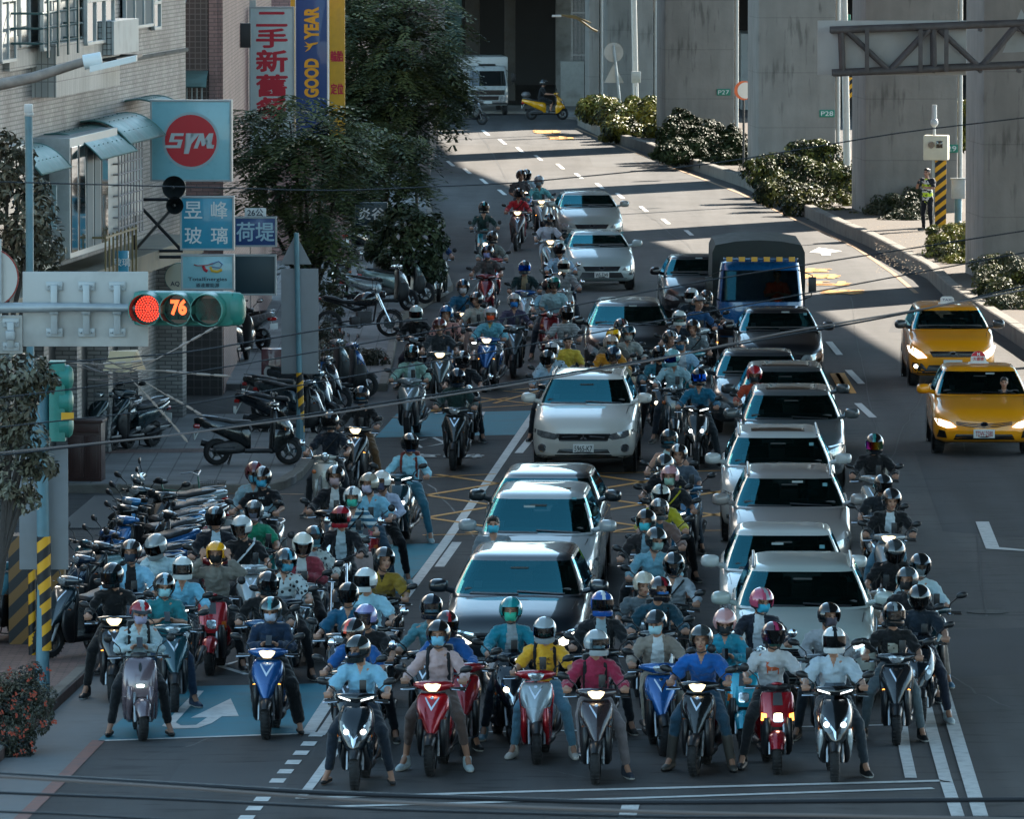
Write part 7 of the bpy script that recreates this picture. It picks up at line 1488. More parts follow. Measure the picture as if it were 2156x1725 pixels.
# ---- lorries
def lorry(x,g,dz,label,cabc,W=1.75,name='lorry',canvas=True,boxc=None):
 p=G(x,g);t=thing(name,label,'lorry',(p.x,p.y,0),R(dz));hw=W/2;C=paint(cabc)
 q=MB();rg_=[]
 for z,w_,yf in ((.42,.96,.05),(.5,1,0),(1.0,1,.0),(1.18,1,.02),(1.85,.93,.26),(2.0,.90,.34),(2.04,.82,.42)):
  rg_.append([(hw*w_*sg(math.cos(a),.35),(yf+1.5)/2+(1.5-yf)/2*sg(math.sin(a),.35),z) for a in [2*math.pi*(k+.5)/40 for k in range(40)]])
 q.loft(rg_);bv=q.bvh();kf=[]
 for f_ in q.f:
  c=sum((Vector(q.v[i]) for i in f_),Vector())/len(f_)
  if not (canvas and len(f_)==4 and 1.25<c.z<1.8 and c.y<.6 and abs(c.x)<hw*.86):kf.append(f_)
 q.f=kf;q.m=[0]*len(kf);q.build('cab',C,t)
 def pj(nm,poly,mat,off=.008,both=False):
  for s_ in ((-1,1) if both else (1,)):d=MB();proj(d,[(s_*a,b) for a,b in poly],bv,off);d.build(nm,mat,t)
 pj('windshield',[(-hw*.88,1.22),(hw*.88,1.22),(hw*.80,1.83),(-hw*.80,1.83)],CARGLASS if canvas else M('lorry windscreen',(.006,.010,.012),.03,coat=1,spec=1));pj('front_panel',[(-hw*.8,.85),(hw*.8,.85),(hw*.8,1.05),(-hw*.8,1.05)],GRILL if not canvas else C,.012)
 pj('headlight',[(hw*.56,.62),(hw*.93,.62),(hw*.95,.84),(hw*.62,.80)],HLENS,.014,True);pj('bumper',[(-hw*.97,.46),(hw*.97,.46),(hw*.97,.60),(-hw*.97,.60)],STEEL if not canvas else GRILL,.05);pj('grille',[(-hw*.5,.64),(hw*.5,.64),(hw*.52,.80),(-hw*.52,.80)],GRILL,.012)
 pj('licence_plate',[(-.17,.48),(.17,.48),(.17,.60),(-.17,.60)],PLATE,.065)
 for s_ in (-1,1):
  d=MB();d.tube([(s_*hw*.9,.2,1.2),(s_*(hw+.16),.05,1.3),(s_*(hw+.18),.05,1.75),(s_*hw*.88,.3,1.85)],.014,6);d.box((s_*(hw+.18),.03,1.55),(.17,.05,.34),bev=.02);d.build('side_mirror',BLK,t)
  for y_ in (.55,4.3):a,r_=wheel_parts(.35,.22,.2,6);o=a.build('wheel',TYRE,t);o.location=(s_*(hw-.14),y_,.35);r_.build('rim',STEEL,o)
 d=MB();d.box((0,3.2,.62),(W*.8,4.2,.14));d.build('chassis',BLK,t)
 if canvas:
  d=MB();rr=[]
  for y_ in [1.62+.4*k for k in range(11)]:
   sag=.015*math.sin(y_*7.9);rr.append([(x*(hw+.06),y_,z+sag*(z>2)) for x,z in ((-1,.8),(-1.02,1.5),(-1.01,2.16),(-.94,2.32),(-.5,2.40),(0,2.43-sag),(.5,2.40),(.94,2.32),(1.01,2.16),(1.02,1.5),(1,.8))])
  d.loft(rr,closed=False,cap=(False,False));n0=11
  d.add([Vector(v) for v in rr[0]],[tuple(range(11))[::-1]]);d.add([Vector(v) for v in rr[-1]],[tuple(range(11))]);d.build('canvas_cover',M('canvas dark green',(.018,.028,.026),.7,var=.25,vs=4,bump=.5,bs=9),t,smooth=30)
  d=MB();d.box((0,.18,2.10),(W*.86,.34,.06),bev=.02);v_=d.build('sun_visor',paint('#14507c'),t)
  for k in range(6):d=MB();d.box((-W*.36+k*W*.144,.0,2.10),(.13,.03,.10),bev=.004);d.build('visor_stripe',M('visor yellow',(.75,.42,.05),.5),v_)
  dr=person((0,0,0),0,'driver in orange top behind the lorry windscreen',hel='hair',top='#b8401c',style='short',arm='phone',leg='board',group='drivers');bpy.data.objects.remove(dr) if 0 else None
  m_=Matrix.Translation(p) @ Matrix.Rotation(R(dz),4,'Z');c=m_ @ Vector((.38,.75,.25));dr.location=c;dr.rotation_euler=(0,0,R(dz))
 else:
  d=MB();d.box((0,3.4,1.62),(W+.12,3.6,1.5),bev=.03);d.build('cargo_box',M('box white',(.5,.5,.48),.5,var=.08,dirt=.2),t)
  d=MB();d.box((0,.5,2.08),(.7,.3,.08),bev=.03);d.build('air_deflector',BLK,t)
 return t
lorry(1601,752,-.3,'blue lorry with dark green canvas and yellow-striped sun visor','#155a90',W=1.86)
lorry(1027,243,4,'white box lorry in shade at the far end of the road','#a3a8a8',W=1.75,canvas=False)
for t_,x,y,lb,tp,dzz in (('2',905,1290,'driver in dark top behind the taupe silver car windscreen','#20262c',-.22),('5',1045,310,'driver in dark shirt inside the pale grey-green front car','#1a1e22',-.22),('2',1790,340,'driver in dark top inside the black-bumpered taxi','#26282c',-.25),('2',2040,690,'driver in grey shirt inside the front taxi','#3a3a3c',-.27),('2',920,1600,'driver with brown cap inside the white second car','#20343c',-.28)):
 p=head_pos(t_,x,y,1.29);person((p.x,p.y,0),R(-1.5),lb,hel='hair',top=tp,style='shirt',arm='bars',leg='board',z=0,scale=.84,group='drivers',lean=0)
# ================================================================ street furniture, signs, wires
GALV=M('galvanised',(.34,.38,.40),.45,metal=.4,var=.18,vs=3,dirt=.25);SIGNB=M('sign back',(.42,.43,.42),.55,metal=.2,var=.10,vs=1.5,dirt=.35);SIGG=M('sign back grey',(.20,.22,.24),.6,var=.08,vs=2,dirt=.2)
SGRN=M('signal green',(.025,.20,.165),.4,var=.15,vs=4,dirt=.2);PTEAL=M('pole blue grey',(.10,.22,.27),.5,var=.2,vs=3,dirt=.25)
X3,Z3=Vector((1,0,0)),Vector((0,0,1));YN=Vector((0,-1,0))
def stripes(name,c1,c2,freq,tilt=1):
 m=M(name,c1,.6);n=m.node_tree.nodes;L=m.node_tree.links;tc=n.new('ShaderNodeTexCoord');sp=n.new('ShaderNodeSeparateXYZ');L.new(tc.outputs['Object'],sp.inputs[0])
 a=n.new('ShaderNodeMath');a.operation='MULTIPLY_ADD';a.inputs[1].default_value=tilt;L.new(sp.outputs[0],a.inputs[0]);L.new(sp.outputs[2],a.inputs[2])
 b=n.new('ShaderNodeMath');b.operation='MULTIPLY';b.inputs[1].default_value=freq;L.new(a.outputs[0],b.inputs[0]);f=n.new('ShaderNodeMath');f.operation='FRACT';L.new(b.outputs[0],f.inputs[0])
 g=n.new('ShaderNodeMath');g.operation='GREATER_THAN';g.inputs[1].default_value=.5;L.new(f.outputs[0],g.inputs[0]);mx=n.new('ShaderNodeMix');mx.data_type='RGBA';mx.inputs[6].default_value=tuple(c1)+(1,);mx.inputs[7].default_value=tuple(c2)+(1,);L.new(g.outputs[0],mx.inputs[0]);L.new(mx.outputs[2],n['Principled BSDF'].inputs['Base Color']);return m
STR=stripes('hazard stripes',(.70,.34,.01),(.012,.012,.014),3.6,-.8);STRB=stripes('hazard stripes dull',(.17,.085,.02),(.010,.012,.014),3.0,-1.0);STRR=stripes('red white stripes',(.6,.03,.02),(.6,.6,.58),4,1)
def at(x,y,Y):return PY(x,y,Y)
def panel(name,label,cat,x0,y0,x1,y1,Y,mat,t=.12,rz=0,frame=None,r_=.02,group=None):
 """a board seen face on, its centre at the middle of the display rectangle"""
 a,b=at(x0,y1,Y),at(x1,y0,Y);c=(a+b)/2;w_,h_=b.x-a.x,b.z-a.z
 o=thing(name,label,cat,(c.x,Y,c.z),R(rz),group);q=MB();q.box((0,t/2,0),(w_,t,h_),bev=r_);q.build('board',mat,o,smooth=30)
 if frame:
  q=MB();f=.035
  for s_ in (-1,1):q.box((s_*(w_/2),t/2,0),(f,t+.03,h_+f),bev=.004);q.box((0,t/2,s_*(h_/2)),(w_-f,t+.026,f),bev=.004)
  q.build('frame',frame,o,smooth=0)
 return o,w_,h_
def put(o,body,x,z,h,mat,w=None,off=-.008,bold=.02,nm='lettering',rot=0,line=1.0):
 q=MB();ex,ez=X3,Z3
 if rot:ex,ez=Z3,-X3
 q.text(body,h,basis((x,off,z),ex,ez,YN),w=w,bold=bold,line=line);return q.build(nm,mat,o,smooth=0)
def disc(o,x,z,r_,mat,off=-.006,nm='disc',n=40,t=.008):
 q=MB();q.lathe([(0,-t),(r_,-t),(r_,0)],n,X=XF((x,off,z),(0,0,R(90))));return q.build(nm,mat,o,smooth=30)
IW=M('ink white',(.70,.74,.75),.5);IR=M('ink red',(.50,.012,.035),.5);IB=M('board pale blue',(.22,.50,.58),.35,var=.05,coat=.4);IBL=M('board blue',(.02,.27,.42),.4,var=.08,coat=.3);IN_=M('board navy',(.012,.055,.20),.4,coat=.3);IY=M('ink amber',(.72,.36,.02),.5);INK2=M('ink dark',(.015,.03,.06),.5)
FR=M('sign frame',(.30,.34,.36),.4,metal=.5)
# round red logo sign
o,w_,h_=panel('shop_sign','large pale blue square sign with round red logo reading SYM','sign',318,212,486,380,143,IB,.22,-4,FR)
disc(o,.0,-.0,.525,M('ring grey',(.30,.45,.50),.4),-.006,'logo_ring',t=.004);disc(o,0,0,.475,M('logo red',(.50,.006,.02),.35),-.012,'logo_disc',t=.006)
q=MB();sl_=.28
def skew(pts,dx=0):return [((x+sl_*z+dx)*.90,z*.92) for x,z in pts]
Sg=[(-.46,-.145),(-.20,-.145),(-.17,-.12),(-.17,-.02),(-.20,.0),(-.36,.03),(-.36,.07),(-.19,.07),(-.19,.15),(-.43,.15),(-.46,.12),(-.46,.0),(-.43,-.03),(-.27,-.05),(-.27,-.075),(-.46,-.075)]
Yg=[(-.14,.15),(-.04,.15),(-.01,.03),(.05,.15),(.15,.15),(.03,-.06),(.03,-.26),(-.07,-.26),(-.07,-.06)]
Mg=[(.10,-.15),(.18,-.15),(.20,.02),(.25,-.10),(.30,-.10),(.35,.02),(.37,-.15),(.50,-.15),(.50,-.08),(.44,-.08),(.42,.15),(.33,.15),(.275,.03),(.22,.15),(.14,.15)]
Bx=lambda a,b,c,d:[(a,b),(c,b),(c,d),(a,d)]
for gl in (Bx(-.44,.095,-.18,.15),Bx(-.44,.02,-.355,.10),Bx(-.44,-.025,-.17,.025),Bx(-.255,-.09,-.17,-.02),Bx(-.50,-.145,-.17,-.088),Yg,Mg):
 pl=skew(gl);bm=bmesh.new();bm.faces.new([bm.verts.new((x,-.024,z)) for x,z in pl]);bmesh.ops.triangulate(bm,faces=bm.faces[:]);bm.verts.index_update();q.add([v.co.copy() for v in bm.verts],[tuple(v.index for v in f.verts) for f in bm.faces]);bm.free()
q.build('lettering',M('logo silver',(.45,.52,.54),.4),o,smooth=0)
o,w_,h_=panel('shop_sign','blue square sign with four white Chinese characters under the red logo sign','sign',381,415,491,525,141,IBL,.16,-2,FR)
for ch,x,z in (('昱',-.25,.24),('峰',.22,.24),('玻',-.25,-.22),('璃',.22,-.22)):put(o,ch,x,z,.30,IW,bold=.015)
o,w_,h_=panel('shop_sign','dark blue sign with two white characters half behind the tree','sign',494,458,581,518,150,IN_,.14,0,FR);put(o,'荷堤',0,0,.36,M('ink pale blue',(.35,.55,.65),.5),w=.72)
o,w_,h_=panel('shop_sign','white strip of a sign with dark characters above the dark blue sign','sign',515,438,560,457,151,IW,.1,0);put(o,'26公',0,0,.14,INK2)
o,w_,h_=panel('shop_sign','pale blue oil company sign with red and blue swoosh','sign',383,538,491,609,140,IB,.16,-2,FR)
put(o,'TotalEnergies',.0,-.13,.085,INK2,w=.70,bold=.015);put(o,'道達爾能源',0,-.23,.075,INK2,w=.42)
q=MB();q.tube([(-.24,-.02,.14),(-.18,-.02,.12),(.0,-.02,.13),(.10,-.02,.16)],.026,6,flat=.3);q.tube([(-.08,-.02,.12),(-.05,-.02,.05),(.0,-.02,.02)],.026,6,flat=.3);q.build('red_stroke',IR,o)
q=MB();q.tube([(.10,-.024,.16),(.20,-.024,.20),(.27,-.024,.15),(.22,-.024,.08),(.08,-.024,.10)],.024,6,flat=.3);q.build('blue_stroke',M('stroke blue',(.02,.12,.45),.4),o)
q=MB();q.tube([(.05,-.022,.10),(.08,-.022,.03),(.18,-.022,.015),(.26,-.022,.05)],.024,6,flat=.3);q.build('yellow_stroke',M('stroke yellow',(.7,.45,.05),.4),o)
o,w_,h_=panel('shop_sign','blank dark teal sign box beside the oil company sign','sign',494,538,580,620,150,M('board dark teal',(.008,.035,.05),.4),.2,0,FR)
a=at(378,584,144);o=thing('shop_sign','round cream sign half behind the oil company sign','sign',tuple(a));disc(o,0,0,.26,M('sign cream',(.5,.48,.38),.5),0,'board',t=.08);disc(o,0,0,.27,M('rim teal',(.02,.2,.18),.5),.02,'rim',t=.08);put(o,'AQ',-.08,-.12,.10,INK2,off=-.09)
o,w_,h_=panel('banner','tall white banner with red Chinese characters','banner',527,15,618,330,171,M('banner cloth',(.50,.60,.60),.7,var=.08,vs=3,bump=.5,bs=6),.04,-1,FR)
for i,(ch,z) in enumerate(zip(('二','手','新','舊','餐'),(.0,)*5)):
 y=(40,80,128,180,228)[i];z=at(0,y,171).z-at(0,172.5,171).z;put(o,ch,.0,z,(.30,.40,.46,.46,.46)[i],IR,w=.66,bold=.05)
o,w_,h_=panel('tyre_sign','tall dark blue sign with yellow sideways lettering','sign',622,-30,690,300,190,IN_,.25,-2,IW)
put(o,'GOOD',.0,at(0,163,194).z-at(0,135,194).z,.36,IY,w=.95,rot=1,bold=.05);put(o,'YEAR',.0,at(0,50,194).z-at(0,135,194).z,.36,IY,w=.80,rot=1,bold=.05)
q=MB();q.prism([(-.16,.30),(-.05,.36),(.02,.46),(.14,.50),(.16,.54),(.02,.52),(-.06,.50),(-.17,.56),(-.09,.46),(-.18,.44),(-.07,.41)][::-1],.01,0,basis((0,-.004,0),X3,Z3,YN));q.build('winged_foot',IY,o)
o,w_,h_=panel('tyre_sign','yellow sign edge with red characters beside the dark blue tyre sign','sign',693,-30,726,300,191,M('board yellow',(.62,.33,.02),.5,var=.1),.2,0);put(o,'輪胎',.0,.2,.26,IR,rot=0,w=.3,bold=.04);put(o,'定位',.0,-.6,.26,IR,w=.3,bold=.04)
o,w_,h_=panel('tyre_sign','narrow yellow sign edge left of the dark blue tyre sign','sign',612,-30,621,280,189,M('board yellow',(.62,.33,.02),.5,var=.1),.2,0)
o,w_,h_=panel('shop_sign','dark sign with white characters hanging under the feathery tree','sign',748,426,816,474,186,M('board dark teal',(.008,.035,.05),.4),.15,0);put(o,'炎谷',0,.0,.28,IW,w=.62,bold=.03)
o,w_,h_=panel('shop_sign','plain dark board high beside the white banner','sign',477,48,528,100,166,M('board black',(.012,.014,.018),.5),.1,0)
o,w_,h_=panel('shop_sign','small vertical blue sign on the shop front at left','sign',243,528,270,600,137,IBL,.1,-5);put(o,'玻璃',0,.1,.14,IW)
# horn speakers
for x,y,r_,lb in ((364,394,24,'black horn loudspeaker on the corner of the red logo sign'),(366,432,18,'lower horn loudspeaker partly behind the signs')):
 a=at(x,y,139.5);o=thing('horn_speaker',lb,'loudspeaker',tuple(a),R(8));q=MB();k=r_/118;q.lathe([(k*1.03,-.02),(k,.0),(k*.55,.12),(k*.22,.24),(0,.26)],28,X=XF((0,-.15,0),(0,0,R(90))));q.build('horn',M('horn black',(.015,.02,.022),.4),o);q=MB();q.ell((0,-.05,0),(.03,.08,.03));q.build('driver_unit',STEEL,o)
# black lattice bracket
o=thing('sign_bracket','black crossed steel bracket behind the blue signs','bracket',(0,0,0));q=MB()
for a,b in (((280,420),(355,420)),((282,420),(380,525)),((370,430),(283,528)),((283,528),(385,528)),((283,420),(283,528)),((283,541),(385,541))):q.tube([at(*a,142),at(*b,142)],.03,5)
q.build('struts',BLK,o)
# ---- traffic signal on its arm
Y=80.0;a=at(275,650,Y)
o=thing('traffic_signal','horizontal green traffic signal with red light and countdown 76','traffic light',(at(395,651,Y).x,Y,at(0,651,Y).z),R(-8))
q=MB();q.loft([[(x*.60+sg_x,y_,z*.165) for x,z,sg_x in [(0,0,0)]] for y_ in (0,)] if 0 else [[(-.56+.0,y_,0)] for y_ in (0,)],cap=(False,False)) if 0 else q.box((-.05,.10,.0),(1.06,.20,.36),bev=.07);q.build('housing',SGRN,o)
REDD=M('signal red lit',(1,.05,.02),.3,em=.55,emc=(1,.045,.02));REDC=M('countdown lit',(1,.1,.02),.3,em=.55,emc=(1,.10,.02))
for i,x in enumerate((-.41,-.09,.23)):
 q=MB();n=28
 rg_=[[(x+math.cos(2*math.pi*k/n)*r_,y_*(1 if math.sin(2*math.pi*k/n)>-.75 else .55)+.02,math.sin(2*math.pi*k/n)*r_) for k in range(n)] for y_,r_ in ((.02,.178),(-.24,.170),(-.24,.160),(.02,.158))]
 q.loft(rg_,cap=(False,False));q.m=[0]*28+[0]*28+[1]*28;q.build('visor',[SGRN,M('visor inside',(.008,.02,.02),.6)],o)
 q=MB();q.lathe([(0,0),(.15,0)],28,X=XF((x,-.0,0),(0,0,R(90))));le=q.build('lens',M('lens black',(.008,.008,.009),.15,coat=1),o)
 if i==0:
  q=MB()
  for rr_,c_ in ((0,1),(.025,6),(.05,12),(.075,18),(.10,24),(.125,30)):
   for k in range(c_):q.ell((x+rr_*math.cos(2*math.pi*k/c_),-.01,rr_*math.sin(2*math.pi*k/c_)),(.0095,.006,.0095),n=6,m=4)
  q.build('led_dots',REDD,le)
 if i==1:q=MB();q.text('76',.165,basis((x+.0,-.02,.02),X3,Z3,YN),w=.17,bold=.05);q.build('countdown_digits',REDC,le,smooth=0)
q=MB();q.loft([hring(x_,.10,0,.10*k,.17*k,18,.8) for x_,k in ((.44,1.02),(.52,1.0),(.56,.85),(.58,.5))]);q.build('end_cap',SGRN,o)
o=thing('signal_mast','mast arm with grey sign back, reaching in from the left edge','signal mast',(at(-60,650,Y).x,Y+.15,0));q=MB();zz=at(0,650,Y).z
q.tube([(0,0,0),(0,0,zz+1.2)],.14,14);q.tube([(0,-.05,zz),(at(150,650,Y).x-at(-60,0,Y).x,-.05,zz+.01),(at(285,650,Y).x-at(-60,650,Y).x,-.05,zz+.0)],[.06,.045,.04],12);q.build('mast',GALV,o)
def backboard(lb,x0,y0,x1,y1,Y,chans,mat=SIGNB,r_=.05,t=.02):
 o,w_,h_=panel('road_sign',lb,'sign',x0,y0,x1,y1,Y,mat,t,0,None,.008)
 for cx_ in chans:
  q=MB();px=at(cx_,0,Y).x-o.location.x;q.box((px,-.05,0),(.07,.07,h_*.66),bev=.006)
  for z in (-.31,.31):q.box((px,-.03,z*h_*1.0),(.17,.02,.09),bev=.004);q.ell((px-.06,-.045,z*h_),(.012,.012,.012),n=6,m=4);q.ell((px+.06,-.045,z*h_),(.012,.012,.012),n=6,m=4)
  q.box((px,-.10,0),(.10,.10,.10),bev=.02);q.build('mount_channel',GALV,o)
 return o
backboard('large grey back of a road sign fixed to the mast arm',48,572,312,730,Y+.25,(142,225,308-2) if 0 else (112,180,245))
backboard('smaller grey sign back under the arm at the left edge',-60,664,47,745,Y+.2,(20,))
a=at(-25,585,Y+.2);o=thing('road_sign','round pale sign with red rim cut by the left edge','sign',tuple(a));disc(o,0,0,.30,M('round back',(.5,.49,.46),.5,var=.05),0,'board',t=.01);disc(o,0,0,.315,M('rim red',(.3,.03,.02),.5),.012,'rim',t=.01);q=MB();q.box((.12,-.05,-.0),(.04,.03,.8));q.build('mount_channel',GALV,o)
# street lamp, top left
o=thing('street_lamp','rusty lamp arm with white led head reaching over the facade, top left','street lamp',(at(-60,190,80).x,80,0));q=MB();f=lambda x,y:at(x,y,80)-Vector(o.location);q.tube([(0,0,0),(0,0,f(-60,190).z),f(-10,180),f(70,163),f(175,130)],[.09,.08,.06,.055,.045],10);q.build('arm',M('rusty galvanised',(.26,.21,.18),.7,var=.35,vs=6,dirt=.7),o)
q=MB();q.tube([f(176,131),f(214,124)],.075,12);q.build('collar',M('lamp white',(.65,.67,.66),.4),o);q=MB();A_,B_=f(190,147),f(288,124);q.loft([[c+Vector(v) for v in ((0,-.12,-.02),(0,.12,-.02),(0,.12,.04),(0,-.12,.04))] for c in (A_,B_)]);q.build('lamp_head',M('lamp white',(.65,.67,.66),.4),o,smooth=0)
# slender camera post at left
o=thing('camera_post','slim grey post with small camera in front of the tiled facade','post',(at(62,380,108).x,108,0));q=MB();f=lambda x,y:at(x,y,108)-Vector(o.location);q.tube([(0,0,0),f(62,380),f(60,236)],.055,10);q.build('post',PTEAL,o);q=MB();q.box(f(60,228),(.12,.14,.12),bev=.02);q.ell(f(61,240),(.07,.07,.05));q.build('camera',M('camera white',(.5,.52,.52),.4),o)
# left signal pole with sideways green signal, stripes and grey board
p=G(90,1478);Yp=p.y;o=thing('signal_pole','blue-grey signal pole with striped band and sideways green signal, left edge','signal pole',(p.x,Yp,0));f=lambda x,y:at(x,y,Yp)-Vector(o.location)
q=MB();q.tube([(0,0,0),(0,0,.5),f(92,1200),f(88,940)],[.10,.085,.08,.075],14);q.tube([f(88,940),f(86,780)],.10,14);q.box((0,0,.03),(.4,.4,.06));q.build('pole',PTEAL,o);q=MB();q.tube([f(94,1370),f(92,1130)],.088,14);q.build('striped_band',STR,o)
q=MB();cx=f(118,840)
for i,y in enumerate((795,845,895)):
 c=f(136,y);q.tube([c+Vector((-.06,-.02,0)),c+Vector((.06,-.02,0)),c+Vector((.10,-.02,0)),c+Vector((.115,-.02,0))],[.165,.16,.12,.05],20)
q.loft([[(f(118,0).x+(a_*.10),b_*.15,z) for a_,b_ in ((-1,-1),(-.9,-1.05),(.9,-1.05),(1,-1),(1,1),(-1,1))] for z in (f(0,928).z,f(0,760).z)]);q.build('signal_head',SGRN,o);q=MB();q.box(f(150-6,875)+Vector((0,-.19,0)),(.16,.01,.10));q.build('sticker',IY,o)
backboard('grey sign back on the left signal pole',41,945,143,1200,Yp+.12,(),SIGG)
p=G(68,1400);o=thing('barrier_post','thin yellow and black striped post by the left signal pole','post',(p.x,p.y,0));q=MB();q.tube([(0,0,0),(0,0,2.0)],.05,10);q.build('post',STR,o)
p=G(52,1380);o=thing('equipment_box','tall cabinet with dull orange and black stripes at the left edge','cabinet',(p.x+.15,p.y+.4,0));q=MB();q.box((0,0,.80),(.75,.5,1.6),bev=.02);q.build('cabinet',STRB,o)
# thin pole with triangle and long grey board
p=G(632,968);o=thing('sign_pole','slim pale pole with striped foot, triangle sign and tall grey board','sign pole',(p.x,p.y,.13));Yp=p.y;f=lambda x,y:at(x,y,Yp)-Vector(o.location)
q=MB();q.tube([(0,0,-.1),f(630,780),f(624,490)],[.055,.05,.045],12);q.tube([(0,0,-.05),(0,0,.8)],[.10,.06],8);q.build('pole',PTEAL,o);q=MB();q.tube([f(634,910),f(631,785)],.062,12);q.build('striped_band',STR,o)
q=MB();c0=[f(x,y) for x,y in ((590,557),(656,557),(622,492))];q.add([v+Vector((0,.06,0)) for v in c0]+[v+Vector((0,.075,0)) for v in c0],[(0,1,2),(5,4,3),(0,3,4,1),(1,4,5,2),(2,5,3,0)]);q.build('triangle_sign',SIGG,o,smooth=0)
q=MB();A_,B_=f(592,788),f(670,566);q.box(((A_.x+B_.x)/2,.08,(A_.z+B_.z)/2),(B_.x-A_.x,.02,B_.z-A_.z),bev=.005);q.build('board',SIGG,o)
# far round mirror backs beside the tree
p=G(878,445);o=thing('road_mirror','pair of round grey-blue discs on a dark post at the tree edge','road mirror',(p.x,p.y,.13));f=lambda x,y:at(x,y,p.y)-Vector(o.location);q=MB();q.tube([(0,0,0),f(874,360)],.05,8);q.build('post',BLK,o)
for x,y in ((868,335),(876,382)):c=f(x,y);disc(o,c.x,c.z,.27,M('disc blue grey',(.14,.20,.23),.4),-.05,'disc',t=.02)
# ---- gantry truss at upper right
Yg=165.0;o=thing('sign_gantry','rusty grey truss gantry with pale sign back, upper right','gantry',(at(2260,100,Yg).x,Yg,0));f=lambda x,y:Vector((at(x*.3409+1420.9,y*.3409,Yg).x,Yg,at(0,y*.3409,Yg).z))-Vector(o.location)
TR=M('truss rusty grey',(.12,.11,.11),.7,metal=.3,var=.3,vs=5,dirt=.5);q=MB()
for dy in (0,.7):
 D_=Vector((0,dy,0));q.tube([f(965,187)+D_,f(2500,130)+D_],.075,10);q.tube([f(978,452)+D_,f(2500,385)+D_],.075,10)
 for a_,b_ in (((1030,190),(1040,450)),((1070,195),(1330,440)),((1340,430),(1575,180)),((1600,180),(1605,430)),((1640,185),(1890,420)),((1895,420),(2110,165)),((2130,160),(2400,400))):q.tube([f(*a_)+D_,f(*b_)+D_],.055,8)
for x in (1040,1340,1600,1890,2130):q.tube([f(x,185),f(x,185)+Vector((0,.7,0))],.04,6);q.tube([f(x,440),f(x,440)+Vector((0,.7,0))],.04,6)
q.tube([(0,.35,0),(0,.35,f(0,100).z+.6)],.2,14);q.build('truss',TR,o)
q=MB();A_,B_=f(890,470),f(1815,130);q.box(((A_.x+B_.x)/2,.85,(A_.z+B_.z)/2),(B_.x-A_.x,.03,B_.z-A_.z),bev=.012);sb=q.build('sign_back',M('gantry sign back',(.50,.50,.48),.6,var=.06,vs=1,dirt=.15),o)
for x in (1185,1515,1675):q=MB();A_,B_=f(x,470),f(x,150);q.box((A_.x,-.10,(A_.z+B_.z)/2),(.09,.06,B_.z-A_.z-.2),bev=.004);q.build('mount_channel',TR,o)
q=MB();c0=[f(x,y) for x,y in ((2040,330),(2300,320),(2156,60))];q.add([v+Vector((0,.85,0)) for v in c0]+[v+Vector((0,.87,0)) for v in c0],[(0,1,2),(5,4,3),(0,3,4,1),(1,4,5,2),(2,5,3,0)]);q.build('triangle_sign',SIGNB,o,smooth=0)
# ---- speed camera, officer, boxes
p=G(1981,478,.27);o=thing('speed_camera','cream speed camera box on black and yellow striped post','speed camera',(p.x,p.y,.27));f=lambda x,y:at(x*.3409+1420.9,y*.3409,p.y)-Vector(o.location)
q=MB();A_,B_=f(1606,1400),f(1676,990);q.box(((A_.x+B_.x)/2,0,B_.z/2),(B_.x-A_.x,.14,B_.z),bev=.01);q.build('post',STR,o);q=MB();q.box((A_.x-.05,.05,B_.z/2),(.07,.10,B_.z));q.build('side_pole',GALV,o)
CRM=M('camera cream',(.62,.58,.46),.5,var=.05,dirt=.12);q=MB();A_,B_=f(1540,988),f(1692,835);q.box(((A_.x+B_.x)/2,.1,(A_.z+B_.z)/2),(B_.x-A_.x,.55,B_.z-A_.z),rz=R(-8),bev=.03);bx_=q.build('camera_box',CRM,o)
for x,y,rr in ((1582,893,0),(1634,890,1)):
 c=f(x,y);q=MB()
 if rr:q.box((c.x,-.19,c.z),(.20,.02,.20),bev=.005)
 else:q.lathe([(0,-.02),(.095,-.02),(.095,0)],20,X=XF((c.x,-.18,c.z),(0,0,R(90))))
 q.build('camera_lens',BLKG,bx_)
q=MB();c=f(1602,835);q.tube([c,c+Vector((0,0,.28))],.04,10);q.ell(c+Vector((0,0,.36)),(.11,.11,.13));q.tube([c+Vector((0,0,.42)),c+Vector((0,0,.86))],.07,10);q.build('dome_camera',M('camera white',(.5,.52,.52),.4),o)
p=G(1951,486,.27);pz=person((p.x,p.y,0),R(-35),'police officer in yellow reflective vest holding a camera by the striped post',hel='hair',top='#16202c',style='short',pants='#10151f',shoe='#101214',arm='cam',leg='stand',z=.27,group='people on foot')
vm=shirt_mesh('cam','tank',0,3,'stand');inst('reflective_vest',vm,[stripes('vest hi vis',(.55,.75,.03),(.6,.62,.6),4.2,0),IW],pz).scale=(1.04,1.06,1.0)
q=MB();q.box((0,-.33,1.36),(.13,.09,.09),bev=.015);q.tube([(0,-.37,1.36),(0,-.45,1.36)],.035,12);o=q.build('video_camera',BLK);o.location=pz.location;o.rotation_euler=pz.rotation_euler;tag(o,'small black camera held up by the police officer','camera')
p=G(2017,476,.27);o=thing('meter_box','small grey junction box on a post beside the speed camera','junction box',(p.x,p.y,.27));q=MB();q.tube([(0,0,0),(0,0,.8)],.10,10);q.build('post',PTEAL,o);q=MB();q.box((0,0,1.05),(.38,.25,.55),bev=.02);q.box((0,0,1.34),(.44,.30,.04),bev=.01);q.build('box',GALV,o)
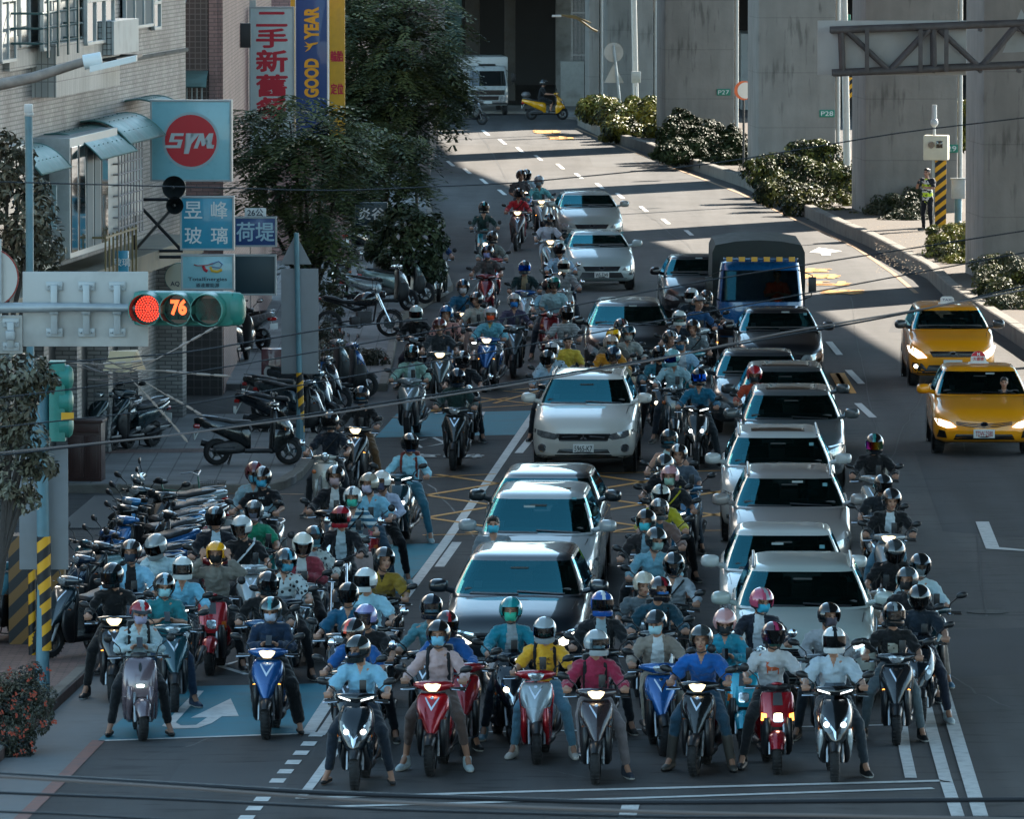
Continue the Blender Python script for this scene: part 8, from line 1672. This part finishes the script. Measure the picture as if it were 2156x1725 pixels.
a=at(1566,190,262);o=thing('road_mirror','orange-rimmed round traffic mirror between the P27 and P28 pillars','road mirror',(a.x,262,0));q=MB();q.tube([(0,.1,0),(0,.1,a.z+.3)],.04,8);q.build('post',BLK,o);disc(o,0,a.z,.32,M('rim orange',(.55,.12,.04),.5),0,'rim',t=.03);disc(o,.06,a.z,.27,M('mirror pale',(.55,.55,.52),.2),-.03,'mirror_face',t=.01)
p=G(1292,232);o=thing('sign_pole','pole with backs of a round and a triangular sign in the far hedge','sign pole',(p.x,300,0));f=lambda x,y:at(x,y,300)-Vector(o.location);q=MB();q.tube([(0,0,0),f(1292,95)],.05,8);q.build('pole',GALV,o);c=f(1292,110);disc(o,c.x,c.z,.37,SIGNB,.08,'round_sign',t=.02)
q=MB();c0=[f(x,y) for x,y in ((1272,174),(1314,174),(1292,134))];q.add([v+Vector((0,.06,0)) for v in c0]+[v+Vector((0,.075,0)) for v in c0],[(0,1,2),(5,4,3),(0,3,4,1),(1,4,5,2),(2,5,3,0)]);q.build('triangle_sign',SIGNB,o,smooth=0)
p=G(1321,240);o=thing('marker_post','red and white striped post with grey box beside the triangular sign','post',(p.x,302,0));q=MB();q.box((0,0,.6),(.16,.1,1.3));q.build('post',STRR,o);q=MB();q.box((0,0,at(0,162,302).z),(.36,.25,.44),bev=.02);q.tube([(0,.1,1),(0,.1,1.8)],.03,6);q.build('box',GALV,o)
o=thing('street_lamp','twin-armed ochre street lamp at the top by the pale pillars','street lamp',(at(1245,60,296).x,296,0));f=lambda x,y:at(x,y,296)-Vector(o.location);q=MB();q.tube([f(1258,66),f(1246,60),f(1215,38),f(1182,31)],.04,8);q.tube([f(1244,48),f(1210,33),f(1180,31)],.03,8);q.build('arm',M('ochre rail',(.20,.15,.06),.5),o);q=MB();q.box(f(1172,33),(.35,.2,.08),bev=.02);q.build('lamp_head',IW,o)
for x,lb in ((1340,'tall white drainpipe pole left of the P27 pillar'),(1785,'slim grey pole between the P28 and P29 pillars')):
 Yq=304 if x<1400 else 243;a=at(x,300,Yq);o=thing('utility_pole',lb,'pole',(a.x,Yq,0));q=MB();q.tube([(0,0,0),(-.3,0,14)],.11,12);q.build('pole',M('pvc pipe',(.5,.5,.47),.4,var=.1),o)
a=at(1787,50,246);o,w_,h_=panel('route_sign','small green route sign high between the P28 and P29 pillars','sign',1777,30,1791,66,246,M('plate green',(.01,.20,.13),.5),.04)
a=at(1790,195,250);o,w_,h_=panel('hazard_board','yellow and black chevron board behind the slim pole','sign',1785,163,1797,210,250,STR,.05)
# cabinet, shrine-like wooden cupboard, parcel boxes, bicycle, grating
p=G(178,1030);o=thing('wooden_cabinet','dark reddish wooden cabinet standing on the pavement','cabinet',(p.x,p.y,.13),R(-5));WD=M('dark red wood',(.045,.016,.014),.45,var=.3,vs=4,bump=.2,bs=12,stretch=(8,8,1))
q=MB();q.box((0,.25,.50),(.58,.5,1.0),bev=.012);q.box((0,.25,1.02),(.64,.56,.05),bev=.01);q.build('carcass',WD,o)
for s_ in (-1,1):q=MB();q.box((s_*.14,-.012,.42),(.25,.025,.72),bev=.008);q.box((s_*.14,-.028,.42),(.15,.012,.56),bev=.006);q.build('door',WD,o)
q=MB();q.box((0,-.012,.90),(.5,.025,.14),bev=.006);q.build('drawer',WD,o)
p=G(573,865);o=thing('delivery_box','dark red plastic-wrapped stand with a pale round face picture','display stand',(p.x,p.y,.13));q=MB();q.box((0,.2,.55),(.42,.4,1.05),bev=.04);q.build('stand',M('wrap dark red',(.10,.02,.03),.3,coat=.6,bump=.6,bs=12),o);disc(o,-.03,.62,.13,M('disc pale',(.45,.42,.40),.5),-.01,'round_picture',t=.006)
p=G(490,870);
p=G(320,1135);o=thing('bicycle','old bicycle with wire front basket behind the parked scooters','bicycle',(p.x+.35,p.y+.2,0),R(70));q=MB()
for y_ in (-.55,.5):
 w1=MB();w1.lathe([(.33+.014*math.cos(a_),.014*math.sin(a_)) for a_ in [k*math.pi/4 for k in range(9)]],32);
 for k in range(16):a_=math.pi*k/8;w1.tube([(0,0,0),(0,.32*math.cos(a_),.32*math.sin(a_))],.0015,3)
 w1.build('wheel',BLK,o).location=(0,y_,.34)
q.tube([(0,-.55,.34),(0,-.42,.80),(0,-.40,.98)],.014,6);q.tube([(0,-.42,.78),(0,.1,.36),(0,.22,.85)],.014,6);q.tube([(0,.1,.36),(0,.5,.34),(0,.2,.76),(0,-.42,.72)],.012,6);q.build('frame',M('bike green',(.02,.14,.10),.4),o)
q=MB();q.tube([(-.28,-.22,1.04),(-.2,-.36,1.06),(0,-.40,1.0),(.2,-.36,1.06),(.28,-.22,1.04)],.011,6);q.build('handlebar',STEEL,o);q=MB();q.ell((0,.24,.88),(.08,.13,.04));q.build('saddle',BLK,o)
q=MB()
for k in range(9):
 z=.66+.25*k/8;s_=.13+.04*k/8;q.tube([(-s_,-.50,z),(-s_,-.50-s_*1.8,z),(s_,-.50-s_*1.8,z),(s_,-.50,z),(-s_,-.50,z)],.003,4)
for k in range(9):t_=-1+k/4;q.tube([(t_*.13,-.73,.66),(t_*.17,-.81,.91)],.003,4);q.tube([(-.13,-.5-.11*(1+t_),.66),(-.17,-.5-.15*(1+t_),.91)],.003,4);q.tube([(.13,-.5-.11*(1+t_),.66),(.17,-.5-.15*(1+t_),.91)],.003,4)
q.build('basket',M('basket wire',(.05,.05,.05),.5,metal=.6),o)
p=G(610,900,0);
# tree stakes beside the leaning tree
for i,(x0,y0,x1,y1) in enumerate(((858,605,800,500),(795,560,790,470),(846,640,808,520))):
 a,b=G(x0,y0),at(x1,y1,G(x0,y0).y);q=MB();q.tube([a,b],.035,6);o=q.build('tree_stake',M('stake wood',(.09,.07,.055),.8));tag(o,('right','left','nearest')[i]+' wooden stake propping the leaning feathery tree','stake','tree stakes')
# shopping bags on scooters
for t_,x,y,c,lb in (('B',1440,1200,(.38,.30,.28),'pinkish paper shopping bag hanging at the roadster handlebar'),('B',1140,1290,(.45,.46,.44),'white plastic bag hanging beside the roadster lamp'),('H',195,270,(.42,.38,.32),'folded newspaper on the grey scooter under the orange visor rider')):
 px,py=dp(t_,x,y);p=G(px,py,.75);q=MB();q.loft([[(a_*w2,b_*.09,z) for a_,b_ in ((-1,-1),(0,-1.3),(1,-1),(1,1),(0,1.2),(-1,1))] for z,w2 in ((-.18,.13),(-.1,.15),(.1,.14),(.17,.12))]);o=q.build('bag',M('bag '+lb[:9],c,.7,var=.15,vs=8,bump=.8,bs=14));o.location=p;tag(o,lb,'bag')
# ---- wires
def wire(lb,pts,Y,r_,mat,drop=0,grp='overhead wires'):
 P=[]
 for (x0,y0),(x1,y1) in zip(pts,pts[1:]):
  for k in range(6):t_=k/6;P.append(at(x0+(x1-x0)*t_,y0+(y1-y0)*t_,Y))
 P.append(at(*pts[-1],Y));S=[P[0]]+[(P[i-1]+P[i]*2+P[i+1])/4 for i in range(1,len(P)-1)]+[P[-1]]
 q=MB();q.tube(S,r_,6);o=q.build('overhead_wire',mat);return tag(o,lb,'wire',grp)
WB=M('wire black',(.012,.014,.018),.5);WG=M('wire grey brown',(.14,.12,.115),.6)
wire('thin wire crossing above the far riders from the left edge to the right pillar',[(-60,381),(300,391),(700,402),(1078,386),(1500,345),(1900,278),(2220,240)],62,.0055,WB)
wire('highest of the dark wires rising from the left signal pole',[(-60,845),(300,802),(700,735),(1078,668),(1500,588),(2220,476)],60,.0058,WB)
wire('second of the dark wires rising from the left signal pole',[(-60,906),(300,868),(700,800),(1078,733),(1500,655),(2220,520)],60,.0058,WB)
wire('third of the dark wires, thickest above the dark car roofs',[(-60,966),(300,925),(700,865),(1078,806),(1500,735),(1900,662),(2220,588)],60,.0078,WB)
wire('pale grey wire running from the left edge up to the taxis',[(-60,960),(355,918),(710,870),(1096,808),(1381,758),(1650,700),(1920,655),(2220,598)],58,.0075,WG)
wire('dark wire above the left junction, highest on the left side',[(100,766),(400,742),(700,690),(900,672)],60,.007,WB)
wire('thick blurred cable crossing the bottom, upper one',[(-60,1628),(355,1652),(700,1672),(1300,1692),(2220,1684)],34,.012,WB);wire('pale blurred cable crossing just under the thick bottom cable',[(-60,1632),(355,1658),(800,1690),(1400,1712),(2220,1728)],32,.008,WG);wire('thin blurred cable, lowest at the bottom',[(-60,1668),(355,1684),(800,1706),(1400,1722),(2220,1722)],33,.007,WB);wire('short blurred cable in the bottom left corner',[(-60,1708),(150,1716),(420,1732)],30,.005,WB)
# sleeved cable ends hanging in front of the tiled corner
LC=lambda x,y:(x*.32954,552.6+y*.32954)
for i,pts in enumerate(([(920,660),(1130,550),(1300,455),(1430,385),(1540,370)],[(840,750),(930,840),(1010,930),(1100,1030),(1200,1150)],[(930,765),(1050,840),(1180,910),(1295,980)],[(860,690),(1040,692),(1230,712),(1480,728)],[(430,640),(640,650),(820,640),(1000,620)])):
 nm=('rising toward the signal','dangling lowest over the pavement','dangling beside the lowest one','pointing right in front of the tiled wall','tangled at the left end')[i]
 P=[at(*LC(*p_),84) for p_ in pts];q=MB();q.tube(P,.007,6)
 for a,b in zip(P[1:],P[2:]):
  for t0,t1 in ((.1,.45),(.55,.9)):q.tube([a.lerp(b,t0),a.lerp(b,t1)],.014,7)
 o=q.build('cable_end',M('cable sleeve',(.30,.25,.22),.6,var=.2));tag(o,'pale sleeved cable end '+nm,'cable','loose cable ends')
q=MB();r2=random.Random(9)
for k in range(14):
 a,b=LC(r2.uniform(420,700),r2.uniform(610,760)),LC(r2.uniform(760,1040),r2.uniform(620,760));m_=((a[0]+b[0])/2,(a[1]+b[1])/2+r2.uniform(4,16));q.tube([at(*a,84+r2.uniform(-.5,.5)),at(*m_,84),at(*b,84)],.005,4)
o=q.build('wire_tangle',WG);tag(o,'tangle of thin wires beside the left signal pole','wires',kind='stuff')
a,b=at(*LC(620,660),100),at(*LC(930,560),100);o=thing('roof_vent','tilted cream metal hood catching light behind the wires','metal hood',tuple(at(*LC(790,615),100)));q=MB();q.add([(-.17,0,.10),(.17,-.2,.10),(.10,-.4,-.15),(-.26,-.2,-.15),(.17,.25,.10),(.28,.1,-.15)],[(0,1,2,3),(1,4,5,2),(0,4,1)]);q.build('hood',M('hood tan',(.34,.26,.15),.6,var=.1),o,smooth=0)
